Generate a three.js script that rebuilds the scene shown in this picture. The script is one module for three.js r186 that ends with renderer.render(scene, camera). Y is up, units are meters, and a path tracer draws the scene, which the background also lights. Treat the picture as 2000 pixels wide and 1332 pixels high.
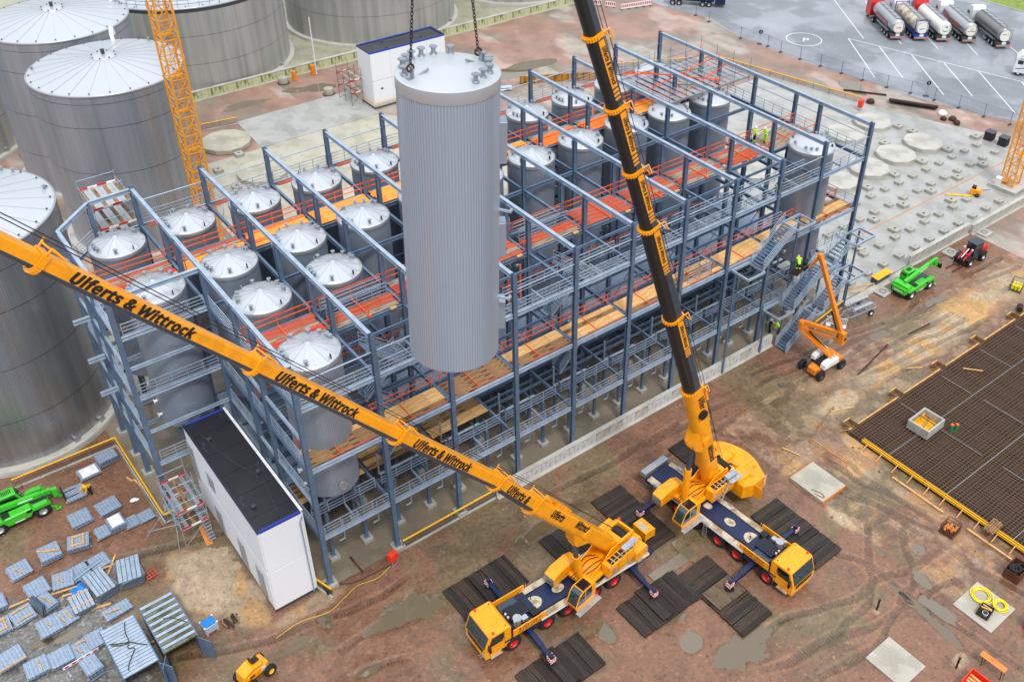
import * as THREE from 'three';
import { mergeGeometries } from 'three/addons/utils/BufferGeometryUtils.js';
import { RoundedBoxGeometry } from 'three/addons/geometries/RoundedBoxGeometry.js';
import { FontLoader } from 'three/addons/loaders/FontLoader.js';
import { TextGeometry } from 'three/addons/geometries/TextGeometry.js';
import { MarchingCubes } from 'three/addons/objects/MarchingCubes.js';

// ---------- camera: a drone about 63 m up, looking down at a long steel frame ----------
const scene = new THREE.Scene();
const FULL_W = 2221.7, FULL_H = 1528.8;                       // shifted lens: the picture is a crop of a larger frame
const camera = new THREE.PerspectiveCamera(43.03, FULL_W / FULL_H, 1, 900);
camera.position.set(-17.273, 63.444, 79.866);
{
  const right = new THREE.Vector3(0.78174563, 0.01481312, 0.62342149), up = new THREE.Vector3(0.35048553, 0.81644101, -0.45889429), back = new THREE.Vector3(-0.51578452, 0.57723881, 0.63305741);
  camera.quaternion.setFromRotationMatrix(new THREE.Matrix4().makeBasis(right, up, back));
}
camera.setViewOffset(FULL_W, FULL_H, 0, 196.8, 2000, 1332);
camera.updateProjectionMatrix();

// ---------- light: a bright overcast sky ----------
{
  const w = 256, h = 128, d = new Float32Array(w * h * 4);
  for (let j = 0; j < h; j++) for (let i = 0; i < w; i++) {
    const el = Math.sin((j + 0.5) / h * Math.PI - Math.PI / 2), k = (j * w + i) * 4;   // -1 at the nadir, 1 at the zenith
    const a = i / w * Math.PI * 2;
    const cl = 1 + 0.10 * Math.sin(a * 3 + el * 4) * Math.cos(el * 6 + a) + 0.06 * Math.sin(a * 7 - el * 9);
    const b = 1.2 * (1 + 2 * Math.max(0, el)) / 3 * cl;                         // overcast: the zenith three times as bright as the horizon
    d[k] = b * 0.93; d[k + 1] = b * 0.985; d[k + 2] = b * 1.06; d[k + 3] = 1;
  }
  const sky = new THREE.DataTexture(d, w, h, THREE.RGBAFormat, THREE.FloatType);
  sky.mapping = THREE.EquirectangularReflectionMapping; sky.magFilter = sky.minFilter = THREE.LinearFilter; sky.wrapS = THREE.RepeatWrapping; sky.needsUpdate = true;
  scene.background = sky; scene.environment = sky;
}
const sun = new THREE.DirectionalLight(0xfff8f0, 1.5);
sun.position.set(10, 160, 110); sun.target.position.set(40, 0, 10);
sun.castShadow = true; sun.shadow.radius = 20; sun.shadow.mapSize.set(4096, 4096);
Object.assign(sun.shadow.camera, { left: -130, right: 130, top: 130, bottom: -130, near: 10, far: 420 });
scene.add(sun, sun.target);

const renderer = new THREE.WebGLRenderer({ antialias: true });
renderer.toneMapping = THREE.LinearToneMapping;
renderer.toneMappingExposure = 1.45;
renderer.shadowMap.enabled = true;

// ---------- helpers ----------
let seed = 20240611;
const rnd = () => { seed = (seed * 1664525 + 1013904223) >>> 0; return seed / 4294967296; };
const rr = (a, b) => a + (b - a) * rnd();
const V = (x, y, z) => new THREE.Vector3(x, y, z);
const PI = Math.PI;
const counts = {};
const numbered = n => { const c = counts[n] = (counts[n] ?? -1) + 1; return c ? n + '_' + String(c).padStart(3, '0') : n; };

function bx(w, h, d, x = 0, y = 0, z = 0, rx = 0, ry = 0, rz = 0) {
  const g = new THREE.BoxGeometry(w, h, d);
  if (rx) g.rotateX(rx); if (ry) g.rotateY(ry); if (rz) g.rotateZ(rz);
  return g.translate(x, y, z);
}
function rb(w, h, d, x = 0, y = 0, z = 0, r = 0.05, s = 2) { return new RoundedBoxGeometry(w, h, d, s, Math.min(r, w / 2.01, h / 2.01, d / 2.01)).translate(x, y, z); }
function cy(r1, r2, h, x = 0, y = 0, z = 0, n = 12, ax = 'y', open = false) {
  const g = new THREE.CylinderGeometry(r1, r2, h, n, 1, open);
  if (ax === 'x') g.rotateZ(-PI / 2); if (ax === 'z') g.rotateX(PI / 2);
  return g.translate(x, y, z);
}
const _q = new THREE.Quaternion(), _y = V(0, 1, 0);
function sg(a, b, r, n = 6) {                                  // round bar from a to b
  const d = b.clone().sub(a), L = d.length(), g = new THREE.CylinderGeometry(r, r, L, n);
  g.applyQuaternion(_q.setFromUnitVectors(_y, d.normalize()));
  return g.translate((a.x + b.x) / 2, (a.y + b.y) / 2, (a.z + b.z) / 2);
}
function frameOf(a, b, upHint = _y) {                          // basis with z along a -> b
  const z = b.clone().sub(a).normalize(); let x = upHint.clone().cross(z);
  if (x.lengthSq() < 1e-6) x = V(1, 0, 0).cross(z); x.normalize();
  return new THREE.Matrix4().makeBasis(x, z.clone().cross(x), z);
}
function br(a, b, w, h, up = _y) {                             // square bar from a to b, h along up
  const L = a.distanceTo(b), g = new THREE.BoxGeometry(w, h, L);
  g.applyMatrix4(frameOf(a, b, up)); return g.translate((a.x + b.x) / 2, (a.y + b.y) / 2, (a.z + b.z) / 2);
}
const ibCache = {};
function ibeam(L, h, w) {                                      // I-section along z, centred
  const k = [L.toFixed(3), h, w].join(); if (ibCache[k]) return ibCache[k];
  return ibCache[k] = mg([bx(w, 0.03, L, 0, h / 2 - 0.015), bx(w, 0.03, L, 0, -h / 2 + 0.015), bx(0.02, h - 0.06, L)]);
}
function mg(list) {
  list = list.flat(9).filter(Boolean).map(g => { const n = g.index ? g.toNonIndexed() : g.clone(); for (const a of Object.keys(n.attributes)) if (!['position', 'normal', 'uv'].includes(a)) n.deleteAttribute(a); if (!n.attributes.uv) n.setAttribute('uv', new THREE.BufferAttribute(new Float32Array(n.attributes.position.count * 2), 2)); n.clearGroups?.(); return n; });
  return mergeGeometries(list);
}
function metreUV(g) {                                          // uv in metres, from the axis each face points along
  if (g.userData.uvDone) return g; g.userData.uvDone = true;
  const p = g.attributes.position, n = g.attributes.normal, u = new Float32Array(p.count * 2);
  for (let i = 0; i < p.count; i++) {
    const ax = Math.abs(n.getX(i)), ay = Math.abs(n.getY(i)), az = Math.abs(n.getZ(i));
    if (ay >= ax && ay >= az) { u[2 * i] = p.getX(i); u[2 * i + 1] = p.getZ(i); }
    else if (ax >= az) { u[2 * i] = p.getZ(i); u[2 * i + 1] = p.getY(i); }
    else { u[2 * i] = p.getX(i); u[2 * i + 1] = p.getY(i); }
  }
  g.setAttribute('uv', new THREE.BufferAttribute(u, 2)); return g;
}
function M(name, geo, mat, parent = scene, pos, ry = 0) {
  if (Array.isArray(geo)) geo = mg(geo);
  const m = new THREE.Mesh(geo.userData.keepUV ? geo : metreUV(geo), mat);
  m.name = parent === scene ? numbered(name) : name;
  if (pos) m.position.set(...pos); if (ry) m.rotation.y = ry;
  m.castShadow = m.receiveShadow = true; parent.add(m); return m;
}
function tag(o, label, category, group, kind) { o.userData = { label, category }; if (group) o.userData.group = group; if (kind) o.userData.kind = kind; return o; }
function T(name, label, category, pos = [0, 0, 0], ry = 0, group) {   // a thing: a Group at its base
  const o = new THREE.Group(); o.name = numbered(name); o.position.set(...pos); o.rotation.y = ry; scene.add(o);
  return tag(o, label, category, group);
}
function one(name, label, category, geo, mat, pos, ry, group) { return tag(M(name, geo, mat, scene, pos, ry), label, category, group); }
function struct(name, geo, mat, pos, ry) { const m = M(name, geo, mat, scene, pos, ry); m.userData.kind = 'structure'; return m; }
function copy(o, pos, ry = 0, label) { const c = o.clone(); c.name = numbered(o.name.replace(/_\d{3}$/, '')); c.userData = { ...o.userData }; if (label) c.userData.label = label; c.position.set(...pos); c.rotation.y = ry; scene.add(c); return c; }
function sheet(pts, y, th = 0) {                               // flat polygon in xz with optional thickness below
  const s = new THREE.Shape(pts.map(([x, z]) => new THREE.Vector2(x, -z)));
  const g = th ? new THREE.ExtrudeGeometry(s, { depth: th, bevelEnabled: false }) : new THREE.ShapeGeometry(s);
  return g.rotateX(-PI / 2).translate(0, th ? y - th : y, 0);
}
const rect = (x0, x1, z0, z1) => [[x0, z0], [x1, z0], [x1, z1], [x0, z1]];
function blob(cx, cz, rx, rz, n = 40, rough = 0.3, rot = 0) {  // uneven outline
  const ph = [rr(0, 6), rr(0, 6), rr(0, 6), rr(0, 6)], o = [];
  for (let i = 0; i < n; i++) { const a = i / n * 2 * PI, k = 1 + rough * (0.5 * Math.sin(2 * a + ph[0]) + 0.35 * Math.sin(3 * a + ph[1]) + 0.25 * Math.sin(5 * a + ph[2]) + 0.15 * Math.sin(9 * a + ph[3])) + rr(-0.03, 0.03); const x = Math.cos(a) * rx * k, z = Math.sin(a) * rz * k; o.push([cx + x * Math.cos(rot) - z * Math.sin(rot), cz + x * Math.sin(rot) + z * Math.cos(rot)]); }
  return o;
}
function prof(pts, w, bev = 0) {                               // side outline (x, y) extruded along z, centred
  const s = new THREE.Shape(pts.map(p => new THREE.Vector2(...p)));
  const g = new THREE.ExtrudeGeometry(s, { depth: w - 2 * bev, bevelEnabled: bev > 0, bevelSize: bev, bevelThickness: bev, bevelSegments: 1, bevelOffset: -bev, curveSegments: 6 });
  return g.translate(0, 0, -(w - 2 * bev) / 2);
}
const lathe = (pts, n = 32) => new THREE.LatheGeometry(pts.map(p => new THREE.Vector2(...p)), n);

// ---------- procedural textures ----------
const PERM = new Uint8Array(512); { const p = [...Array(256).keys()]; for (let i = 255; i > 0; i--) { const j = Math.floor(rnd() * (i + 1)); [p[i], p[j]] = [p[j], p[i]]; } for (let i = 0; i < 512; i++) PERM[i] = p[i & 255]; }
function vnoise(x, y, per = 256) {
  const xi = Math.floor(x), yi = Math.floor(y), fx = x - xi, fy = y - yi;
  const u = fx * fx * (3 - 2 * fx), v = fy * fy * (3 - 2 * fy);
  const x0 = ((xi % per) + per) % per, x1 = (x0 + 1) % per, y0 = ((yi % per) + per) % per, y1 = (y0 + 1) % per;
  const a = PERM[PERM[x0 & 255] + (y0 & 255)], b = PERM[PERM[x1 & 255] + (y0 & 255)], c = PERM[PERM[x0 & 255] + (y1 & 255)], d = PERM[PERM[x1 & 255] + (y1 & 255)];
  return (a + (b - a) * u + (c + (d - c) * u - a - (b - a) * u) * v) / 255;
}
function fbm(x, y, o = 4, per = 256) { let s = 0, a = 0.5, t = 0; for (let i = 0; i < o; i++) { s += a * vnoise(x, y, per); t += a; a *= 0.5; x = x * 2 + 17; y = y * 2 + 31; per = Math.min(256, per * 2); } return s / t; }
// the same noise without tiling, on a table
const NT = new Float32Array(65536); for (let y = 0; y < 256; y++) for (let x = 0; x < 256; x++) NT[y * 256 + x] = PERM[PERM[x] + y] / 255;
function vnf(x, y) { const xi = Math.floor(x), yi = Math.floor(y), fx = x - xi, fy = y - yi, u = fx * fx * (3 - 2 * fx), v = fy * fy * (3 - 2 * fy), x0 = xi & 255, x1 = (xi + 1) & 255, y0 = (yi & 255) << 8, y1 = ((yi + 1) & 255) << 8, a = NT[y0 + x0], b = NT[y0 + x1], c = NT[y1 + x0], d = NT[y1 + x1], e = a + (b - a) * u; return e + (c + (d - c) * u - e) * v; }
function fbf(x, y, o) { let s = 0, a = 0.5, t = 0; for (let i = 0; i < o; i++) { s += a * vnf(x, y); t += a; a *= 0.5; x = x * 2 + 17; y = y * 2 + 31; } return s / t; }
const cl01 = x => x < 0 ? 0 : x > 1 ? 1 : x;
const sst = (a, b, x) => { const t = cl01((x - a) / (b - a)); return t * t * (3 - 2 * t); };
function tex(w, h, fn, srgb = true, metres = null) {           // fn(u, v) -> [r, g, b] 0..1
  const d = new Uint8Array(w * h * 4);
  for (let j = 0; j < h; j++) for (let i = 0; i < w; i++) { const c = fn((i + 0.5) / w, (j + 0.5) / h), k = (j * w + i) * 4; d[k] = cl01(c[0]) * 255; d[k + 1] = cl01(c[1]) * 255; d[k + 2] = cl01(c[2]) * 255; d[k + 3] = 255; }
  const t = new THREE.DataTexture(d, w, h); t.magFilter = THREE.LinearFilter; t.minFilter = THREE.LinearMipmapLinearFilter; t.generateMipmaps = true;
  t.wrapS = t.wrapT = THREE.RepeatWrapping; if (srgb) t.colorSpace = THREE.SRGBColorSpace;
  if (metres) t.repeat.set(1 / metres[0], 1 / metres[1]); t.needsUpdate = true; return t;
}
const g3 = v => [v, v, v];
// grime: near white with blotches and specks, multiplied with the paint
const grimeT = tex(512, 512, (u, v) => { const a = fbm(u * 8, v * 8, 5, 8), b = fbm(u * 32 + 5, v * 32, 3, 32), s = vnoise(u * 128, v * 128, 128) > 0.93 ? 0.1 : 0; return g3(1.0 - 0.07 * sst(0.45, 0.8, a) - 0.06 * b - 0.4 * s * b); }, true, [3, 3]);
const dirtyT = tex(512, 512, (u, v) => { const a = fbm(u * 6, v * 6, 5, 6), b = fbm(u * 48 + 5, v * 12, 3, 12); const k = sst(0.45, 0.75, a) * 0.3 + b * 0.12; return [0.98 - k * 0.85, 0.97 - k, 0.95 - k * 1.15]; }, true, [4, 4]);
const roughT = tex(256, 256, (u, v) => g3(0.55 + 0.45 * fbm(u * 8, v * 8, 4, 8)), false, [2, 2]);
const woodT = (base, dark, seedo) => tex(256, 512, (u, v) => { const gr = fbm(u * 28 + seedo, v * 3, 4, 28), k = fbm(u * 4 + seedo, v * 5 + 9, 3, 4), kn = sst(0.78, 0.86, vnoise(u * 5 + seedo, v * 9, 5)); const m = cl01(0.75 * gr + 0.5 * k - 0.25 + kn * 0.5); return base.map((c, i) => c + (dark[i] - c) * m); }, true, [1.2, 3.5]);
const woodNew = woodT([0.92, 0.76, 0.52], [0.66, 0.46, 0.24], 3), woodDeck = woodT([1.0, 0.68, 0.29], [0.85, 0.47, 0.14], 3), woodOld = woodT([0.68, 0.53, 0.36], [0.3, 0.2, 0.12], 11), woodRed = woodT([0.76, 0.36, 0.26], [0.52, 0.22, 0.15], 23), woodBlack = woodT([0.25, 0.215, 0.185], [0.07, 0.055, 0.05], 37), woodGrey = woodT([0.66, 0.61, 0.55], [0.42, 0.35, 0.28], 51);
const concreteT = tex(1024, 1024, (u, v) => { const a = fbm(u * 6, v * 6, 6, 6), b = fbm(u * 3 + 7, v * 3 + 3, 4, 3), st = sst(0.52, 0.66, fbm(u * 9 + 3, v * 9 + 8, 5, 9)), f = vnoise(u * 256, v * 256, 256); const c = 0.72 + 0.1 * (a - 0.5) + 0.05 * (f - 0.5); return [c - st * 0.05 + 0.012 * b, c - st * 0.05 + 0.008 * b, c - st * 0.055 - 0.012 * b]; }, true, [14, 14]);
const concreteR = tex(512, 512, (u, v) => { const a = fbm(u * 5, v * 5, 5, 5); return g3(0.16 + 0.5 * sst(0.38, 0.66, a)); }, false, [14, 14]);
const asphaltT = tex(1024, 1024, (u, v) => { const a = fbm(u * 5, v * 5, 5, 5), f = vnoise(u * 300, v * 300, 256), w = sst(0.5, 0.62, fbm(u * 4 + 9, v * 4 + 1, 5, 4)); const c = 0.56 + 0.1 * (a - 0.5) + 0.06 * (f - 0.5) - w * 0.07; return [c * 0.98, c, c * 1.03]; }, true, [26, 26]);
const asphaltR = tex(512, 512, (u, v) => g3(0.12 + 0.5 * sst(0.35, 0.6, fbm(u * 4 + 9, v * 4 + 1, 5, 4))), false, [26, 26]);
const fineB = tex(512, 512, (u, v) => g3(0.6 * fbm(u * 40, v * 40, 4, 40) + 0.4 * fbm(u * 9, v * 9, 3, 9)), false, [4, 4]);
const roofT = tex(512, 512, (u, v) => { const a = fbm(u * 5, v * 5, 5, 5), s = sst(0.55, 0.85, fbm(u * 30 + 4, v * 8 + 2, 5, 8)) * sst(0.5, 0.62, fbm(u * 3 + 8, v * 3 + 1, 3, 3)); const c = 0.1 + 0.05 * a; return [c + s * 0.2, c * 1.05 + s * 0.21, c * 1.2 + s * 0.23]; }, true, [7, 7]);
const gratT = tex(256, 256, (u, v) => { const l = Math.abs(((v * 11) % 1) - 0.5) < 0.3 ? 1 : 0, c = Math.abs(((u * 4) % 1) - 0.5) < 0.1 ? 1 : 0; const n = fbm(u * 5, v * 5, 4, 5); const k = Math.max(l, c * 0.8); return [0.25 + 0.33 * k + 0.14 * n, 0.31 + 0.34 * k + 0.14 * n, 0.4 + 0.33 * k + 0.14 * n]; }, true, [1.0, 1.0]);
const grimeOff = (m) => { const t = grimeT.clone(); t.repeat.set(1 / m, 1 / m); t.needsUpdate = true; return t; };

function mk(color, rough = 0.5, metal = 0, o = {}) {
  const m = new (o.phys ? THREE.MeshPhysicalMaterial : THREE.MeshStandardMaterial)({ roughness: rough, metalness: metal });
  m.color.set(color); delete o.phys; const tint = o.tint; delete o.tint; Object.assign(m, o); if (tint) m.color.setRGB(...tint); return m;
}
const mat = {
  steel: mk(0x657b96, 0.5, 0.25, { map: grimeT }), steelDark: mk(0x657b96, 0.5, 0.25, { map: grimeT }), galv: mk(0xafc0d2, 0.42, 0.45, { map: grimeT }),
  clad: mk(0x949eac, 0.38, 0.45), cladTop: mk(0xbcc1c6, 0.38, 0.3), cladHang: mk(0xaab7c9, 0.33, 0.55), roofWhite: mk(0xbcc1c7, 0.3, 0.4), band: mk(0xafb2b6, 0.32, 0.6),
  nozzle: mk(0x9aa4ae, 0.35, 0.7), darkHole: mk(0x15171a, 0.9),
  yellow: mk(0xffa600, 0.38, 0, { map: grimeOff(5), phys: true, clearcoat: 0.2, clearcoatRoughness: 0.3 }), yellowTower: mk(0xf2a20c, 0.5, 0, { map: grimeT }), yellowRail: mk(0xf0b400, 0.45, 0, { map: grimeT }),
  navy: mk(0x10234a, 0.4, 0, { map: grimeT }), slate: mk(0x3f4a58, 0.38, 0.1, { map: grimeT }), black: mk(0x17181b, 0.55, 0, { map: grimeT }), boomBlack: mk(0x1f2124, 0.42, 0.05, { map: grimeT }), rubber: mk(0x1d1d1f, 0.85), red: mk(0xc8141c, 0.4), redBoard: mk(0xd03124, 0.6, 0, { map: grimeT }),
  cream: mk(0xcfc5b2, 0.7, 0, { map: dirtyT }), alu: mk(0xc3c8cd, 0.35, 0.7, { map: grimeT }), white: mk(0xe9ebee, 0.45, 0, { map: grimeT }), whiteDirty: mk(0xd9d8d4, 0.6, 0, { map: dirtyT }), grey: mk(0x8b8f93, 0.6), darkGrey: mk(0x3c4046, 0.6),
  glass: mk(0x0e1a1f, 0.06, 0, { phys: true, clearcoat: 1, clearcoatRoughness: 0.03 }), glassTeal: mk(0x0f3a42, 0.08, 0, { phys: true, clearcoat: 1, clearcoatRoughness: 0.03 }),
  orange: mk(0xf4641a, 0.6, 0, { map: grimeT }), orangeLift: mk(0xf28a12, 0.36, 0, { map: grimeOff(4), phys: true, clearcoat: 0.3 }), orangeStrap: mk(0xff5a14, 0.8), redBox: mk(0xe8381c, 0.45),
  green: mk(0x3fc62b, 0.34, 0, { map: grimeOff(3), phys: true, clearcoat: 0.3 }), redMach: mk(0xd21a22, 0.34, 0, { map: grimeOff(3), phys: true, clearcoat: 0.3 }),
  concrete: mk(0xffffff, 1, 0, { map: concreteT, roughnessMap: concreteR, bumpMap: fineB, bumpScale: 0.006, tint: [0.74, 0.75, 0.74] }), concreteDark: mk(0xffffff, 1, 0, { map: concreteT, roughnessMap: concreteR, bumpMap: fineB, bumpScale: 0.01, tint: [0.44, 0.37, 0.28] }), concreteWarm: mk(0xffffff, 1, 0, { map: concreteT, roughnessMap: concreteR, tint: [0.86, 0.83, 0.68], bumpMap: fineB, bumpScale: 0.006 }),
  block: mk(0xffffff, 0.85, 0, { map: concreteT, tint: [0.9, 0.89, 0.84] }), mossWall: mk(0xffffff, 0.9, 0, { map: concreteT, tint: [0.6, 0.62, 0.45] }),
  asphalt: mk(0xffffff, 1, 0, { map: asphaltT, roughnessMap: asphaltR, tint: [1, 1.02, 1.06] }), paintWhite: mk(0xdfe2e4, 0.6, 0, { map: grimeT }),
  woodNew: mk(0xffffff, 0.75, 0, { map: woodNew }), woodOld: mk(0xffffff, 0.8, 0, { map: woodOld }), woodRed: mk(0xffffff, 0.7, 0, { map: woodRed }), woodBlack: mk(0xffffff, 0.7, 0, { map: woodBlack }), woodGrey: mk(0xffffff, 0.75, 0, { map: woodGrey }), woodOrange: mk(0xffc48a, 0.7, 0, { map: woodNew }), deckNew: mk(0xffffff, 0.7, 0, { map: woodDeck }), deckOrange: mk(0xffb888, 0.7, 0, { map: woodDeck }),
  roofBlack: mk(0xffffff, 0.42, 0, { map: roofT }), blueTrim: mk(0x1f3c9a, 0.5), grating: mk(0xffffff, 0.5, 0.35, { map: gratT }), gratingSide: mk(0x6f7c8c, 0.5, 0.35, { map: grimeT }),
  water: mk(0x64563f, 0.02, 0, { phys: true, clearcoat: 1, clearcoatRoughness: 0.02 }), waterGrey: mk(0x6d6350, 0.02, 0, { phys: true, clearcoat: 1, clearcoatRoughness: 0.02 }),
  rebar: mk(0x6f5645, 0.7, 0.2), rust: mk(0x6a4028, 0.85, 0, { map: dirtyT }), brownSteel: mk(0x43291f, 0.7, 0, { map: dirtyT }),
  hiVis: mk(0xb8f01c, 0.7), skin: mk(0xc68a6a, 0.6), workPants: mk(0x161a22, 0.9), helmet: mk(0xf0f0ec, 0.4), blueTarp: mk(0x1183d8, 0.5, 0, { map: grimeT }), cableYellow: mk(0xf2dc10, 0.5), plasticGreen: mk(0x1d8a58, 0.5), magenta: mk(0xc4147c, 0.5), net: mk(0xe0341c, 0.7),
  sand: mk(0xffffff, 0.95, 0), pipeWhite: mk(0xf0f0ee, 0.4),
};

// ---------- the setting: mud, slabs, asphalt, water ----------
const puddles = [[3.1, 35.8, 2.5, 1.15, 0.1], [-1.3, 38.35, 0.75, 0.35, 0.2], [17.6, 35.5, 3.3, 0.65, 0], [18.6, 51.0, 0.85, 0.7, 0], [21.3, 53.8, 2.3, 1.2, 0.15], [34.3, 61.6, 0.45, 2.6, 0.08], [35.6, 60.7, 0.5, 1.3, -0.1], [34.5, 57.9, 0.2, 0.9, 0], [36.6, 54.3, 0.25, 0.6, 0.1], [37.0, 58.2, 0.4, 0.7, 0.2], [-1.8, 32.9, 0.35, 0.8, 0], [-4.6, 33.4, 0.8, 0.3, 0], [24.2, 44.9, 0.5, 1.5, 0], [14.1, 46.4, 0.5, 0.9, 0], [19.2, 48.7, 0.9, 0.35, 0.3], [39.3, 56.2, 0.6, 0.5, 0], [60.5, 36.6, 1.4, 0.5, 0.2], [70.3, 36.3, 1.6, 0.45, 0.1], [-17.4, 22.2, 1.0, 0.4, 0.2], [-19.0, 21.6, 0.8, 0.4, 0], [44.2, 37.0, 1.1, 0.4, 0], [55.6, 33.9, 1.5, 0.4, 0.1]];
const sandSpots = [[-7.3, 23.6, 2.7, 4.2, 1], [-5.6, 27.6, 1.5, 2.5, 0.8], [-2.5, 30.9, 3.4, 0.7, 0.7], [48.5, 40.6, 3.2, 1.1, 1], [55, 40.2, 4, 1.3, 0.8], [63, 40.4, 5, 1.7, 0.9], [72, 39.4, 6, 2.2, 0.95], [80, 39.5, 5, 2.5, 0.9], [36.9, 50.3, 0.7, 1.9, 1], [42.8, 47, 1.2, 2, 0.8], [45, 45.8, 0.8, 2.2, 0.9], [41, 43.0, 2.4, 1.2, 0.6], [38.2, 43.6, 1.8, 0.6, 0.7], [33.0, 64.2, 0.8, 0.5, 0.8], [43.5, 53, 0.6, 3, 0.5], [31.6, 57.8, 0.3, 0.3, 0.7], [50, 37.6, 3, 0.9, 0.5]];
const tracks = [[[30, 33.4], [45, 34.2], [56, 35.3], [64, 36.2], [78, 37.6]], [[30, 35.6], [45, 36.2], [56, 37.4], [64, 38.4], [80, 39.8]], [[-2, 36], [8, 34.2], [20, 33.2], [34, 33]], [[-3, 39.5], [6, 47], [18, 52], [30, 55.5], [44, 58]], [[-5, 42.5], [5, 50], [18, 55], [30, 58.4], [44, 60.6]], [[38.6, 44], [40, 49.5], [41.5, 54], [43, 60]], [[40.8, 44], [42, 49], [43.2, 54]], [[36, 38.5], [48, 38.8], [58, 38.9], [70, 40.6]], [[33, 50], [34.5, 55], [35, 62], [36, 68]], [[-20, 18.5], [-12, 17.8], [-4, 20]], [[-16, 27.6], [-8, 31], [0, 33.2], [8, 33]], [[45, 32.6], [56, 34.0], [66, 36.0], [84, 38.2]], [[45, 38], [58, 36.3], [70, 35.2], [84, 36]], [[36.2, 36], [39, 40], [40.2, 46], [40.9, 56], [42.2, 66]], [[38.5, 36], [41.2, 40], [42.4, 46], [43, 56]], [[22, 56], [28, 57.5], [34, 56], [38, 52]], [[24, 58.8], [30, 59.6], [36, 58], [40, 54]], [[-6, 38], [2, 40.5], [5, 44], [7, 52], [9, 60]], [[-3.6, 38], [4, 40], [7.2, 44]], [[46, 35.5], [52, 39.3], [60, 40.5], [72, 42]], [[47, 37.6], [54, 41.2], [62, 42]]];
function wetAt(x, z) { let m = 0; for (let i = 0; i < puddles.length; i++) { const [px, pz, rx, rz, ro] = puddles[i], dx = x - px, dz = z - pz, q = (rx > rz ? rx : rz) * 1.6; if (dx > q || dx < -q || dz > q || dz < -q) continue; const c = Math.cos(ro), s = Math.sin(ro), u = (dx * c + dz * s) / rx, v = (-dx * s + dz * c) / rz, w = 1.45 - Math.sqrt(u * u + v * v); if (w > m) m = w; } return m; }
// wheel tracks, looked up in a coarse grid of the segments that pass near
const TG = new Map(); { const add = (i, j, v) => { const k = i * 1000 + j; if (!TG.has(k)) TG.set(k, []); const l = TG.get(k); if (!l.includes(v)) l.push(v); }; let acc = 0; for (const p of tracks) for (let i = 0; i + 1 < p.length; i++) { const [ax, az] = p[i], [bx2, bz2] = p[i + 1], L = Math.hypot(bx2 - ax, bz2 - az), v = [ax, az, (bx2 - ax) / L, (bz2 - az) / L, L, acc]; acc += L; for (let t = 0; t <= L; t += 0.5) for (const dx of [-1, 0, 1]) for (const dz of [-1, 0, 1]) add(Math.floor((ax + v[2] * t + dx) / 2) + 100, Math.floor((az + v[3] * t + dz) / 2) + 100, v); } }
function trackAt(x, z) {                                      // [rut depth 0..1, side ridge 0..1, lug mark 0..1]
  const l = TG.get((Math.floor(x / 2) + 100) * 1000 + Math.floor(z / 2) + 100); if (!l) return null; let rut = 0, ridge = 0, lug = 0;
  const wob = (vnf(x * 0.35 + 9, z * 0.35 + 4) - 0.5) * 0.9;
  for (const [ax, az, ux, uz, L] of l) { const t = (x - ax) * ux + (z - az) * uz; if (t < -0.3 || t > L + 0.3) continue; const e = -(x - ax) * uz + (z - az) * ux + wob, d = e < 0 ? -e : e; if (d < 0.62) { const r = sst(0.36, 0.22, d); if (r > rut) { rut = r; lug = Math.sin(t * 24 + d * 13) > 0 ? 1 : 0; } const g = sst(0.34, 0.42, d) * sst(0.62, 0.46, d); if (g > ridge) ridge = g; } }
  return rut || ridge ? [rut, ridge, lug] : null;
}
const fade = (x, z) => sst(0.36, 0.56, fbf(x * 0.12 + 7, z * 0.12 + 3, 2));       // tracks come and go
function groundH(x, z) {
  const w = wetAt(x, z), tr = trackAt(x, z);
  let h = Math.max(-0.035, (fbf(x * 0.35 + 40, z * 0.35 + 90, 4) - 0.5) * 0.09 + (fbf(x * 1.7 + 3, z * 1.7 + 8, 3) - 0.5) * 0.07);
  if (tr) { const f = fade(x, z); h += f * (0.05 * tr[1] - 0.045 * tr[0]); }
  if (w > 0) h -= 0.14 * sst(0.1, 0.85, w + (fbf(x * 0.9, z * 0.9, 4) - 0.5) * 1.3);
  for (const [px, pz, rx, rz, k] of sandSpots) { const u = (x - px) / rx, v = (z - pz) / rz, d = Math.sqrt(u * u + v * v); if (d < 1.3) h += 0.06 * k * sst(1.3, 0.5, d) + (fbf(x * 2.3, z * 2.3, 2) - 0.5) * 0.06; }
  return Math.min(h, 0.07);
}
const NX0 = -34, NX1 = 86, NZ0 = 0, NZ1 = 75;
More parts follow.
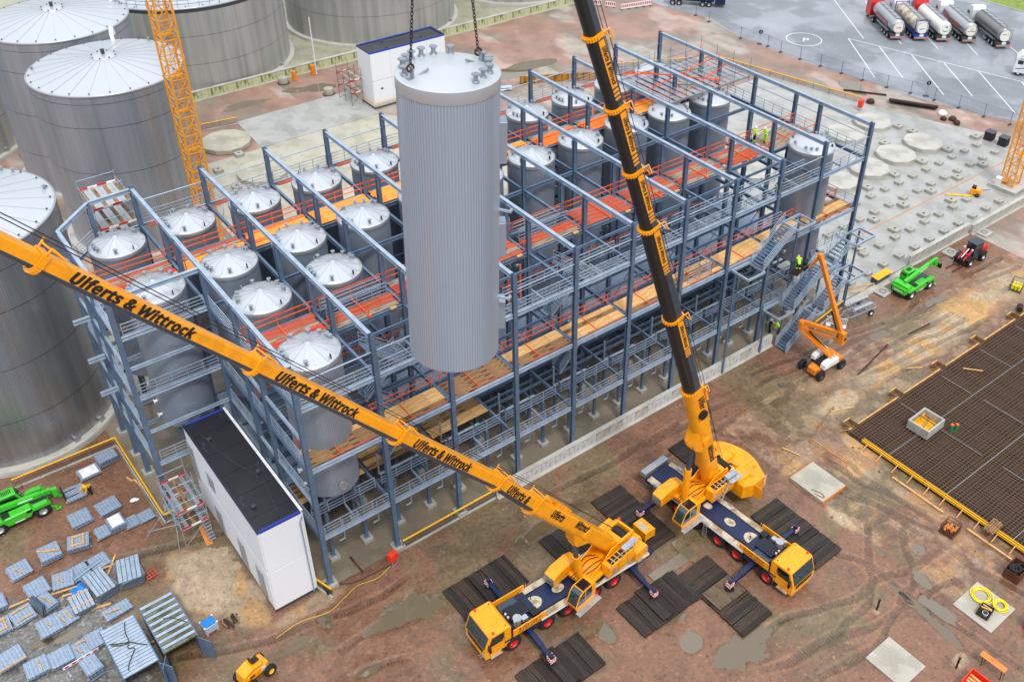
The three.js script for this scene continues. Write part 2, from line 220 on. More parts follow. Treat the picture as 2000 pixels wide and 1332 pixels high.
{
  const W = 2048, H = 1280;
  const col = new Uint8Array(W * H * 4), rou = new Uint8Array(W * H * 4);
  for (let j = 0; j < H; j++) for (let i = 0; i < W; i++) {
    const x = NX0 + (i + 0.5) / W * (NX1 - NX0), z = NZ0 + (j + 0.5) / H * (NZ1 - NZ0), k = (j * W + i) * 4;
    if (x > 0 && x < 61 && z < 29) { col[k] = 120; col[k + 1] = 100; col[k + 2] = 85; col[k + 3] = 255; rou[k + 1] = 150; rou[k + 3] = 255; continue; }   // under the slab
    const a = fbf(x * 0.16, z * 0.16, 4), b = fbf(x * 0.9 + 11, z * 0.9 + 5, 4), f = fbf(x * 5 + 7, z * 5 + 3, 3), gr = vnf(x * 11, z * 11), st = fbf(x * 0.5 + z * 0.25 + 70, z * 1.4 - x * 0.3, 3);
    // brown mud with reddish crushed brick
    const red = sst(0.42, 0.6, a + 0.2 * (b - 0.5) + (x > 19 && x < 37 && z > 44 ? 0.08 : 0) + (z < 34 && x > -3 && x < 50 ? 0.03 : 0) + (x < -8 && z < 17 ? 0.2 : 0));
    let r = 0.455 + 0.04 * red, g = 0.388 - 0.024 * red, bl = 0.292 - 0.006 * red, s = 0;
    for (let q = 0; q < sandSpots.length; q++) { const [px, pz, rx, rz, w] = sandSpots[q], u = (x - px) / rx, v = (z - pz) / rz; if (u > 2.2 || u < -2.2 || v > 2.2 || v < -2.2) continue; const d = Math.sqrt(u * u + v * v) + (b - 0.5) * 1.1 + (f - 0.5) * 0.5; if (d < 1.25) s = Math.max(s, w * sst(1.25, 0.75, d)); }
    if (x > 37 && z > 36 && z < 62) s = Math.max(s, 0.45 * sst(0.45, 0.65, b + 0.3 * (a - 0.5)));
    const warm = sst(0.5, 0.66, vnf(x * 0.7 + 30, z * 0.7));
    r += s * (0.66 + 0.06 * warm - r); g += s * (0.58 - 0.01 * warm - g); bl += s * (0.475 - 0.1 * warm - bl);
    if (x < -12 && z > 15.5) { const grav = sst(0, 2.5, z - 15.5 + (b - 0.5) * 5) * sst(0, 2, -12 - x + (a - 0.5) * 6), gv = 0.38 + 0.24 * gr * f; r += grav * (gv - r); g += grav * (gv * 0.985 - g); bl += grav * (gv * 0.95 - bl); }
    const tr = trackAt(x, z), wet = wetAt(x, z), da = sst(0.5, 0.62, fbf(x * 0.33 + 90, z * 0.33 + 60, 3));
    let m = 1 + (f - 0.5) * 0.22 + (b - 0.5) * 0.13 + (gr - 0.5) * 0.05;
    if (tr) { const fd = fade(x, z); m -= fd * (0.2 * tr[0] * (0.45 + 0.55 * tr[2])); m += fd * 0.08 * tr[1]; }
    if (st > 0.6) m -= 0.08 * sst(0.6, 0.75, st);                          // dark churned streaks
    if (f > 0.68 && gr > 0.7) m += 0.17;                                   // pale stones
    if (f < 0.3 && gr < 0.4) m -= 0.13;
    if (wet > 0) m -= 0.13 * sst(0, 0.6, wet + (b - 0.5) * 0.6);            // soaked rim of the puddles
    m -= da * 0.06;
    col[k] = cl01(r * m) * 255; col[k + 1] = cl01(g * m) * 255; col[k + 2] = cl01(bl * m) * 255; col[k + 3] = 255;
    const ro = 0.5 + 0.36 * s - 0.28 * da + 0.3 * (f - 0.5) - (wet > 0 ? 0.25 * sst(0, 0.5, wet) : 0) - 0.2 * sst(0.5, 0.62, b) - (tr ? 0.12 * tr[0] : 0);
    rou[k] = rou[k + 1] = rou[k + 2] = cl01(ro < 0.12 ? 0.12 : ro) * 255; rou[k + 3] = 255;
  }
  const ct = new THREE.DataTexture(col, W, H), rt = new THREE.DataTexture(rou, W, H);
  for (const t of [ct, rt]) { t.magFilter = THREE.LinearFilter; t.minFilter = THREE.LinearMipmapLinearFilter; t.generateMipmaps = true; t.needsUpdate = true; }
  ct.colorSpace = THREE.SRGBColorSpace;
  mat.mud = mk(0xffffff, 1, 0, { map: ct, roughnessMap: rt });
  const nx = 520, nz = 325, g = new THREE.PlaneGeometry(NX1 - NX0, NZ1 - NZ0, nx, nz).rotateX(-PI / 2).translate((NX0 + NX1) / 2, 0, (NZ0 + NZ1) / 2), p = g.attributes.position, uv = g.attributes.uv;
  for (let i = 0; i < p.count; i++) { const x = p.getX(i), z = p.getZ(i); p.setY(i, x > 0.5 && x < 60.5 && z < 29 ? -0.05 : groundH(x, z)); uv.setXY(i, (x - NX0) / (NX1 - NX0), (z - NZ0) / (NZ1 - NZ0)); }
  g.computeVertexNormals(); g.userData.keepUV = true;
  struct('ground', g, mat.mud);
}
// mud further off, one tiling sheet round the near ground, reaching far beyond the frame
const mudT = tex(1024, 1024, (u, v) => { const a = fbm(u * 5, v * 5, 5, 5), b = fbm(u * 20 + 4, v * 20, 4, 20), f = vnoise(u * 200, v * 200, 200), red = sst(0.42, 0.6, a), w = sst(0.55, 0.68, fbm(u * 7 + 2, v * 4 + 6, 4, 4)); const m = 1 + (b - 0.5) * 0.3 + (f - 0.5) * 0.06; return [(0.52 + 0.05 * red + 0.09 * w) * m, (0.47 - 0.015 * red + 0.11 * w) * m, (0.42 - 0.018 * red + 0.12 * w) * m]; }, true, [38, 38]);
const mudR = tex(512, 512, (u, v) => g3(0.25 + 0.45 * fbm(u * 6, v * 6, 4, 6)), false, [38, 38]);
mat.mudFar = mk(0xffffff, 1, 0, { map: mudT, roughnessMap: mudR, bumpMap: fineB, bumpScale: 0.02 });
struct('terrain', [sheet(rect(-350, NX0, -350, 350), 0), sheet(rect(NX1, 350, -350, 350), 0), sheet(rect(NX0, NX1, -350, NZ0), 0), sheet(rect(NX0, NX1, NZ1, 350), 0)], mat.mudFar);
// puddles: muddy water standing in the hollows
puddles.forEach(([x, z, rx, rz, ro], i) => struct('puddle', sheet(blob(x, z, rx * 1.5, rz * 1.5, 36, 0.1, ro), -0.05), i % 3 ? mat.water : mat.waterGrey));
for (const [x, z, rx, rz, ro] of [[41.5, -56, 3.6, 1.5, 0.5], [31, -56.5, 4, 0.9, 0.1], [70, -43, 7, 2.6, 0.1], [60, -31, 4, 1.4, 0.4], [82, -33, 6, 1.6, 0.2], [105.5, -9, 1.4, 4, 0.15], [110.5, 12.5, 1.4, 0.8, 0], [98, -22, 5, 1.2, 0.4], [109.6, -6, 1.6, 3, 0]]) struct('puddle', sheet(blob(x, z, rx, rz, 44, 0.45, ro), 0.004), mat.waterGrey);
// concrete slabs
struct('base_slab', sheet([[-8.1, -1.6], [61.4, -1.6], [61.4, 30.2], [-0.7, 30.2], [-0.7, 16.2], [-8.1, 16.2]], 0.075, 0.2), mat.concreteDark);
struct('concrete_slab', sheet([[61.4, -17.2], [102.4, -17.2], [107.2, 4], [111.9, 15.8], [112.2, 27.6], [96.7, 30.2], [61.4, 30.2]], 0.075, 0.2), mat.concrete);
struct('concrete_slab', sheet([[14.5, -41.9], [45.4, -41.9], [61.4, -41.9 + 22], [61.4, -1.6], [-8.1, -1.6], [-8.1, -14], [14.5, -22]], 0.06, 0.2), mat.concreteWarm);
struct('concrete_slab', sheet([[27.5, -51.6], [45.5, -51.8], [45.4, -42], [27, -42]], 0.066, 0.2), mat.concrete);
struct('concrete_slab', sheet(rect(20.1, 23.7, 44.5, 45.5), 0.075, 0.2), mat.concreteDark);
struct('concrete_strip', sheet(rect(61.6, 73.4, 30.35, 31.2), 0.09, 0.2), mat.block);
// tank farm ground behind the back wall
struct('concrete_slab', sheet(rect(-60, 130, -140, -62.3), 0.05, 0.2), mat.mossGround = mk(0xffffff, 1, 0, { map: concreteT, roughnessMap: concreteR, tint: [0.7, 0.7, 0.52] }));
// the lorry park
struct('asphalt', sheet([[104, -140], [103.5, -70], [110.6, -56], [111.2, -48], [113.8, -41.5], [111, -31], [111.3, -25], [111.5, -17], [112.6, -10], [113.8, -4.8], [114, 0.4], [115.3, 5.8], [117, 12], [120, 17.6], [126, 40], [140, 70], [300, 70], [300, -140]], 0.008), mat.asphalt);
const lineBetween = (a, b, w = 0.16) => { const dx = b[0] - a[0], dz = b[1] - a[1], L = Math.hypot(dx, dz), nx = -dz / L * w / 2, nz = dx / L * w / 2; return sheet([[a[0] + nx, a[1] + nz], [b[0] + nx, b[1] + nz], [b[0] - nx, b[1] - nz], [a[0] - nx, a[1] - nz]], 0.014); };
for (const [a, b] of [[[125.9, -19.7], [136.5, 21]], [[115.6, -6.2], [125.9, -19.7]], [[119.2, -3.4], [127.3, -14.2]], [[118.8, 4.5], [128.6, -8.5]], [[122, 7.5], [129.9, -3]], [[121.7, 15], [131.5, 2.5]], [[125, 17.5], [133.3, 9.2]], [[134.4, -7.2], [147.5, -24.6]], [[137.6, -1.6], [150.5, -18.6]], [[143, 3.5], [153.6, -12.5]], [[131.2, -12.4], [144, -30]], [[128, -18], [140.5, -35]]]) struct('parking_line', lineBetween(a, b), mat.paintWhite);
{
  const ring = new THREE.RingGeometry(2.95, 3.12, 64).rotateX(-PI / 2);
  struct('parking_circle', ring, mat.paintWhite, [119.3, 0.014, -24.1]);
  const p = [sheet(rect(-0.12, 0.12, -0.9, 0.9), 0), sheet(rect(0.12, 0.85, -0.9, -0.7), 0), sheet(rect(0.12, 0.85, -0.1, 0.1), 0), sheet(rect(0.65, 0.85, -0.7, -0.1), 0)];
  struct('parking_letter', p, mat.paintWhite, [119.1, 0.014, -24.0], -0.9);
}
const grassT = tex(256, 256, (u, v) => { const a = fbm(u * 10, v * 10, 4, 10), b = vnoise(u * 120, v * 120, 120); return [0.42 + 0.2 * a - 0.1 * b, 0.5 + 0.16 * a - 0.08 * b, 0.2 + 0.1 * a]; }, true, [6, 6]);
struct('grass', sheet([[161.5, -40], [164.2, -6], [178, 70], [330, 70], [330, -140], [172, -140]], 0.03, 0.1), mk(0xffffff, 0.95, 0, { map: grassT, bumpMap: fineB, bumpScale: 0.05 }));
struct('kerb', mg([br(V(161.2, 0.06, -40), V(163.9, 0.06, -6), 0.25, 0.14), br(V(163.9, 0.06, -6), V(177.7, 0.06, 70), 0.25, 0.14)]), mat.block);

// ---------- the steel frame ----------
const FX = [0, 6, 12, 18, 24, 30, 36, 42, 48, 54, 60.84], FZ = [0, 6.8, 9.67, 14.96, 20.59, 23.78, 30.05], L1 = 5.44, L2 = 12.4, L3 = 18.16, TOP = 21.56, LX = -6.87;
const frame = T('steel_building', 'long open blue-grey steel building of columns, beams, walkways and stairs around rows of tanks', 'steel building');
{
  const col = (x, z, h = TOP - 0.15, m = mat.steel) => {
    const k = 'c' + h; const g = ibCache[k] ??= mg([bx(0.36, h, 0.035, 0, h / 2, 0.165), bx(0.36, h, 0.035, 0, h / 2, -0.165), bx(0.025, h, 0.295, 0, h / 2, 0), bx(0.5, 0.04, 0.5, 0, 0.02, 0), bx(0.42, 0.05, 0.05, 0, h * 0.46, 0.2), bx(0.42, 0.3, 0.02, 0, h * 0.46 + 0.05, 0.2), bx(0.42, 0.3, 0.02, 0, h * 0.46 + 0.05, -0.2)]);
    return M('column', g, m, frame, [x, 0.44, z]);
  };
  const beam = (name, a, b, h = 0.34, w = 0.24, m = mat.steel) => {
    const L = a.distanceTo(b), o = M(name, ibeam(L, h, w), m, frame, [(a.x + b.x) / 2, (a.y + b.y) / 2, (a.z + b.z) / 2]);
    o.quaternion.setFromRotationMatrix(frameOf(a, b)); return o;
  };
  const plinthG = mg([rb(0.95, 0.46, 0.95, 0, 0.21, 0, 0.02, 1)]);
  FX.forEach((x, i) => FZ.forEach((z, j) => { col(x, z, TOP - 0.17 - (j === 0 || j === 6 ? 0 : 0.34)); M('plinth', plinthG, mat.block, frame, [x, 0, z]); }));
  for (const z of [3.2, 6.8, 9.67, 14.96]) { col(LX, z, TOP - 0.5); M('plinth', plinthG, mat.block, frame, [LX, 0, z]); }
  col(-3.66, 0.19, TOP - 0.5); M('plinth', plinthG, mat.block, frame, [-3.66, 0, 0.19]);
  // portal beams on top, front to back
  FX.forEach(x => beam('portal_beam', V(x, TOP, 0.19), V(x, TOP, 29.86), 0.36, 0.3, mat.galv));
  for (const [a, b] of [[[-0.17, 0], [-3.6, 0.15]], [[-3.66, 0.19], [LX, 3.3]], [[LX, 3.3], [LX, 15.1]], [[LX + 0.2, 14.96], [-0.17, 14.96]]]) beam('portal_beam', V(a[0], TOP - 0.02, a[1]), V(b[0], TOP - 0.02, b[1]), 0.34, 0.28, mat.galv);
  // floor beams
  for (const y of [L1, L2, L3]) {
    for (let i = 0; i < 10; i++) FZ.forEach((z, j) => { if (y === L1 && (j === 3 || j === 1)) return; beam('floor_beam', V(FX[i] + 0.19, y - 0.17, z), V(FX[i + 1] - 0.19, y - 0.17, z), 0.34, 0.2, j === 0 || j === 6 ? mat.galv : mat.steel); });
    FX.forEach(x => { for (let j = 0; j < 6; j++) beam('cross_beam', V(x, y - 0.19, FZ[j] + 0.19), V(x, y - 0.19, FZ[j + 1] - 0.19), 0.32, 0.22); });
    for (let i = 0; i < 10; i++) for (const [j, f] of [[0, 0.85], [2, 0.5], [3, 0.5], [5, 0.3]]) if (y !== L3 || j === 5) { const z = FZ[j] + (FZ[j + 1] - FZ[j]) * f; if (j !== 5) continue; beam('joist', V(FX[i] + 0.15, y - 0.15, z), V(FX[i + 1] - 0.15, y - 0.15, z), 0.24, 0.14, mat.steelDark); }
    // end block towards the big tank
    for (const [a, b] of [[[LX, 3.3], [LX, 6.6]], [[LX, 7], [LX, 9.5]], [[LX, 9.85], [LX, 14.8]], [[LX + 0.19, 14.96], [-0.19, 14.96]], [[LX + 0.19, 9.67], [-0.19, 9.67]], [[LX + 0.19, 6.8], [-0.19, 6.8]], [[-3.66, 0.19], [LX, 3.2]], [[-3.5, 0.15], [-0.19, 0]]]) beam('end_beam', V(a[0], y - 0.17, a[1]), V(b[0], y - 0.17, b[1]), 0.34, 0.2, mat.galv);
  }
  // low pipe-bridge steel under the first floor
  const postG = mg([bx(0.24, 2.6, 0.24, 0, 1.3), bx(0.36, 0.04, 0.36, 0, 0.02), bx(0.34, 0.04, 0.34, 0, 2.62)]), postG2 = mg([bx(0.26, 4.7, 0.2, 0, 2.35), bx(0.38, 0.04, 0.38, 0, 0.02)]), padG = rb(0.85, 0.46, 0.8, 0, 0.21, 0, 0.02, 1);
  for (let k = 0; k < 20; k++) {
    const x = 1.45 + 3 * k; if (x > 60) break;
    M('stub_post', postG2, mat.steel, frame, [x, 0.44, 27.8]); M('pad', padG, mat.block, frame, [x, 0, 27.8]);
    M('stub_post', postG, mat.steelDark, frame, [x + 0.3, 0.44, 25.3]); M('pad', padG, mat.block, frame, [x + 0.3, 0, 25.3]);
    if (k % 2) { M('stub_post', postG, mat.steelDark, frame, [x, 0.44, 22.2]); M('pad', padG, mat.block, frame, [x, 0, 22.2]); M('stub_post', postG, mat.steelDark, frame, [x, 0.44, 18]); M('pad', padG, mat.block, frame, [x, 0, 18]); }
    M('drop_pipe', sg(V(0, 4.6, 0), V(0, 2.5, 0), 0.07).translate(x + 0.9, 0, 28.6), mat.galv, frame); M('drop_pipe', sg(V(0, 2.5, 0), V(-0.5, 2.5, 0), 0.07).translate(x + 0.9, 0, 28.6), mat.galv, frame);
  }
  for (const [z, y] of [[25.3, 3.2], [22.2, 3.2], [18, 3.2], [26.6, 4.3], [24.6, 4.9], [21.3, 4.5]]) for (let i = 0; i < 10; i++) beam('pipe_bridge_beam', V(FX[i] + 0.2, y, z), V(FX[i + 1] - 0.2, y, z), 0.22, 0.16, mat.steelDark);
  for (let i = 0; i < 19; i++) beam('pipe_bridge_tie', V(3.1 + 3 * i, 3.32, 17.9), V(3.1 + 3 * i, 3.32, 25.2), 0.16, 0.12, mat.steelDark);
  // railings: one part per bay
  const railing = (a, b, y, name = 'railing', hgt = 1.1, m = mat.galv) => {
    const g = [], n = Math.max(2, Math.round(a.distanceTo(b) / 1.25)), P = t => a.clone().lerp(b, t);
    for (let k = 0; k <= n; k++) { const p = P(k / n); g.push(bx(0.05, hgt, 0.05, p.x, y + hgt / 2, p.z)); }
    for (const f of [1, 0.7, 0.42, 0.14]) { const p = P(0), q = P(1); g.push(br(V(p.x, y + hgt * f, p.z), V(q.x, y + hgt * f, q.z), f === 1 ? 0.055 : 0.04, f === 1 ? 0.055 : 0.04)); }
    return M(name, g, m, frame);
  };
  const tie = (a, b) => M('tie_rod', sg(a, b, 0.055, 8), mat.galv, frame);
  for (let i = 0; i < 10; i++) {
    const x0 = FX[i] + 0.3, x1 = FX[i + 1] - 0.3;
    for (const y of [L1, L3]) railing(V(x0, 0, 30.05), V(x1, 0, 30.05), y);
    railing(V(x0, 0, 0), V(x1, 0, 0), L3); if (i > 6) railing(V(x0, 0, 0), V(x1, 0, 0), L2); 
    tie(V(FX[i] + 0.18, TOP - 1.25, 30.05), V(FX[i + 1] - 0.18, TOP - 1.25, 30.05)); tie(V(FX[i] + 0.18, TOP - 1.2, 0), V(FX[i + 1] - 0.18, TOP - 1.2, 0));
      railing(V(x0, 0, 28.0), V(x1, 0, 28.0), L1); if (i > 1 && i < 9) railing(V(x0, 0, 28.1), V(x1, 0, 28.1), L3);
    for (const f of [0.25, 0.75]) { const x = x0 + (x1 - x0) * f; beam('low_tie', V(x, 4.45, 20.8), V(x, 4.45, 27.7), 0.16, 0.12); beam('low_tie', V(x, 4.95, 16), V(x, 4.95, 23.6), 0.14, 0.1); }
    beam('low_rail', V(x0, 1.9, 24.4), V(x1, 1.9, 24.4), 0.18, 0.14); beam('low_rail', V(x0, 4.2, 19.3), V(x1, 4.2, 19.3), 0.2, 0.14); beam('low_rail', V(x0, 2.3, 20.59), V(x1, 2.3, 20.59), 0.2, 0.14); M('branch_pipe', [sg(V(x0 + 0.8, 4.4, 25.9), V(x1 - 0.8, 4.4, 25.9), 0.09, 8), sg(V(x0 + 0.8, 4.4, 25.9), V(x0 + 0.8, 6.6, 25.9), 0.09, 8)], mat.galv, frame);
    // narrow outriggers below the front gallery
    beam('gallery_brace', V((x0 + x1) / 2, L1 - 0.12, 28.0), V((x0 + x1) / 2, L1 - 0.12, 29.9), 0.2, 0.1, mat.galv);
    if (i > 1) beam('gallery_brace', V((x0 + x1) / 2, L3 - 0.12, 28.2), V((x0 + x1) / 2, L3 - 0.12, 29.9), 0.18, 0.1, mat.galv);
  }
  for (let j = 0; j < 6; j++) for (const y of [L2, L3]) railing(V(60.84, 0, FZ[j] + 0.3), V(60.84, 0, FZ[j + 1] - 0.3), y);
  for (let j = 0; j < 6; j++) tie(V(60.84, TOP - 1.2, FZ[j] + 0.2), V(60.84, TOP - 1.2, FZ[j + 1] - 0.2));
  for (const y of [L1, L2, L3]) { railing(V(LX, 0, 3.5), V(LX, 0, 6.5), y); railing(V(LX, 0, 7.1), V(LX, 0, 9.4), y); railing(V(LX, 0, 10), V(LX, 0, 14.7), y); railing(V(LX + 0.4, 0, 14.96), V(-0.3, 0, 14.96), y); railing(V(-3.9, 0, 0.4), V(LX + 0.2, 0, 3), y); for (const j of [3, 4, 5]) railing(V(0, 0, FZ[j] + 0.3), V(0, 0, FZ[j + 1] - 0.3), y); }
  // intermediate members in the end bays and behind the front tank
  for (const y of [8.9, 15.3]) { for (const [a, b] of [[[LX, 3.4], [LX, 6.6]], [[LX, 7], [LX, 9.5]], [[LX, 9.85], [LX, 14.8]], [[LX + 0.19, 14.96], [-0.19, 14.96]], [[0, 15.2], [0, 20.4]], [[0, 20.8], [0, 23.6]], [[0, 24], [0, 29.85]]]) beam('end_beam', V(a[0], y - 0.15, a[1]), V(b[0], y - 0.15, b[1]), 0.26, 0.18, mat.galv); if (y < 10) { railing(V(LX, 0, 10), V(LX, 0, 14.7), y); railing(V(0, 0, 24.1), V(0, 0, 29.7), y); railing(V(0, 0, 15.3), V(0, 0, 20.3), y); } }
  for (const y of [7.4, 9.1, 10.8, 14.2]) for (const i of [0, 1]) beam('support_beam', V(FX[i] + 0.19, y, 23.78), V(FX[i + 1] - 0.19, y, 23.78), 0.26, 0.18);
  for (let i = 0; i < 10; i++) { beam('support_beam', V(FX[i] + 0.19, 8.9, 23.78), V(FX[i + 1] - 0.19, 8.9, 23.78), 0.24, 0.16); beam('support_beam', V(FX[i] + 0.19, 8.9, 20.59), V(FX[i + 1] - 0.19, 8.9, 20.59), 0.24, 0.16); M('wind_brace', [sg(V(FX[i] + 0.2, L1, 20.59), V(FX[i + 1] - 0.2, L2 - 0.3, 20.59), 0.05), sg(V(FX[i + 1] - 0.2, L1, 20.59), V(FX[i] + 0.2, L2 - 0.3, 20.59), 0.05)], mat.steel, frame); railing(V(FX[i] + 0.3, 0, 23.78), V(FX[i + 1] - 0.3, 0, 23.78), L2); if (i > 2) railing(V(FX[i] + 0.3, 0, 20.59), V(FX[i + 1] - 0.3, 0, 20.59), L1); }
  // added first-level grating panels under the tanks, put in to shade the bays below
  const fg = {}; for (let i = 0; i < 10; i++) for (const [z0, z1] of [[9.9, 14.8], [15.1, 20.4], [20.75, 23.6], [0.3, 6.6]]) for (let k = 0; k < 3; k++) { const w = (FX[i + 1] - FX[i] - 0.3) / 3; M('added_floor_grating', fg[w.toFixed(2) + (z1 - z0)] ??= metreUV(bx(w - 0.02, 0.04, z1 - z0)), mat.grating, frame, [FX[i] + 0.15 + w * (k + 0.5), L1 + 0.03, (z0 + z1) / 2]); }
  // bracket beams reaching out towards the round tank
  for (const [y, z] of [[15.4, 6.9], [12.2, 8.0], [9.3, 8.8]]) M('bracket_beam', [bx(1.3, 0.04, 0.3, -0.65, 0.16), bx(1.3, 0.04, 0.3, -0.65, -0.16), bx(1.3, 0.3, 0.03, -0.65, 0)], mat.galv, frame, [LX - 0.2, y, z]);
  // plank decks: each board its own part
  const boardG = {}; const board = (x0, x1, y, z, w, m) => { const k = (x1 - x0).toFixed(2) + w.toFixed(2); const g = boardG[k] ??= metreUV(bx(w - 0.02, 0.05, x1 - x0)); const o = M('deck_board', g, m, frame, [(x0 + x1) / 2, y + rr(0, 0.02), z]); o.rotation.y = PI / 2 + rr(-0.002, 0.002); return o; };
  const reds = [mat.woodRed, mat.woodRed, mat.woodGrey, mat.redBoard];
  for (let i = -1; i < 10; i++) {
    const x0 = (i < 0 ? LX : FX[i]) + 0.2, x1 = FX[i + 1] - 0.2;
    for (let k = 0; k < 5; k++) { const w = 2.5 / 5, z = 7 + w * (k + 0.5); const m = i < 1 ? (k < 4 && i < 1 && !(i === 0 && k > 1) ? reds[Math.floor(rnd() * 4)] : mat.deckNew) : i > 5 && i < 8 ? (k < 1 ? mat.woodGrey : mat.deckOrange) : (rnd() < 0.2 ? mat.deckOrange : mat.deckNew); board(x0 + rr(0, 0.2), x1 - rr(0, 0.2), L3 + 0.05, z, w, m); }
    if (i < 0) continue;
    for (let k = 0; k < 5; k++) { const w = 2.9 / 5, z = 20.75 + w * (k + 0.5); if ((i === 1 || i === 4) && k < 2) continue; const m = reds[Math.floor(rnd() * 3.2)]; board(x0 + rr(0, 0.2), x1 - rr(0, 0.2), L3 + 0.05, z, w, i === 9 ? mat.woodGrey : m); }
    for (let k = 0; k < 4; k++) { const w = 2.1 / 4, z = 27.75 + w * (k + 0.5); board(x0, x1, L2 + 0.05, z, w, rnd() < 0.45 ? mat.woodOld : mat.woodNew); }
    board(x0 + 0.2, x1 - 0.2, L3 + 0.03, 0.62, 0.6, mat.woodRed);
    if (i < 3) for (let k = 0; k < 4; k++) board(x0, x1, L1 + 0.05, 24.2 + 0.55 * k, 0.55, rnd() < 0.5 ? mat.woodNew : mat.woodOld);
  }
  for (let k = 0; k < 4; k++) board(LX + 0.2, -4.4, L2 + 0.05, 4.0 + 0.55 * k, 0.55, mat.woodGrey);
  // orange guard boards along the plank decks
  const guard = (x0, x1, y, z, dbl = true) => {
    const g = []; for (let x = x0; x <= x1 + 0.01; x += (x1 - x0) / 2) g.push(bx(0.05, 1.15, 0.05, x, y + 0.55, z));
    for (const h of dbl ? [0.58, 1.06] : [1.0]) g.push(br(V(x0 - 0.25, y + h + rr(-0.03, 0.03), z + 0.04), V(x1 + 0.25, y + h + rr(-0.03, 0.03), z + 0.04), 0.03, 0.085));
    return M('guard_board', g, mat.orange, frame);
  };
  for (let i = -1; i < 10; i++) {
    const x0 = (i < 0 ? LX : FX[i]) + 0.4, x1 = FX[i + 1] - 0.4;
    guard(x0, x1, L3 + 0.1, 6.95); if (i === 0 || i > 3) guard(x0, x1, L3 + 0.1, 9.5, false); if (i < 0) continue;
    guard(x0, x1, L3 + 0.1, 20.72); guard(x0, x1, L3 + 0.1, 23.66, i % 2 === 0); guard(x0, x1, L2 + 0.1, 27.65); if (i < 8) guard(x0, x1, L2 + 0.1, 21, false);
    M('deck_clamp', [bx(0.08, 0.1, 2.9, (x0 + x1) / 2, L3 + 0.15, 22.2), bx(0.16, 0.2, 0.3, (x0 + x1) / 2, L3 + 0.12, 23.75)], mat.orange, frame);
    M('deck_clamp', bx(0.06, 0.06, 2.2, (x0 + x1) / 2 - 0.4, L2 + 0.14, 28.8), mat.orange, frame);
    M('timber_end', bx(0.5, 0.14, 0.22, x1 - 0.6, L3 + 0.08, 23.9), mat.woodNew, frame); M('joint_cord', br(V(x0 + 1.2, L2 + 0.13, 29.85), V(x1, L2 + 0.13, 29.85), 0.02, 0.08), mat.orange, frame);
  }
  // wooden stops hung from the upper deck
  for (const [x, z] of [[21.4, 24.5], [22.6, 24.5]]) M('hanging_board', bx(0.14, 3.4, 0.05, x, L3 - 2.0, z), mat.orange, frame);
  // stairs: flight = stringers with steps and handrails
  const flight = (a, b, w, name = 'stair_flight') => {                 // climbs in +x or -x from a to b
    const o = new THREE.Group(); o.name = name; frame.add(o);
    const n = Math.round((b.y - a.y) / 0.2), dx = (b.x - a.x) / n, dy = (b.y - a.y) / n;
    const stepG = metreUV(mg([bx(0.28, 0.04, w - 0.1), bx(0.28, 0.06, 0.04, 0, -0.04, w / 2 - 0.06), bx(0.03, 0.07, w - 0.1, -0.13 * Math.sign(dx), -0.02, 0)]));
    for (let k = 0; k < n; k++) M('step', stepG, mat.steel, o, [a.x + dx * (k + 0.5), a.y + dy * (k + 0.8), a.z]);
    for (const s of [-1, 1]) {
      const z = a.z + s * w / 2; M('stringer', br(V(a.x, a.y, z), V(b.x, b.y, z), 0.05, 0.26), mat.galv, o);
      const g = [0.42, 0.75, 1.08].map(h => sg(V(a.x, a.y + h, z), V(b.x, b.y + h, z), 0.03)); for (let k = 0; k <= 3; k++) { const t = k / 3; g.push(bx(0.05, 1.05, 0.05, a.x + (b.x - a.x) * t, a.y + (b.y - a.y) * t + 0.55, z)); }
      M('handrail', g, mat.galv, o);
    }
    return o;
  };
  const landing = (x0, x1, z0, z1, y, bars = 2) => { const g = [br(V(x0, y, z0), V(x1, y, z0), 0.16, 0.22), br(V(x0, y, z1), V(x1, y, z1), 0.16, 0.22), br(V(x0, y, z0), V(x0, y, z1), 0.16, 0.215), br(V(x1, y, z0), V(x1, y, z1), 0.16, 0.215)]; for (let k = 1; k <= bars; k++) { const x = x0 + (x1 - x0) * k / (bars + 1); g.push(br(V(x, y, z0), V(x, y, z1), 0.1, 0.18)); } return M('landing_frame', g, mat.galv, frame); };
  // outer stair at the front right
  flight(V(50.1, 0.05, 31.7), V(54.1, 3.0, 31.7), 1.4); landing(54.1, 55.4, 30.9, 32.5, 3.0, 1);
  flight(V(55.3, 3.0, 31.7), V(58.6, L1, 31.7), 1.4); landing(58.6, 61.4, 30.5, 32.5, L1 - 0.1, 1);
  landing(47.9, 50.2, 30.5, 32.5, L1 - 0.1, 0); flight(V(50.2, L1, 31.6), V(54.4, 8.6, 31.6), 1.5); landing(54.4, 56.2, 30.6, 32.5, 8.5, 1);
  flight(V(55.6, 8.5, 31.6), V(58.6, 9.9, 31.6), 1.4); landing(58.6, 61.7, 30.5, 32.5, 9.8, 1);
  landing(42.4, 44.6, 30.5, 32.5, L2 - 0.1, 0); flight(V(44.6, L2, 31.5), V(48.6, 15.4, 31.5), 1.5); landing(48.6, 51.0, 30.6, 32.5, 15.3, 1);
  for (const [x0, x1, y] of [[44.6, 48.4, 15.4], [50.4, 54, 12.4], [55, 59.6, 9.8], [50.6, 59, L1]]) railing(V(x0, 0, 30.45), V(x1, 0, 30.45), y);
  for (const [x, y1] of [[48.0, L1], [54.2, 3], [61.2, L1], [42.6, L2], [50.9, 15.2], [61.5, 9.7], [56, 8.4]]) M('landing_post', bx(0.16, y1 - 0.1, 0.16, x, y1 / 2, 30.75), mat.steel, frame);
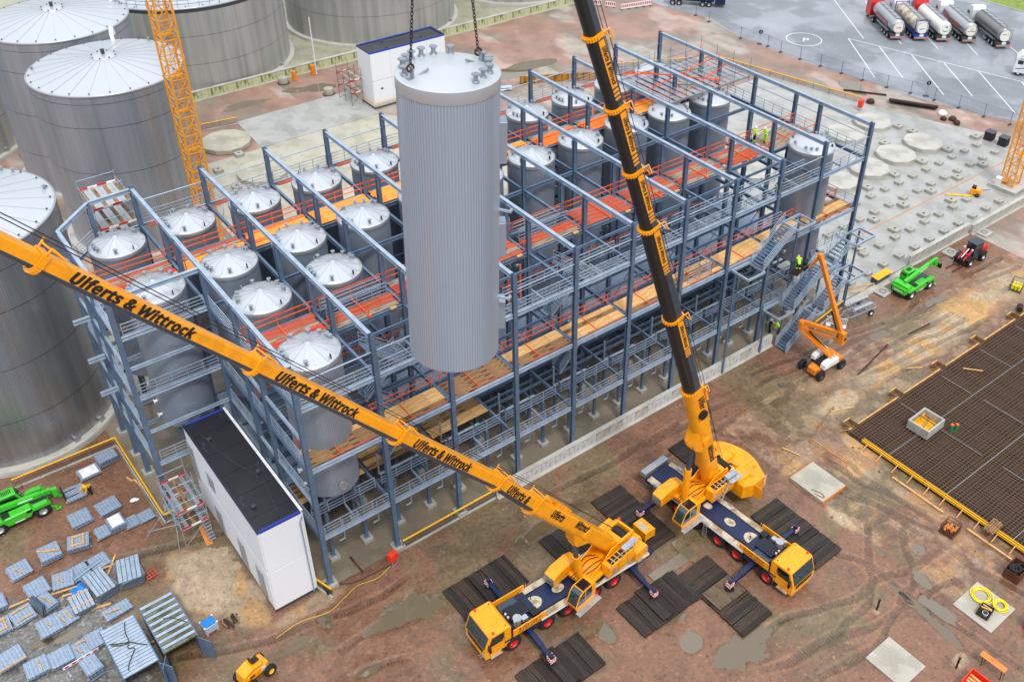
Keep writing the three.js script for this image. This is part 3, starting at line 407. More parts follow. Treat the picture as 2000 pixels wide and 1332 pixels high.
  // inner stairs
  for (const x of [8, 26]) { flight(V(x - 1.2, L2, 25.4), V(x + 2.2, 15.3, 25.4), 1.1); landing(x + 2.2, x + 3.4, 24.4, 27.2, 15.2, 1); flight(V(x + 2.2, 15.3, 26.7), V(x - 1.2, L3, 26.7), 1.1); flight(V(x - 0.2, L1, 25.4), V(x + 3, 8.9, 25.4), 1.1); flight(V(x + 3, 8.9, 26.7), V(x - 0.4, L2, 26.7), 1.1); railing(V(x - 1.6, 0, 20.9), V(x + 3.6, 0, 20.9), L3); railing(V(x - 1.6, 0, 21.9), V(x + 3.6, 0, 21.9), L3); }
  // small hatch railing in the middle gallery
  for (const x of [37.4]) { railing(V(x, 0, 28.2), V(x + 3, 0, 28.2), L2 + 0.1); railing(V(x, 0, 29.7), V(x + 3, 0, 29.7), L2 + 0.1); railing(V(x + 3, 0, 28.2), V(x + 3, 0, 29.7), L2 + 0.1); }
  // diagonal bracing inside, seen through the bays
  for (const [x, z0, z1, y0, y1] of [[LX + 1.3, 13.6, 10.6, 12.3, 8.4]]) M('brace', br(V(x, y0, z0), V(x + 2.4, y1, z1), 0.12, 0.12), mat.galv, frame);
}

// ---------- tanks ----------
function ribShell(R, y0, y1, n, depth = 0.035) {               // trapezoid-profile cladding, flat faces
  const prof = [], pos = [];
  for (let k = 0; k < n; k++) { const a = k / n * 2 * PI, s = 2 * PI / n; for (const [f, d] of [[0, 0], [0.62, 0], [0.72, -depth], [0.9, -depth]]) prof.push([a + s * f, R + d]); }
  for (let k = 0; k < prof.length; k++) {
    const [a, r] = prof[k], [b, q] = prof[(k + 1) % prof.length], x0 = Math.cos(a) * r, z0 = Math.sin(a) * r, x1 = Math.cos(b) * q, z1 = Math.sin(b) * q;
    pos.push(x0, y0, z0, x0, y1, z0, x1, y1, z1, x0, y0, z0, x1, y1, z1, x1, y0, z1);
  }
  const g = new THREE.BufferGeometry(); g.setAttribute('position', new THREE.Float32BufferAttribute(pos, 3)); g.computeVertexNormals(); return metreUV(g);
}
const nozG = metreUV(mg([cy(0.09, 0.09, 0.34, 0, 0.17, 0, 10), cy(0.17, 0.17, 0.05, 0, 0.34, 0, 12), cy(0.12, 0.14, 0.06, 0, 0.03, 0, 10)]));
const lugG = metreUV(mg([bx(0.05, 0.3, 0.22, 0, 0.15), cy(0.12, 0.12, 0.05, 0, 0.3, 0, 12, 'x')]));
function coneLid(R, prof, n) {                                 // folded sheet lid: flat sectors meeting at raised seams
  const pos = []; for (let k = 0; k < n; k++) { const a0 = k / n * 2 * PI, a1 = (k + 1) / n * 2 * PI; for (let i = 0; i + 1 < prof.length; i++) { const [r0, y0] = prof[i], [r1, y1] = prof[i + 1], P = (r, y, a) => [Math.cos(a) * r, y, Math.sin(a) * r]; pos.push(...P(r0, y0, a0), ...P(r1, y1, a1), ...P(r1, y1, a0)); if (r0 > 1e-3) pos.push(...P(r0, y0, a0), ...P(r0, y0, a1), ...P(r1, y1, a1)); } }
  const g = new THREE.BufferGeometry(); g.setAttribute('position', new THREE.Float32BufferAttribute(pos, 3)); g.computeVertexNormals(); return metreUV(g);
}
const shellSmall = ribShell(2.2, 6.9, 19.15, 92), roofSmall = metreUV(mg([coneLid(2.26, [[0, 0.86], [0.25, 0.74], [1.0, 0.5], [2.05, 0.14], [2.26, 0]], 14), ...Array.from({ length: 14 }, (_, k) => br(V(0.2, 0.78, 0), V(2.1, 0.15, 0), 0.02, 0.035).rotateY(-k / 14 * 2 * PI)), sg(V(0, 0.8, 0), V(0, 1.1, 0), 0.03)])), bottomSmall = metreUV(mg([lathe([[0, 6.2], [1.2, 6.35], [2.0, 6.7], [2.18, 7.0]], 32), cy(0.2, 0.2, 1.0, 0, 5.8, 0, 10)]));
const roofRound = metreUV(lathe([[2.26, 0], [2.26, 0.06], [2.1, 0.2], [1.5, 0.42], [0.8, 0.55], [0, 0.6]].reverse(), 48)), rimSmall = metreUV(lathe([[2.2, -0.3], [2.27, -0.3], [2.27, 0.02], [2.2, 0.02]], 48)), tankLegG = metreUV(mg([bx(0.22, 1.5, 0.22, 0, 6.2, 0)]));
function processTank(x, z, rim, label, o = {}) {
  const dy = rim - 19.15, t = T('process_tank', label, 'tank', [x, dy, z], 0, o.group ?? 'process tanks inside the steel frame');
  M('shell', shellSmall, mat.clad, t); M('roof', o.round ? roofRound : roofSmall, o.round ? mat.cladTop : mat.roofWhite, t, [0, 19.15, 0]); M('rim_band', rimSmall, mat.band, t, [0, 19.15, 0]); M('bottom', bottomSmall, mat.clad, t);
  for (let k = 0; k < 4; k++) M('leg', tankLegG, mat.steelDark, t, [Math.cos(k * PI / 2 + 0.8) * 1.75, -dy * 0, Math.sin(k * PI / 2 + 0.8) * 1.75]);
  const a0 = o.turn ?? 0;
  for (const [a, r] of o.round ? [[0.2, 1.8], [0.45, 1.8], [0.7, 1.85], [2.2, 1.8], [2.5, 1.8], [2.8, 1.8], [3.6, 1.8], [-0.5, 1.8], [-0.2, 1.8], [-0.9, 1.8]] : [[2.75, 1.78], [3.0, 1.78], [3.3, 1.78], [-0.25, 1.75], [-0.45, 1.75], [-0.85, 1.75], [-1.3, 1.8], [1.9, 1.8], [4.3, 1.9]]) M('nozzle', nozG, mat.nozzle, t, [Math.cos(a + a0) * r, 19.15 + (2.26 - r) * 0.42, Math.sin(a + a0) * r]);
  M('lifting_lug', lugG, mat.black, t, [Math.cos(1.15) * 1.95, 19.25, Math.sin(1.15) * 1.95]); M('lifting_lug', lugG, mat.nozzle, t, [Math.cos(-2) * 1.95, 19.25, Math.sin(-2) * 1.95]);
  M('manhole', [cy(0.28, 0.28, 0.25, 0, 7.8, 2.2, 16, 'z'), cy(0.36, 0.36, 0.06, 0, 7.8, 2.33, 16, 'z'), bx(0.5, 0.06, 0.3, 0, 7.4, 2.25)], mat.alu, t).rotation.y = 0.6 - 0.6;
  M('side_nozzle', [cy(0.12, 0.12, 0.4, -2.25, 9.2, 0.3, 10, 'x'), cy(0.2, 0.2, 0.06, -2.42, 9.2, 0.3, 12, 'x'), cy(0.12, 0.12, 0.4, -2.25, 7.9, 0.5, 10, 'x'), cy(0.2, 0.2, 0.06, -2.42, 7.9, 0.5, 12, 'x')], mat.pipeWhite, t);
  return t;
}
const nth = ['first', 'second', 'third', 'fourth', 'fifth', 'sixth', 'seventh', 'eighth', 'ninth', 'tenth', 'eleventh', 'twelfth', 'thirteenth', 'fourteenth', 'fifteenth'];
const cxs = [-2.95, 3, 9, 15, 21, 27, 33, 39, 45, 51, 57];
for (let i = 0; i < 11; i++) processTank(cxs[i], 3.4, 19.0, i === 0 ? 'grey ribbed tank nearest the scaffold tower, along the back railing' : i > 8 ? `round-topped ribbed tank with many short nozzles along the back railing, ${i === 9 ? 'beside the conical roofs' : 'at the far corner'}` : `conical-roofed ribbed tank along the back railing, ${nth[i]} from the scaffold tower`, { turn: [0, 0.15, -0.1, 0.3, 0.05, 0, 0.2, -0.2, 0.1, 0, 0.2][i], round: i > 8, group: 'tanks in the back row' });
for (let i = 0; i < 11; i++) processTank(i === 0 ? -2.9 : cxs[i], 12.2, i > 8 ? 19.0 : 19.45, i === 0 ? 'grey ribbed tank partly behind the long yellow boom, in the end bay' : i > 8 ? `ribbed tank with short upright nozzles beside the strapped deck, ${i === 9 ? 'nearer the black boom' : 'nearer the lorry park'}` : `conical-roofed ribbed tank before the rear walkway, ${nth[i]} from the white building end`, { turn: [0.4, 0, 0.35, -0.15, 0.1, 0.2, 0.9, 0.8, 1.0, 0, 0.3][i], round: i > 8, group: 'tanks in the second row' });
processTank(3.2, 17.7, 19.05, 'white-roofed ribbed tank beside the front plank walkway, in the bay next to the yellow boom', { turn: 0.5, group: 'tanks in the third row' });
processTank(9.3, 17.7, 19.2, 'white-roofed ribbed tank beside the front plank walkway, one bay nearer the hanging tank', { turn: 0.2, group: 'tanks in the third row' });
processTank(2.7, 26.8, 19.9, 'tall ribbed tank at the front corner above the white cabin with black roof', { turn: 0.2 });
processTank(56.3, 26.8, 19.5, 'dark ribbed tank at the far end beside the outer stairs', { round: true });

// the big storage tanks
function bigTank(x, z, R, H, courses, label, o = {}) {
  const t = T('storage_tank', label, 'storage tank', [x, 0, z], 0, o.group);
  M('ring_base', lathe([[R + 0.75, 0], [R + 0.75, 0.5], [R + 0.6, 0.55], [R - 0.2, 0.55]], 72), mat.block, t);
  const n = Math.round(2 * PI * R / 0.2), m = o.mat; let y = 0.55;
  M('inner_skin', cy(R - 0.07, R - 0.07, H - 0.6, 0, 0.55 + (H - 0.6) / 2, 0, 72, 'y', true), mat.darkGrey, t);
  courses.forEach((h, k) => { M('cladding_course', ribShell(R, y, y + h - 0.05, n, 0.04), m, t); y += h; });
  M('eaves_band', lathe([[R - 0.02, 0], [R + 0.06, 0], [R + 0.08, 0.16], [R - 0.05, 0.24]], 72), mat.band, t, [0, H - 0.1, 0]);
  // roof of wedge sheets with standing seams
  const ns = o.ns ?? 24, rise = o.rise ?? R * 0.17, pos = [], s = 2 * PI / ns;
  const wedge = new THREE.BufferGeometry(); const P = (r, a) => [Math.cos(a) * r, (1 - r / R) * rise, Math.sin(a) * r];
  for (let i = 0; i < 6; i++) for (let q = 0; q < 3; q++) { const r0 = 1.2 + (R + 0.05 - 1.2) * i / 6, r1 = 1.2 + (R + 0.05 - 1.2) * (i + 1) / 6, a0 = s * (q / 3), a1 = s * ((q + 1) / 3); pos.push(...P(r0, a0), ...P(r1, a1), ...P(r1, a0), ...P(r0, a0), ...P(r0, a1), ...P(r1, a1)); }
  wedge.setAttribute('position', new THREE.Float32BufferAttribute(pos, 3)); wedge.computeVertexNormals();
  const seam = br(V(1.2, rise * (1 - 1.2 / R) + 0.02, 0), V(R, 0.02, 0), 0.035, 0.06); const boltG = metreUV(mg([cy(0.08, 0.08, 0.1, R - 0.35, 0.12, 0, 8)]));
  metreUV(wedge); metreUV(seam);
  for (let k = 0; k < ns; k++) { M('roof_sheet', wedge, o.roof ?? mat.roofWhite, t, [0, H + 0.1, 0], -k * s); M('roof_seam', seam, mat.cladTop, t, [0, H + 0.1, 0], -k * s); M('rim_bolt', boltG, mat.darkGrey, t, [0, H + 0.1, 0], -k * s); }
  M('cap_ring', lathe([[1.35, 0], [1.4, 0.12], [1.15, 0.2], [0.3, 0.3], [0, 0.3]].reverse(), 32), mat.roofWhite, t, [0, H + 0.02 + rise * (1 - 1.25 / R), 0]);
  M('cap_vent', [bx(0.34, 0.4, 0.34, 0, 0.2), bx(0.44, 0.06, 0.44, 0, 0.43)], mat.darkGrey, t, [0, H + rise * 0.9 + 0.3, 0]);
  for (let k = 0; k < 8; k++) M('cap_bolt', metreUV(cy(0.08, 0.08, 0.16, 1.25, 0, 0, 8)), mat.darkGrey, t, [0, H + rise * (1 - 1.25 / R) + 0.22, 0], k * PI / 4 + 0.2);
  if (o.goose) { const a = o.goose, cv = new THREE.CatmullRomCurve3([V(R - 1.0, 0.2, 0), V(R - 1.0, 0.95, 0), V(R - 0.55, 1.45, 0), V(R - 0.05, 1.1, 0), V(R + 0.15, 0.55, 0)]); M('gooseneck_vent', new THREE.TubeGeometry(cv, 20, 0.24, 10), mat.pipeWhite, t, [0, H + 0.1, 0], a); }
  for (const a of o.noz ?? []) M('roof_nozzle', nozG, mat.nozzle, t, [Math.cos(a) * (R - 0.6), H + 0.22, Math.sin(a) * (R - 0.6)]);
  for (const a of [0.9, 1.25]) M('base_flange', [cy(0.2, 0.2, 0.5, R + 0.05, 0.9, 0, 12, 'x'), bx(0.12, 0.5, 0.5, R + 0.3, 0.85, 0)], mat.alu, t, [0, 0, 0], -a);
  return t;
}
const weathered = (hex, seedo, sp, ro, me) => mk(hex, ro, me, { map: tex(512, 128, (u, v) => { const a = fbm(u * 40 + seedo, v * 0.8 + seedo, 4, 40), b = fbm(u * 8 + seedo, v * 2, 3, 8), c = 0.93 + 0.42 * sp * (a - 0.5) + 0.3 * sp * (b - 0.5); return [c * (1 + 0.03 * (b - 0.5)), c, c * (1 - 0.03 * (b - 0.5))]; }, true, [17, 21]) });
const wNear = weathered(0xb2b4b8, 2, 0.5, 0.3, 0.75), wMid = weathered(0xb4bac4, 9, 0.45, 0.36, 0.6), wFar = weathered(0xbcbcba, 15, 0.65, 0.42, 0.4);
bigTank(-13.25, -5.6, 8.24, 21.0, [4.6, 5.3, 5.3, 3.6, 1.65], 'big ribbed storage tank beside the grating stacks and yellow mesh fence', { mat: wNear, goose: 1.45, noz: [-0.75, -0.85, -0.6, -1.2, -1.35, 0.05], group: 'big storage tanks' });
bigTank(7.8, -32, 8.12, 19.9, [5, 5.4, 5.4, 2.7, 0.85], 'big ribbed storage tank with white segmented roof behind the yellow tower crane mast', { mat: wMid, goose: 1.15, noz: [3.6, -0.6], group: 'big storage tanks' });
bigTank(7.6, -50.3, 8.35, 20.0, [5, 5.4, 5.4, 2.7, 0.9], 'big ribbed storage tank with gooseneck vent, rearmost of the two white segmented roofs', { mat: wMid, goose: 0.2, noz: [-0.3, -0.15, 0.0, 3.4], group: 'big storage tanks' });
bigTank(32.4, -77.2, 14.3, 13.2, [4.2, 4.3, 3.6], 'wide weathered grey tank with railing on its rim, left of the white flag pole', { mat: wFar, ns: 36, rise: 1.2, group: 'wide weathered tanks' });
bigTank(64.7, -78.4, 14.8, 13.2, [4.6, 4.4, 3.2], 'wide weathered grey tank behind the narrow white building', { mat: wFar, ns: 36, rise: 1.2, group: 'wide weathered tanks' });
bigTank(97.5, -79.5, 14.6, 13.2, [4.6, 4.4, 3.2], 'wide weathered grey tank standing past the far end of the mossy wall', { mat: wFar, ns: 36, rise: 1.2, group: 'wide weathered tanks' });
bigTank(-10, -72, 14.5, 13.2, [4.6, 4.4, 3.2], 'wide pale-roofed tank peeking over the rearmost white segmented roof', { mat: wFar, ns: 48, rise: 2.2, group: 'wide weathered tanks' });
{ // rim railing of the wide tank
  const t = T('rim_railing', 'thin blue railing round the rim of the wide weathered tank', 'railing', [32.4, 13.3, -77.2]); const R = 14.1;
  for (const h of [0.55, 1.1]) M('rail', new THREE.TorusGeometry(R, 0.045, 6, 96).rotateX(PI / 2), mat.steel, t, [0, h, 0]);
  const pg = metreUV(bx(0.05, 1.15, 0.05, R, 0.55, 0)); for (let k = 0; k < 60; k++) M('post', pg, mat.steel, t, [0, 0, 0], k / 60 * 2 * PI);
}
// the hanging tank
{
  const R = 2.3, L = 15.1, t = T('hanging_tank', 'tall grey ribbed cylindrical tank hanging from two chains in mid air', 'tank', [3.85, 31.0, 44.55]);
  t.rotation.z = -0.012; t.rotation.x = 0.012; t.rotation.set(0.006, 0, -0.034);
  for (const [a, b, q] of [[0.06, 5.2, 0], [5.15, 10.0, 0.008], [9.95, L - 0.55, 0]]) M('cladding_course', ribShell(R + q, a, b, 104, 0.032), mat.cladHang, t); M('lower_band', lathe([[R - 0.14, 0.0], [R - 0.02, 0.02], [R - 0.02, 0.1]], 64), mat.band, t);
  M('bottom', lathe([[0, 0.0], [0.8, 0.02], [1.8, 0.08], [R - 0.1, 0.12]], 48), mat.clad, t);
  M('top_band', lathe([[R + 0.01, L - 0.6], [R + 0.03, L - 0.58], [R + 0.03, L], [R - 0.1, L + 0.02]], 72), mat.band, t); M('band_joint', bx(0.05, 0.6, 0.04, 0.75, L - 0.3, R * 0.945), mat.darkGrey, t);
  M('roof', lathe([[R + 0.04, 0], [R - 0.05, 0.05], [1.4, 0.2], [0, 0.34]].reverse(), 64), mat.cladTop, t, [0, L, 0]);
  const big = metreUV(mg([cy(0.1, 0.1, 0.36, 0, 0.18, 0, 12), cy(0.19, 0.19, 0.05, 0, 0.36, 0, 14), cy(0.14, 0.18, 0.08, 0, 0.04, 0, 12)]));
  for (const [a, r] of [[1.15, 1.85], [0.8, 1.75], [0.45, 1.85], [0.1, 1.85], [-0.1, 1.95], [-0.35, 1.9], [3.55, 2.0], [3.8, 2.0], [4.05, 2.0], [4.35, 2.0], [4.65, 1.95], [5.05, 1.9], [3.1, 1.95]]) M('nozzle', big, mat.nozzle, t, [Math.cos(a + 0.3) * r, L + 0.12, Math.sin(a + 0.3) * r]);
  for (const x of [-1.8, 1.75]) M('lifting_lug', [bx(0.5, 0.06, 0.3, x, L + 0.1, 0), bx(0.05, 0.5, 0.28, x, L + 0.33, 0), bx(0.8, 0.08, 0.1, x * 0.75, L + 0.2, 0, 0, 0, x < 0 ? 0.4 : -0.4)], mat.nozzle, t);
  for (const y of [8.5, 3.5]) M('side_bracket', [bx(0.75, 0.1, 0.12, 0.3, 0, 0), cy(0.15, 0.15, 0.1, -0.05, -0.02, 0.12, 12, 'z'), bx(0.1, 0.12, 0.3, 0.65, 0, -0.1)].map(g => g.rotateY(-1.0).translate(R * 0.66, y, R * 0.72)), mat.galv, t);
  for (const [y, h] of [[11.75, 2.1], [6.55, 1.9], [2.05, 1.7]]) { M('side_cabinet', rb(0.4, h, 0.75, R + 0.12, y, 0, 0.03), mat.clad, t).rotation.y = -0.52; M('cabinet_hinge', [bx(0.05, 0.12, 0.1, R + 0.34, y + h * 0.3, 0.2), bx(0.05, 0.12, 0.1, R + 0.34, y - h * 0.3, 0.2)], mat.darkGrey, t).rotation.y = -0.52; }
  M('support_foot', bx(0.5, 0.8, 0.4, 0.3, -0.3, 1.4), mat.galv, t); M('support_foot', bx(0.35, 0.3, 0.35, -1.7, 0.1, 1.0), mat.galv, t);
  M('outlet_pipe', [cy(0.28, 0.28, 0.7, 0.2, -0.2, 0.6, 14)], mat.galv, t);
  // chains of alternating links
  mat.chainDark = mk(0x2a221d, 0.6, 0.4); const linkG = metreUV(new THREE.TorusGeometry(0.062, 0.02, 6, 10).scale(1, 1.6, 1));
  for (const [x, z, nm] of [[2.6, 44.5, 'dark lifting chain on the lug facing the yellow-lettered boom'], [6.12, 44.45, 'dark lifting chain on the lug facing the black boom']]) {
    const c = T('lifting_chain', nm, 'chain', [x, 46.62 + (x < 4 ? 0.06 : -0.06), z], 0, 'chains carrying the tank'); const n = 108, top = V(4.9 - x, 17.5, 44.2 - z); const q = new THREE.Quaternion().setFromUnitVectors(_y, top.clone().normalize()); c.quaternion.copy(q);
    for (let k = 0; k < n; k++) M('link', linkG, mat.chainDark, c, [0, 0.1 + k * 0.156, 0], k % 2 ? PI / 2 : 0);
    M('shackle', new THREE.TorusGeometry(0.16, 0.05, 8, 16), mat.brownSteel, c, [0, -0.02, 0]);
  }
}

// ---------- lettering ----------
const font = await new FontLoader().loadAsync('fonts/droid/droid_sans_bold.typeface.json');
function words(str, len, cap, slant = 0.18, depth = 0.012) {   // heavy slanted letters, len long, cap high, flat on xy, start at 0
  const g = new TextGeometry(str, { font, size: 1, depth: 0.02, curveSegments: 3, bevelEnabled: true, bevelSize: 0.035, bevelThickness: 0.001, bevelSegments: 1 });
  g.computeBoundingBox(); const b = g.boundingBox, w = b.max.x - b.min.x; g.translate(-b.min.x, 0, 0);
  const k = len / w, v = cap / 0.75; g.applyMatrix4(new THREE.Matrix4().set(k, slant * v, 0, 0, 0, v, 0, 0, 0, 0, depth / 0.022, 0, 0, 0, 0, 1)); return g;
}
const stripeT = tex(64, 64, (u, v) => ((u + v) * 2.5) % 1 < 0.5 ? [0.82, 0.1, 0.1] : [0.95, 0.94, 0.92], true, [0.7, 0.7]);
mat.stripe = mk(0xffffff, 0.5, 0, { map: stripeT });
const smallPrintT = tex(256, 64, (u, v) => { const rows = [[0.1, 0.22], [0.3, 0.42], [0.55, 0.72], [0.8, 0.9]]; for (const [a, b] of rows) if (v > a && v < b && u > 0.12 && u < 0.9) { const c = vnoise(u * 70, a * 40); if (c > 0.38) return [0.13, 0.09, 0.03]; } return [0.96, 0.6, 0.05]; });
mat.printBoard = mk(0xffffff, 0.4, 0, { map: smallPrintT });

// ---------- the two mobile cranes ----------
function boomSection(w, h, split, a, b, S) {                    // box boom with rounded belly; returns [upper, belly] geometries in world axes
  const c = 0.08 * h, up = new THREE.Shape(), lo = new THREE.Shape();
  up.moveTo(-w / 2, split); up.lineTo(-w / 2, h / 2 - c); up.lineTo(-w / 2 + c, h / 2); up.lineTo(w / 2 - c, h / 2); up.lineTo(w / 2, h / 2 - c); up.lineTo(w / 2, split); up.closePath();
  const n = 10; lo.moveTo(w / 2, split); for (let k = 0; k <= n; k++) { const t = k / n * PI; lo.lineTo(Math.cos(t) * w / 2, Math.min(split, -h * 0.12) - Math.sin(t) * (h / 2 + Math.min(split, -h * 0.12))); } lo.lineTo(-w / 2, split); lo.closePath();
  const L = a.distanceTo(b), d = b.clone().sub(a).normalize(), nrm = d.clone().cross(S).normalize();
  if (nrm.y < 0) nrm.negate(); const s = nrm.clone().cross(d).normalize();
  const m = new THREE.Matrix4().makeBasis(s, nrm, d).setPosition(a);
  const ex = sh => new THREE.ExtrudeGeometry(sh, { depth: L, bevelEnabled: false, curveSegments: 4 }).applyMatrix4(m);
  return { upper: ex(up), belly: ex(lo), m, L };
}
function mobileCrane(o) {
  const root = T('mobile_crane', o.label, 'mobile crane', [o.at[0], 0, o.at[1]]), R = root.position;
  const car = new THREE.Matrix4().makeRotationY(o.carTurn), sup = new THREE.Matrix4().makeRotationY(o.supTurn).setPosition(o.turn[0] - R.x, 0, o.turn[1] - R.z);
  const C = (name, g, m, par = root) => { const k = M(name, g, m, par); if (par === root) k.applyMatrix4(car); return k; };
  const Sp = (name, g, m, par = root) => { const k = M(name, g, m, par); if (par === root) k.applyMatrix4(sup); return k; };
  // carrier
  C('chassis', [rb(15, 0.55, 1.2, 0, 1.1, 0), rb(9.5, 0.5, 2.2, -1.2, 1.32, 0, 0.04)], mat.navy);
  C('deck', prof([[-7.3, 1.6], [-7.3, 1.78], [3.4, 1.78], [4.0, 1.72], [4.0, 1.6]], 1.95), mat.navy);
  for (const s of [-1, 1]) {
    const f = C('side_walkway', [rb(10.4, 0.07, 0.5, -2.0, 1.7, s * 1.25, 0.02), rb(10.4, 0.1, 0.05, -2.0, 1.66, s * 1.5, 0.02)], mat.cream);
    C('walkway_edge', rb(10.4, 0.14, 0.04, -2.0, 1.62, s * 1.53, 0.01), mat.white);
    C('side_skirt', [bx(0.9, 0.5, 0.1, 0.7, 1.25, s * 1.4), bx(1.5, 0.5, 0.1, -5.9, 1.25, s * 1.4), bx(1.2, 0.45, 0.1, 3.9, 1.2, s * 1.4)], mat.navy);
    const pb = C('side_board', rb(2.9, 0.72, 0.08, 4.2, 1.95, s * 1.44, 0.02), mat.yellow);
    const pg = new THREE.PlaneGeometry(2.6, 0.6); pg.userData.keepUV = true; if (s > 0) { } else pg.rotateY(PI); C('board_print', pg.translate(4.2, 1.95, s * 1.487), mat.printBoard);
    for (const x of [-0.6, -6.2]) C('ladder', [bx(0.04, 1.5, 0.04, x - 0.18, 0.95, s * 1.62), bx(0.04, 1.5, 0.04, x + 0.18, 0.95, s * 1.62), ...[0, 1, 2, 3, 4].map(k => bx(0.36, 0.03, 0.05, x, 0.35 + k * 0.3, s * 1.62)), bx(0.5, 0.04, 0.25, x, 1.74, s * 1.45)], mat.alu);
  }
  for (const [x, z, r] of [[0.6, 0, 0.34], [-1.8, 0, 0.3]]) C('deck_disc', cy(r * 1.5, r * 1.5, 0.01, 0, 0, 0, 24).scale(1, 1, 0.72).translate(x, 1.79, z), mat.cream);
  C('deck_disc', mg([cy(0.72, 0.72, 0.01, 0, 0, 0, 24), bx(0.6, 0.01, 1.0, 0.5, -0.001, 0)]).scale(1, 1, 0.8).translate(2.9, 1.792, 0), mat.cream);
  C('engine_cover', [rb(1.6, 0.4, 1.2, 4.4, 1.95, 0, 0.05), rb(2.4, 0.2, 2.6, 4.2, 1.75, 0, 0.03)], mat.navy);
  for (const x of [3.95, 4.75]) C('cover_panel', rb(0.72, 0.03, 0.9, x, 2.17, 0, 0.01), mat.black);
  C('checker_plate', rb(1.5, 0.06, 0.75, 4.6, 1.92, -o.ex * 0.9, 0.01), mat.slate);
  C('exhaust', [cy(0.3, 0.34, 0.7, 4.9, 2.15, o.ex * 0.85, 16), cy(0.34, 0.34, 0.06, 4.9, 2.52, o.ex * 0.85, 16), cy(0.1, 0.1, 0.5, 5.25, 2.4, o.ex * 1.05, 10), rb(0.5, 0.3, 0.4, 4.35, 2.2, o.ex * 0.95, 0.03)], mat.alu);
  C('tool_box', [rb(0.6, 0.35, 0.6, 3.4, 2.0, o.ex * 0.85, 0.04), bx(0.05, 0.5, 0.05, 2.9, 2.1, 0.3), bx(0.06, 0.1, 0.3, 5.35, 2.12, -0.35)], mat.black);
  for (const z of [-0.25, 0.1]) C('filter_cap', cy(0.09, 0.09, 0.18, 5.3, 2.2, z, 10), mat.whiteDirty);
  // cab
  const cab = C('cab', [prof([[5.75, 0.75], [5.75, 2.75], [5.95, 2.93], [7.45, 2.93], [7.6, 2.82], [7.98, 1.75], [8.02, 0.7], [7.7, 0.62], [6.7, 0.62], [6.6, 0.9]], 2.75, 0.05)], mat.yellow);
  M('windscreen', bx(0.03, 1.12, 2.45, 0, 0, 0).rotateZ(0.335).translate(7.82, 2.24, 0), mat.glassTeal, cab);
  for (const s of [-1, 1]) {
    M('side_window', prof([[6.55, 1.85], [6.4, 2.15], [6.4, 2.72], [7.4, 2.72], [7.75, 1.85]], 0.03).translate(0, 0, s * 1.375), mat.glass, cab);
    M('mirror', [rb(0.18, 0.5, 0.28, 7.75, 1.95, s * 1.6, 0.05), bx(0.06, 0.06, 0.3, 7.75, 2.2, s * 1.48)], mat.black, cab);
    M('beacon', cy(0.09, 0.1, 0.16, 7.2, 3.0, s * 1.2, 12), mat.redBox, cab); M('headlamp', rb(0.05, 0.18, 0.4, 8.02, 0.95, s * 1.05, 0.02), mat.alu, cab); M('warning_stripe', bx(0.28, 0.75, 0.03, 5.9, 1.1, s * 1.39), mat.stripe, cab);
    M('cab_step', rb(1.0, 0.16, 0.14, 7.1, 0.62, s * 1.42, 0.03), mat.alu, cab); M('roof_vent', cy(0.05, 0.05, 0.05, 6.1, 2.95, s * 1.1, 8), mat.black, cab);
  }
  M('grille', [bx(0.03, 0.1, 2.0, 8.03, 1.5, 0), bx(0.03, 0.08, 2.0, 8.035, 1.28, 0)], mat.black, cab); M('wiper', [bx(0.02, 0.6, 0.03, 7.96, 2.0, 0.4, 0.5), bx(0.02, 0.6, 0.03, 7.96, 2.0, -0.5, 0.5)], mat.black, cab); M('tow_hook', [bx(0.2, 0.06, 0.05, 8.1, 0.62, -0.9), bx(0.2, 0.06, 0.05, 8.1, 0.62, -0.7)], mat.alu, cab);
  const tyreG = metreUV(mg([lathe([[0.36, -0.24], [0.62, -0.26], [0.7, -0.18], [0.7, 0.18], [0.62, 0.26], [0.36, 0.24]], 28).rotateX(PI / 2)])), rimG = metreUV(mg([lathe([[0.0, 0.06], [0.14, 0.1], [0.2, 0.06], [0.34, 0.12], [0.37, 0.24], [0.4, 0.245]], 24).rotateX(PI / 2), cy(0.09, 0.09, 0.1, 0, 0, 0.12, 10, 'z')]));
  for (const d of [2.4, 5.45, 7.35, 9.9, 11.8]) for (const s of [-1, 1]) { const w = C('wheel', tyreG, mat.rubber); w.applyMatrix4(new THREE.Matrix4()); w.position.copy(V(8 - d, 0.7, s * 1.2).applyMatrix4(car)); if (s < 0) w.rotation.y += PI; M('rim', rimG, mat.red, w); }
  for (const s of [-1, 1]) C('mudguard', [2.4, 5.45, 7.35, 9.9, 11.8].map(d => rb(1.5, 0.06, 0.55, 8 - d, 1.48, s * 1.2, 0.02)), mat.black);
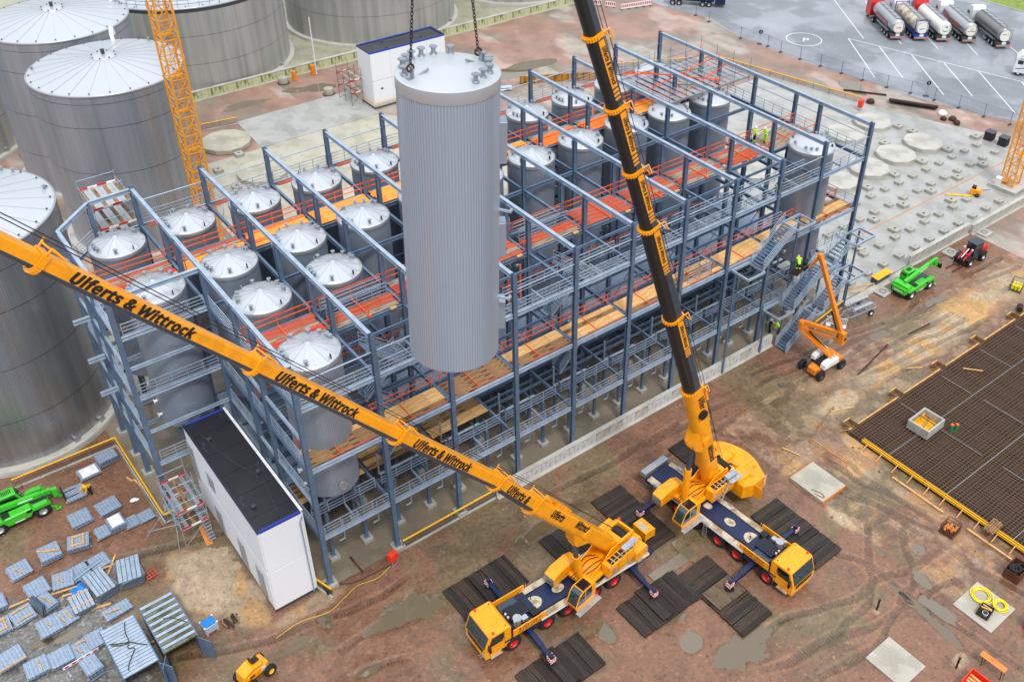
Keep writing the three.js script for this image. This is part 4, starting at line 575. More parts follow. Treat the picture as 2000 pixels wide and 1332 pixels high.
  // outriggers
  for (const d of [3.8, 13.5]) {
    C('outrigger_box', rb(0.6, 0.5, 2.9, 8 - d, 1.05, 0, 0.04), mat.navy);
    for (const s of [-1, 1]) {
      const x = 8 - d + (s > 0 ? 0.16 : -0.16) * 0, q = C('outrigger_beam', [br(V(x, 1.06, s * 1.3), V(x, 0.92, s * 2.9), 0.4, 0.42), br(V(x, 0.94, s * 2.8), V(x, 0.84, s * 4.3), 0.32, 0.34)], mat.navy);
      M('end_plate', [bx(0.5, 0.46, 0.03, x, 0.88, s * 4.35), bx(0.03, 0.42, 0.5, x - 0.21, 0.9, s * 4.1), bx(0.03, 0.42, 0.5, x + 0.21, 0.9, s * 4.1)], mat.stripe, q);
      M('jack', [cy(0.16, 0.16, 0.9, x, 0.85, s * 4.15, 14), cy(0.1, 0.1, 0.5, x, 0.45, s * 4.15, 12)], mat.navy, q); M('foot', [cy(0.34, 0.4, 0.1, x, 0.41, s * 4.15, 20), bx(0.9, 0.05, 0.06, x, 0.5, s * 4.1)], mat.black, q);
    }
  }
  if (o.rearBox) C('rear_box', [rb(0.62, 0.45, 2.9, -7.85, 1.72, 0, 0.03)], mat.alu); else C('rear_bumper', rb(0.3, 0.4, 2.6, -7.6, 1.2, 0, 0.03), mat.navy);
  C('tail_frame', [bx(0.4, 0.5, 2.7, -7.4, 1.25, 0), bx(0.05, 0.15, 0.5, -7.95, 1.1, 1.0), bx(0.05, 0.15, 0.5, -7.95, 1.1, -1.0)], mat.navy);
  // superstructure
  Sp('slew_ring', [cy(1.05, 1.05, 0.3, 0, 1.9, 0, 32), cy(1.2, 1.2, 0.12, 0, 1.8, 0, 32)], mat.black);
  Sp('turntable', [rb(5.2, 0.35, 2.2, -0.9, 2.15, 0, 0.06), prof([[-3.3, 2.2], [-3.0, 3.7], [-1.4, 3.75], [-0.7, 3.1], [1.4, 2.3]], 0.1).translate(0, 0, 0.78), prof([[-3.3, 2.2], [-3.0, 3.7], [-1.4, 3.75], [-0.7, 3.1], [1.4, 2.3]], 0.1).translate(0, 0, -0.78), rb(0.5, 0.4, 1.6, -2.6, 3.4, 0, 0.05)], mat.yellow);
  const house = Sp('engine_housing', prof([[0.6, 2.1], [0.5, 2.95], [1.2, 3.25], [2.7, 3.2], [3.3, 2.9], [3.25, 2.05]], 1.05, 0.06).translate(0, 0, 1.3), mat.yellow);
  M('grille_bar', [0, 1, 2, 3, 4, 5].map(k => bx(0.05, 0.05, 0.85, 3.34, 2.2 + k * 0.11, 1.3)), mat.alu, house); M('grille_frame', bx(0.03, 0.7, 0.9, 3.3, 2.47, 1.3), mat.black, house);
  const hood = Sp('side_housing', rb(2.9, 1.15, 0.85, -1.6, 2.75, -1.35, 0.05), mat.yellow);
  M('louvre', [0, 1, 2, 3].map(k => bx(0.05, 0.09, 0.02, 0, 0, 0).scale(9, 1, 1).translate(-0.65, 2.45 + k * 0.17, -1.79)), mat.alu, hood); M('hood_grating', [0, 1, 2, 3, 4, 5].map(k => bx(0.3, 0.03, 0.6, -2.8 + k * 0.42, 3.34, -1.35)), mat.black, hood); M('hood_handle', [bx(0.5, 0.6, 0.02, -1.9, 2.8, -1.785)], mat.yellowRail, hood);
  M('platform_rail', [sg(V(-3, 3.95, -1.75), V(-0.3, 3.95, -1.75), 0.03), sg(V(-0.3, 3.33, -1.75), V(-0.3, 3.95, -1.75), 0.03), sg(V(-3, 3.33, -1.75), V(-3, 3.95, -1.75), 0.03), sg(V(-1.6, 3.33, -1.75), V(-1.6, 3.95, -1.75), 0.03), rb(1.2, 0.05, 0.5, -2.6, 3.7, -1.5, 0.02)], mat.alu, hood);
  const ocp = [[1.7, 2.0], [1.6, 3.3], [1.75, 3.68], [3.0, 3.68], [3.35, 3.45], [3.75, 2.5], [3.6, 2.0]], oc = Sp('operator_cab', [prof([[1.7, 2.0], [1.66, 2.42], [3.72, 2.42], [3.6, 2.0]], 1.0, 0.02).translate(0, 0, -1.45), prof([[1.64, 2.4], [1.6, 3.3], [1.75, 3.68], [2.05, 3.68], [2.0, 2.4]], 1.0, 0.02).translate(0, 0, -1.45), ...[-1, 1].flatMap(q => [[1, 2], [2, 3], [3, 4], [4, 5], [5, 6]].map(([i, j]) => br(V(...ocp[i], -1.45 + q * 0.47), V(...ocp[j], -1.45 + q * 0.47), 0.07, 0.07))), ...[-1, 1].map(q => br(V(2.75, 2.4, -1.45 + q * 0.48), V(2.8, 3.68, -1.45 + q * 0.48), 0.06, 0.06)), br(V(3.0, 3.68, -1.95), V(3.0, 3.68, -0.95), 0.07, 0.05)], mat.yellow);
  M('cab_glazing', prof([[2.0, 2.42], [2.02, 3.66], [2.98, 3.66], [3.32, 3.43], [3.71, 2.5], [3.68, 2.42]], 0.95).translate(0, 0, -1.45), mat.glassTeal, oc); M('roof_window', rb(0.85, 0.03, 0.78, 2.5, 3.69, -1.45, 0.01), mat.glass, oc); M('cab_wiper', bx(0.02, 0.6, 0.03, 0, 0, 0).rotateZ(0.4).translate(3.6, 2.95, -1.4), mat.black, oc);
  M('cab_platform', [rb(2.4, 0.08, 0.45, 2.6, 1.95, -2.15, 0.02)], mat.alu, oc);
  if (o.bigCw) {
    const s = new THREE.Shape(); s.moveTo(-3.6, -2.6); s.lineTo(-3.6, 2.6); s.bezierCurveTo(-4.8, 3.2, -6.2, 2.8, -6.7, 1.2); s.bezierCurveTo(-7.0, 0.2, -7.0, -0.4, -6.7, -1.4); s.lineTo(-5.9, -3.0); s.lineTo(-4.4, -3.0); s.closePath();
    const cw = Sp('counterweight', new THREE.ExtrudeGeometry(s, { depth: 1.35, bevelEnabled: true, bevelSize: 0.05, bevelThickness: 0.05, bevelSegments: 1, curveSegments: 8 }).rotateX(PI / 2).translate(0.6, 2.85, 0), mat.yellow);
    M('weight_slab', [bx(1.6, 0.35, 1.2, -3.6, 3.0, -1.6), bx(1.4, 0.3, 1.6, -4.2, 3.05, 0.9), bx(0.04, 1.3, 1.6, -3.9, 2.2, -3.06)], mat.yellow, cw); M('lifting_eye', [[-4.6, 2.0], [-5.4, -1.8], [-4.4, -2.4], [-3.7, 1.6]].map(([x, z]) => new THREE.TorusGeometry(0.16, 0.05, 6, 12).translate(x, 2.95, z)), mat.yellow, cw); M('edge_stripe', bx(0.25, 1.2, 0.04, -5.5, 2.2, -2.98), mat.stripe, cw); M('slab_joint', [bx(0.02, 0.012, 5.6, -3.75, 2.902, -0.2), bx(2.2, 0.012, 0.02, -4.9, 2.902, -1.2), bx(2.2, 0.012, 0.02, -4.9, 2.902, 1.2), bx(1.5, 0.02, 0.015, -4.5, 2.2, -3.055)], mat.black, cw); M('valve_block', [rb(0.5, 0.35, 0.4, -3.3, 3.05, 1.5, 0.04), rb(0.4, 0.3, 0.6, -4.3, 3.05, -0.6, 0.04), cy(0.12, 0.12, 0.5, -3.9, 3.1, 0.3, 10, 'x'), rb(0.3, 0.25, 0.3, -5.2, 3.0, 0.4, 0.03)], mat.yellow, cw); M('cover_plate', rb(0.9, 0.05, 0.5, -3.0, 3.02, -1.1, 0.01), mat.alu, cw); M('rope_drum', [cy(0.2, 0.2, 0.8, -4.1, 3.15, 1.9, 14, 'z')], mat.brownSteel, cw);
    M('winch', [cy(0.42, 0.42, 1.2, -3.2, 3.3, 0, 20, 'z'), cy(0.55, 0.55, 0.08, -3.2, 3.3, 0.62, 20, 'z'), cy(0.55, 0.55, 0.08, -3.2, 3.3, -0.62, 20, 'z')], mat.black, cw); M('rear_rail', [sg(V(-3.4, 3.6, -1.1), V(-3.4, 3.6, -0.3), 0.03), sg(V(-3.4, 3.6, -1.1), V(-3.0, 3.6, -1.1), 0.03), sg(V(-3.4, 3.2, -1.1), V(-3.4, 3.6, -1.1), 0.03), sg(V(-3.4, 3.2, -0.3), V(-3.4, 3.6, -0.3), 0.03)], mat.pipeWhite, cw);
    M('stair_ladder', [br(V(-0.9, 2.0, -2.1), V(-2.1, 3.6, -1.9), 0.05, 0.1), br(V(-0.9, 2.0, -1.6), V(-2.1, 3.6, -1.4), 0.05, 0.1), ...[0, 1, 2, 3, 4, 5].map(k => bx(0.12, 0.03, 0.5, -1.0 - k * 0.2, 2.2 + k * 0.27, -1.85)), rb(1.3, 0.06, 0.8, -2.7, 3.55, -1.8, 0.02)], mat.alu, cw);
  } else {
    const cw = Sp('counterweight', [prof([[-3.2, 1.65], [-3.2, 3.0], [-3.6, 3.3], [-4.3, 3.15], [-4.6, 2.6], [-4.55, 1.65]], 2.6, 0.06), rb(1.3, 1.05, 0.8, -3.7, 2.2, -1.6, 0.06), rb(1.3, 1.05, 0.8, -3.7, 2.2, 1.6, 0.06)], mat.yellow);
    M('edge_stripe', bx(0.03, 0.7, 0.25, -4.4, 2.15, -1.9), mat.stripe, cw); M('winch', [cy(0.45, 0.45, 1.1, -3.3, 3.25, 0, 20, 'z')], mat.black, cw); M('winch_frame', [rb(1.6, 0.25, 0.2, -3.0, 3.6, 0.75, 0.03), rb(1.6, 0.25, 0.2, -3.0, 3.6, -0.75, 0.03), rb(0.2, 0.5, 1.7, -3.9, 3.5, 0, 0.03), rb(0.2, 0.3, 1.7, -2.3, 3.65, 0, 0.03)], mat.yellow, cw); M('side_lamp', cy(0.12, 0.12, 0.1, -4.4, 3.3, 1.0, 12), mat.redBox, cw);
    M('work_platform', [rb(1.5, 0.06, 0.55, -2.9, 3.55, -1.35, 0.02), sg(V(-3.5, 3.95, -1.6), V(-2.2, 3.95, -1.6), 0.03)], mat.alu, cw);
  }
  // hoses, hand rails, seams
  for (const z of [-0.45, -0.2, 0.15, 0.4]) Sp('hydraulic_hose', new THREE.TubeGeometry(new THREE.CatmullRomCurve3([V(-1.0, 2.4, z), V(0.2, 2.9 + 0.3 * z, z * 1.4), V(1.4, 2.5, z * 0.8), V(2.0, 2.3, z)]), 18, 0.035, 6), mat.black);
  for (const z of [-0.95, 0.95]) C('cable_run', new THREE.TubeGeometry(new THREE.CatmullRomCurve3([V(-6.8, 1.8, z), V(-3, 1.82, z * 0.97), V(0.5, 1.8, z), V(3.4, 1.84, z * 0.9), V(5.2, 2.0, z * 0.7)]), 26, 0.03, 6), mat.black);
  for (const s of [-1, 1]) { C('cab_seam', [bx(0.02, 1.9, 0.012, 6.35, 1.75, s * 1.377), bx(0.02, 1.2, 0.012, 7.62, 1.3, s * 1.377)], mat.black); C('deck_rail', [sg(V(2.6, 1.75, s * 1.45), V(2.6, 2.35, s * 1.45), 0.025), sg(V(-6.9, 1.75, s * 1.45), V(-6.9, 2.3, s * 1.45), 0.025)], mat.yellowRail); C('tool_hatch', [bx(1.2, 0.4, 0.02, -2.7, 1.3, s * 1.12), bx(0.8, 0.34, 0.02, 1.9, 1.28, s * 1.12)], mat.slate); }
  C('air_tank', [cy(0.16, 0.16, 0.9, -0.3, 0.95, 1.25, 14, 'x'), cy(0.16, 0.16, 0.9, -0.3, 0.95, -1.25, 14, 'x')], mat.black); Sp('panel_seam', [bx(0.015, 1.16, 0.012, -2.2, 2.75, -1.782), bx(0.015, 1.16, 0.012, -1.2, 2.75, -1.782), bx(2.9, 0.012, 0.012, -1.6, 2.35, -1.782)], mat.black);
  // boom: telescopic sections
  const S = V(0, 0, 1), off = V(-R.x, 0, -R.z), pts = o.boom.map(p => V(...p).add(off)), paint = o.paint;
  for (let k = 0; k + 1 < pts.length; k++) {
    const [w, h] = o.sizes[k], base = k === 0, a = pts[k], b = pts[k + 1];
    const d = b.clone().sub(a).normalize(), start = base ? a.clone().addScaledVector(d, -1.0) : a.clone().addScaledVector(d, -0.5);
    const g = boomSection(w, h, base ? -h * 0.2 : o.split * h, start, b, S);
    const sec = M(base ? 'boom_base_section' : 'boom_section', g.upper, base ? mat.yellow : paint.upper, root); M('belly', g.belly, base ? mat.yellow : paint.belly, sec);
    // collar at the head of the section
    const cg = boomSection(w + 0.1, h + 0.1, 0, b.clone().addScaledVector(d, -0.3), b, S), col = M('boom_collar', [cg.upper, cg.belly], mat.yellow, root);
    const loc = (x, y, z) => V(x, y, z).applyMatrix4(cg.m);
    M('collar_bolt', Array.from({ length: 12 }, (_, q) => { const t = PI + q / 11 * PI, p = loc(Math.cos(t) * (w / 2 + 0.06), Math.sin(t) * (h / 2 + 0.05) - 0.04, 0.14); return new THREE.BoxGeometry(0.1, 0.1, 0.22).applyMatrix4(new THREE.Matrix4().extractRotation(cg.m)).translate(p.x, p.y, p.z); }), mat.yellow, col);
    M('rope_guide', [sg(loc(w / 2, h / 2, 0.2), loc(w / 2 + 0.08, h / 2 + 0.36, 0.22), 0.045), sg(loc(-w / 2, h / 2, 0.2), loc(-w / 2 - 0.05, h / 2 + 0.36, 0.22), 0.045), sg(loc(-w / 2, h / 2 + 0.2, 0.25), loc(w / 2 + 0.2, h / 2 + 0.22, -0.3), 0.04), sg(loc(w / 2 + 0.08, h / 2 + 0.34, 0.22), loc(w / 2 + 0.32, h / 2 + 0.26, -0.3), 0.04)], mat.yellow, col);
    // lettering on the side towards the front yard
    const tm = (x, y) => { const q = new THREE.Matrix4(); const e = g.m.elements; const s = V(e[0], e[1], e[2]), n = V(e[4], e[5], e[6]), dd = V(e[8], e[9], e[10]); const sgn = s.z > 0 ? 1 : -1; const p = start.clone().addScaledVector(dd, x).addScaledVector(n, y).addScaledVector(s, sgn * (w / 2 + 0.004)); return q.makeBasis(dd.clone().negate(), n, s.clone().multiplyScalar(sgn)).setPosition(p); };
    for (const t of o.text[k] ?? []) {
      const L = g.L; const q = M('lettering', words(t.s, t.len, t.cap), mat.black, sec); q.applyMatrix4(tm(L - t.from, t.y * h));
      if (t.strip) { const st = M('paint_strip', [prof([[0, 0], [t.strip, 0], [t.strip, 0.42 * h], [0, 0.42 * h]], 0.006), ...[0, 1, 2].map(c => prof([[t.strip + 0.12 + c * 0.28, 0], [t.strip + 0.3 + c * 0.26, 0], [t.strip + 0.3 + c * 0.26, 0.42 * h], [t.strip + 0.12 + c * 0.28, 0.42 * h]], 0.006))], mat.yellow, sec); st.applyMatrix4(tm(L - 0.45, -0.06 * h)); st.translateZ?.(0); }
    }
    if (base) {
      M('boom_foot', [rb(1.0, 1.0, w * 0.9, 0, 0, 0, 0.1)].map(q => q.applyMatrix4(new THREE.Matrix4().extractRotation(g.m)).translate(a.x, a.y - 0.1, a.z)), mat.yellow, sec);
      const mid = a.clone().addScaledVector(d, o.cyl), n = V(g.m.elements[4], g.m.elements[5], g.m.elements[6]), lug = mid.clone().addScaledVector(n, -h * 0.75);
      M('cylinder_lug', [prof([[-1.3, h * 0.1], [1.6, h * 0.1], [0.3, -h * 0.45], [-0.2, -h * 0.45]], w * 0.9, 0.03).applyMatrix4(new THREE.Matrix4().makeBasis(d, n, d.clone().cross(n)).setPosition(mid.clone().addScaledVector(n, -h * 0.45)))], mat.yellow, sec);
      const foot = V(1.3, 2.4, 0).applyMatrix4(sup), cd = lug.clone().sub(foot), mm = foot.clone().addScaledVector(cd, 0.55);
      const cyl = M('luffing_cylinder', sg(foot, mm, 0.3, 18), mat.yellow, root); M('piston_rod', sg(mm, lug, 0.2, 18), mat.slate, cyl); M('rod_eye', cy(0.32, 0.32, 0.5, lug.x, lug.y, lug.z, 16, 'z'), mat.yellow, cyl);
      M('side_boss', [cy(0.42, 0.45, 0.12, 0, 0, 0, 20, 'z')].map(q => q.applyMatrix4(new THREE.Matrix4().makeBasis(d.clone().negate(), n, d.clone().negate().cross(n)).setPosition(mid.clone().add(V(0, 0, w / 2 + 0.03)).addScaledVector(d, -0.1)))), mat.yellow, sec);
      if (o.reel) M('hose_reel', cy(0.42, 0.42, 0.2, 0, 0, 0, 18, 'z').translate(b.x - d.x * 2.9 + n.x * 0.1, b.y - d.y * 2.9, b.z - d.z * 2.9 + w / 2 + 0.12), mat.black, sec);
      M('top_fairing', [rb(w * 0.5, 0.3, 3.2, 0, h / 2 + 0.12, g.L - 3.4, 0.05), rb(0.2, 0.2, 1.6, w * 0.3, h / 2 + 0.3, g.L - 1.4, 0.03)].map(q => q.applyMatrix4(g.m)), mat.yellow, sec);
    }
  }
  // hoist rope along the boom
  { const n = V(0, 0, 0), d0 = pts[1].clone().sub(pts[0]).normalize(); const nrm = d0.clone().cross(S).normalize(); if (nrm.y < 0) nrm.negate(); const g = []; const lift = o.sizes[0][1] / 2 + 0.5; for (const q of o.ropes) { const a = V(-3.2, 3.6, q).applyMatrix4(sup); g.push(sg(a, pts[1].clone().addScaledVector(nrm, lift).add(V(0, 0, q)), 0.022, 5), sg(pts[1].clone().addScaledVector(nrm, lift).add(V(0, 0, q)), pts[pts.length - 1].clone().addScaledVector(nrm, lift * 0.75).add(V(0, 0, q)), 0.022, 5)); } M('hoist_rope', g, mat.brownSteel, root); }
  return { root, off, sup };
}
const UW = 'Ulferts & Wittrock';
mobileCrane({
  label: 'yellow mobile crane with yellow lettered boom and dark belly, cab towards the sheds', at: [13.5, 42.2], carTurn: PI - 0.031, supTurn: PI + 0.1435, turn: [15.9, 42.45], ex: -1, cyl: 5.2, split: -0.16, ropes: [-0.25, 0.3],
  boom: [[17.8, 3.3, 42.2], [9.5, 14.4, 43.4], [6.5, 18.7, 43.8], [-0.3, 27.4, 44.9], [-7.1, 36.2, 45.9], [-13.8, 44.8, 47], [-20.5, 53.4, 48.1]], sizes: [[1.15, 1.3], [0.98, 1.06], [0.88, 0.95], [0.75, 0.82], [0.66, 0.72], [0.6, 0.65]],
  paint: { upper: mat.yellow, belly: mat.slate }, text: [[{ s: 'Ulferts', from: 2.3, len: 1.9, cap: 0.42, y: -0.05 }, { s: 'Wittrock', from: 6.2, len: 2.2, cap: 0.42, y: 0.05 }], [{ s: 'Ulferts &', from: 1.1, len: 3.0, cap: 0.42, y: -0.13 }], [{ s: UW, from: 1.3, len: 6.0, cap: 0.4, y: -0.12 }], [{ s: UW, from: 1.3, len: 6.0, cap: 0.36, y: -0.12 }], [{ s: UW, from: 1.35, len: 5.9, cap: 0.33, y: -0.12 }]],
});
const stripText = { s: UW, from: 0.85, len: 2.5, cap: 0.2, y: 0.05, strip: 3.1 };
mobileCrane({
  label: 'yellow mobile crane with steep black boom and large rounded counterweight, cab towards the timber mats', at: [27.9, 45.05], carTurn: -PI / 2 + 0.067, supTurn: PI + 0.054, turn: [27.7, 41.8], ex: -1, cyl: 5.6, split: 0.02, rearBox: true, bigCw: true, reel: true, ropes: [-0.2, 0.2],
  boom: [[29.3, 3.3, 41.7], [25.6, 14.8, 41.9], [22.5, 23.1, 42.2], [19.4, 31.6, 42.4], [17.7, 36.1, 42.5], [16, 40.6, 42.6], [14.2, 45.1, 42.7], [10.7, 54.1, 42.9], [5.7, 67, 43.2]], sizes: [[1.3, 1.4], [1.14, 1.2], [1.08, 1.14], [0.95, 1.0], [0.9, 0.95], [0.84, 0.9], [0.78, 0.82], [0.7, 0.75]],
  paint: { upper: mat.slate, belly: mat.boomBlack }, text: [[{ s: 'Wittrock', from: 7.4, len: 2.2, cap: 0.4, y: -0.05 }, { s: 'Ulfer', from: 0.9, len: 1.4, cap: 0.4, y: 0.0 }], [stripText], [stripText], [stripText], [stripText], [stripText], []],
});
{ // head and hook block over the hanging tank
  const h = T('hook_block', 'heavy yellow hook block with spreader above the hanging tank', 'hook block', [4.9, 64.2, 44.2]);
  M('block', rb(0.5, 1.0, 0.8, 0, 0.7, 0, 0.1), mat.yellow, h); M('hook', new THREE.TorusGeometry(0.24, 0.08, 8, 16), mat.black, h, [0, 0.05, 0]); M('fall_line', [sg(V(0.1, 1.2, 0.2), V(0.75, 2.9, -0.8), 0.02), sg(V(-0.1, 1.2, -0.2), V(0.7, 2.9, -1.0), 0.02)], mat.brownSteel, h);
}
// timber crane mats: each a bolted set of heavy planks
{
  const plank = metreUV(rb(0.376, 0.2, 3.3, 0, 0.1, 0, 0.012, 1)), plank2 = metreUV(rb(0.372, 0.195, 3.27, 0, 0.0975, 0, 0.015, 1));
  mat.matA = mk(0xffffff, 0.6, 0, { map: woodBlack }); mat.matB = mk(0xc9b9a9, 0.6, 0, { map: woodBlack }); mat.matC = mk(0xffffff, 0.65, 0, { map: woodBlack, tint: [1.5, 1.25, 1.0] });
  const put = (x, y, z, ry, label, grp) => { const t = T('crane_mat', label, 'timber mat', [x, y, z], ry + rr(-0.025, 0.025), grp); for (let k = 0; k < 3; k++) M('plank', k % 2 ? plank : plank2, [mat.matA, mat.matB, mat.matC][Math.floor(rnd() * 3)], t, [-0.38 + k * 0.38, rr(0, 0.008), rr(-0.03, 0.03)]); for (const z of [-1.4, 1.4]) M('lifting_slot', bx(0.06, 0.012, 0.3, 0.3, 0.206, z), mat.darkHole, t); return t; };
  const field = (x0, z0, n, alongX, where) => { for (let k = 0; k < n; k++) put(alongX ? x0 + 1.18 * k : x0, rr(0.0, 0.025), alongX ? z0 : z0 + 1.18 * k, alongX ? 0 : PI / 2, `${nth[k]} dark timber mat from the ${alongX ? 'white-building' : 'steel-building'} end, ${where}`, 'timber mats ' + where); };
  field(16.6, 47, 5, true, 'at the tail outrigger of the lettered crane'); field(7.1, 46.9, 5, true, 'under its cab outrigger facing the yard'); field(23.5, 46.6, 6, false, 'beside the pale concrete strip'); field(23.0, 36.5, 6, false, 'around the yellow crate'); field(32.6, 45.9, 6, false, 'on the pit side of the cranes'); field(7.0, 37.6, 5, true, 'under its cab outrigger facing the building'); field(15.9, 38.2, 3, true, 'behind the yellow-lettered crane'); field(32.6, 35.8, 3, false, 'behind the rounded counterweight');
  for (const [x, z, r, w] of [[18.6, 46.9, 0, 'second layer under the striped tail outrigger'], [9.5, 46.8, 0, 'second layer under the cab-side outrigger facing the yard'], [23.0, 39.3, PI / 2, 'second layer beside the yellow crate'], [9.2, 38, 0, 'second layer under the cab-side outrigger facing the frame'], [32.5, 48.9, PI / 2, 'second layer behind the engine deck of the black-boomed crane']]) put(x, 0.235, z, r, 'upper timber mat, ' + w);
  one('steel_plate', 'worn brownish plate lying on timber mats under a striped outrigger', 'plate', [rb(2.9, 0.12, 1.9, 0, 0.06, 0, 0.02, 1), bx(2.9, 0.05, 0.12, 0, 0.13, 0.85)], mk(0xffffff, 0.6, 0, { map: woodGrey, tint: [0.42, 0.36, 0.27] }), [23.5, 0.24, 49.5], 0.02);
  const b = T('yellow_crate', 'yellow steel box on dark timber mats between the two cranes', 'crate', [22.5, 0.24, 41.3], 0.03);
  M('box_body', rb(1.05, 0.85, 1.5, 0, 0.58, 0, 0.03), mat.yellow, b); M('lid_plate', rb(0.4, 0.02, 0.9, -0.15, 1.015, 0, 0.005), mat.alu, b); for (const [x, z] of [[-0.45, -0.65], [0.45, -0.65], [-0.45, 0.65], [0.45, 0.65]]) M('leg', bx(0.12, 0.2, 0.12, x, 0.1, z), mat.yellow, b); M('corner_post', [bx(0.06, 0.9, 0.06, 0.52, 0.55, 0.74), bx(0.06, 0.9, 0.06, -0.52, 0.55, 0.74)], mat.yellowRail, b);
}

// ---------- other machines and vehicles ----------
const wheelCache = {};
function wheel(par, x, y, z, r, w, rim = mat.alu, side = 1) {
  const k = r + '_' + w; const [tg, rg] = wheelCache[k] ??= [metreUV(mg([lathe([[r * 0.52, -w / 2], [r * 0.9, -w / 2 - 0.01], [r, -w * 0.36], [r, w * 0.36], [r * 0.9, w / 2 + 0.01], [r * 0.52, w / 2]], 26).rotateX(PI / 2), ...Array.from({ length: 14 }, (_, q) => bx(r * 0.16, 0.05, w * 0.84, 0, r, 0).rotateZ(q / 14 * 2 * PI))])), metreUV(mg([lathe([[0, w * 0.12], [r * 0.22, w * 0.2], [r * 0.3, w * 0.1], [r * 0.48, w * 0.24], [r * 0.54, w * 0.5]], 20).rotateX(PI / 2)]))];
  const t = M('wheel', tg, mat.rubber, par, [x, y, z], side < 0 ? PI : 0); M('rim', rg, rim, t); return t;
}
function telehandler(pos, label, o) {
  const t = T('telehandler', label, 'telehandler', pos, 0, 'green telehandlers'), G = mat.green;
  M('chassis', [rb(4.6, 0.5, 1.0, 0, 0.85, 0, 0.06), rb(0.6, 0.5, 2.0, 1.5, 0.7, 0, 0.05), rb(0.6, 0.5, 2.0, -1.6, 0.7, 0, 0.05)], mat.darkGrey, t);
  M('body', [prof([[-2.5, 0.8], [-2.45, 1.65], [-1.9, 1.85], [-1.2, 1.3], [-1.0, 0.8]], 1.9, 0.06), rb(0.35, 0.75, 1.7, -2.55, 1.05, 0, 0.08)], G, t);
  const hood = M('engine_hood', prof([[-1.0, 0.55], [-1.35, 1.15], [-1.05, 1.42], [0.9, 1.48], [1.15, 1.2], [0.75, 0.6]], 0.85, 0.08).translate(0, 0, 0.78), G, t); M('hood_grille', [bx(0.6, 0.02, 0.6, -0.95, 1.46, 0.78), bx(0.45, 0.25, 0.02, 0.75, 1.25, 1.21)], mat.black, hood); M('hood_print', bx(0.75, 0.12, 0.015, -0.1, 0.72, 1.215), mat.white, hood);
  const cab = M('cab', [prof([[-1.0, 0.6], [-1.15, 1.9], [-0.95, 2.42], [0.35, 2.45], [0.75, 1.5], [0.85, 0.6]], 0.95, 0.04).translate(0, 0, -0.72)], G, t);
  M('roof_grille', [0, 1, 2, 3, 4, 5].map(k => bx(0.06, 0.02, 0.5, -0.6 + k * 0.13, 2.46, -0.72)), mat.black, cab); M('rear_window', bx(0.02, 0.75, 0.75, 0, 0, 0).rotateZ(0.12).translate(-1.12, 1.95, -0.72), mat.glass, cab); M('front_window', bx(0.02, 0.95, 0.75, 0, 0, 0).rotateZ(0.4).translate(0.62, 1.95, -0.72), mat.glass, cab);
  for (const s of [-1, 1]) M('side_window', prof([[-0.9, 1.45], [-0.95, 2.25], [0.22, 2.28], [0.55, 1.45]], 0.02).translate(0, 0, -0.72 + s * 0.48), mat.glass, cab); M('beacon', cy(0.07, 0.08, 0.14, -0.9, 2.52, -0.95, 10), mat.redBox, cab); M('mirror', [bx(0.05, 0.3, 0.2, 1.0, 1.9, -1.3), bx(0.3, 0.04, 0.04, 0.85, 1.75, -1.25)], mat.black, cab);
  for (const x of [-1.7, 1.65]) for (const s of [-1, 1]) { wheel(t, x, 0.62, s * 0.98, 0.62, 0.46, mat.alu, s); M('fender', prof([[x - 0.75, 1.15], [x - 0.5, 1.38], [x + 0.5, 1.38], [x + 0.75, 1.15], [x + 0.7, 1.1], [x - 0.7, 1.1]], 0.5).translate(0, 0, s * 0.98), G, t); }
  const a = V(-2.0, 1.85, 0.1), b = V(...o.head), d = b.clone().sub(a), boom = M('boom', [br(a, a.clone().addScaledVector(d, 0.78), 0.36, 0.42)], G, t);
  M('inner_boom', br(a.clone().addScaledVector(d, 0.7), b, 0.28, 0.32), G, boom); M('boom_print', br(a.clone().addScaledVector(d, 0.45).add(V(0, 0.02, 0.19)), a.clone().addScaledVector(d, 0.68).add(V(0, 0.02, 0.19)), 0.01, 0.14), mat.white, boom); M('boom_ring', [0.79, 0.86, 0.93].map(f => { const p = a.clone().addScaledVector(d, f); return br(p, p.clone().addScaledVector(d, 0.02), 0.38, 0.42); }), G, boom);
  const hd = M('boom_head', [rb(0.45, 0.9, 0.35, b.x + 0.1, b.y - 0.35, b.z, 0.06), br(b.clone(), V(b.x + 0.45, Math.max(0.35, b.y - 1.0), b.z), 0.3, 0.25)], G, t); const fy = Math.max(0.12, b.y - 1.35);
  M('carriage', [bx(0.1, 0.5, 1.2, b.x + 0.6, fy + 0.4, b.z), bx(0.08, 0.7, 0.08, b.x + 0.6, fy + 0.5, b.z + 0.5), bx(0.08, 0.7, 0.08, b.x + 0.6, fy + 0.5, b.z - 0.5)], mat.black, hd); if (o.forks) M('fork', [bx(1.1, 0.05, 0.12, b.x + 1.15, fy + 0.12, b.z + 0.4), bx(1.1, 0.05, 0.12, b.x + 1.15, fy + 0.12, b.z - 0.4)], mat.black, hd);
  M('stabiliser', [br(V(2.0, 0.8, 0.7), V(2.75, 0.25, 1.0), 0.16, 0.16), rb(0.4, 0.08, 0.3, 2.8, 0.18, 1.05, 0.02), br(V(2.0, 0.8, -0.7), V(2.75, 0.25, -1.0), 0.16, 0.16), rb(0.4, 0.08, 0.3, 2.8, 0.18, -1.05, 0.02)], G, t); M('front_mount', rb(0.5, 0.5, 1.2, 2.1, 0.8, 0, 0.05), G, t); M('rear_plate', bx(0.02, 0.14, 1.1, -2.74, 1.0, 0), mat.white, t); return t;
}
telehandler([-17.0, 0, 8.1], 'green telehandler with lowered boom carrying a grating pack beside the mesh fence', { head: [2.9, 1.5, 0.1], forks: true });
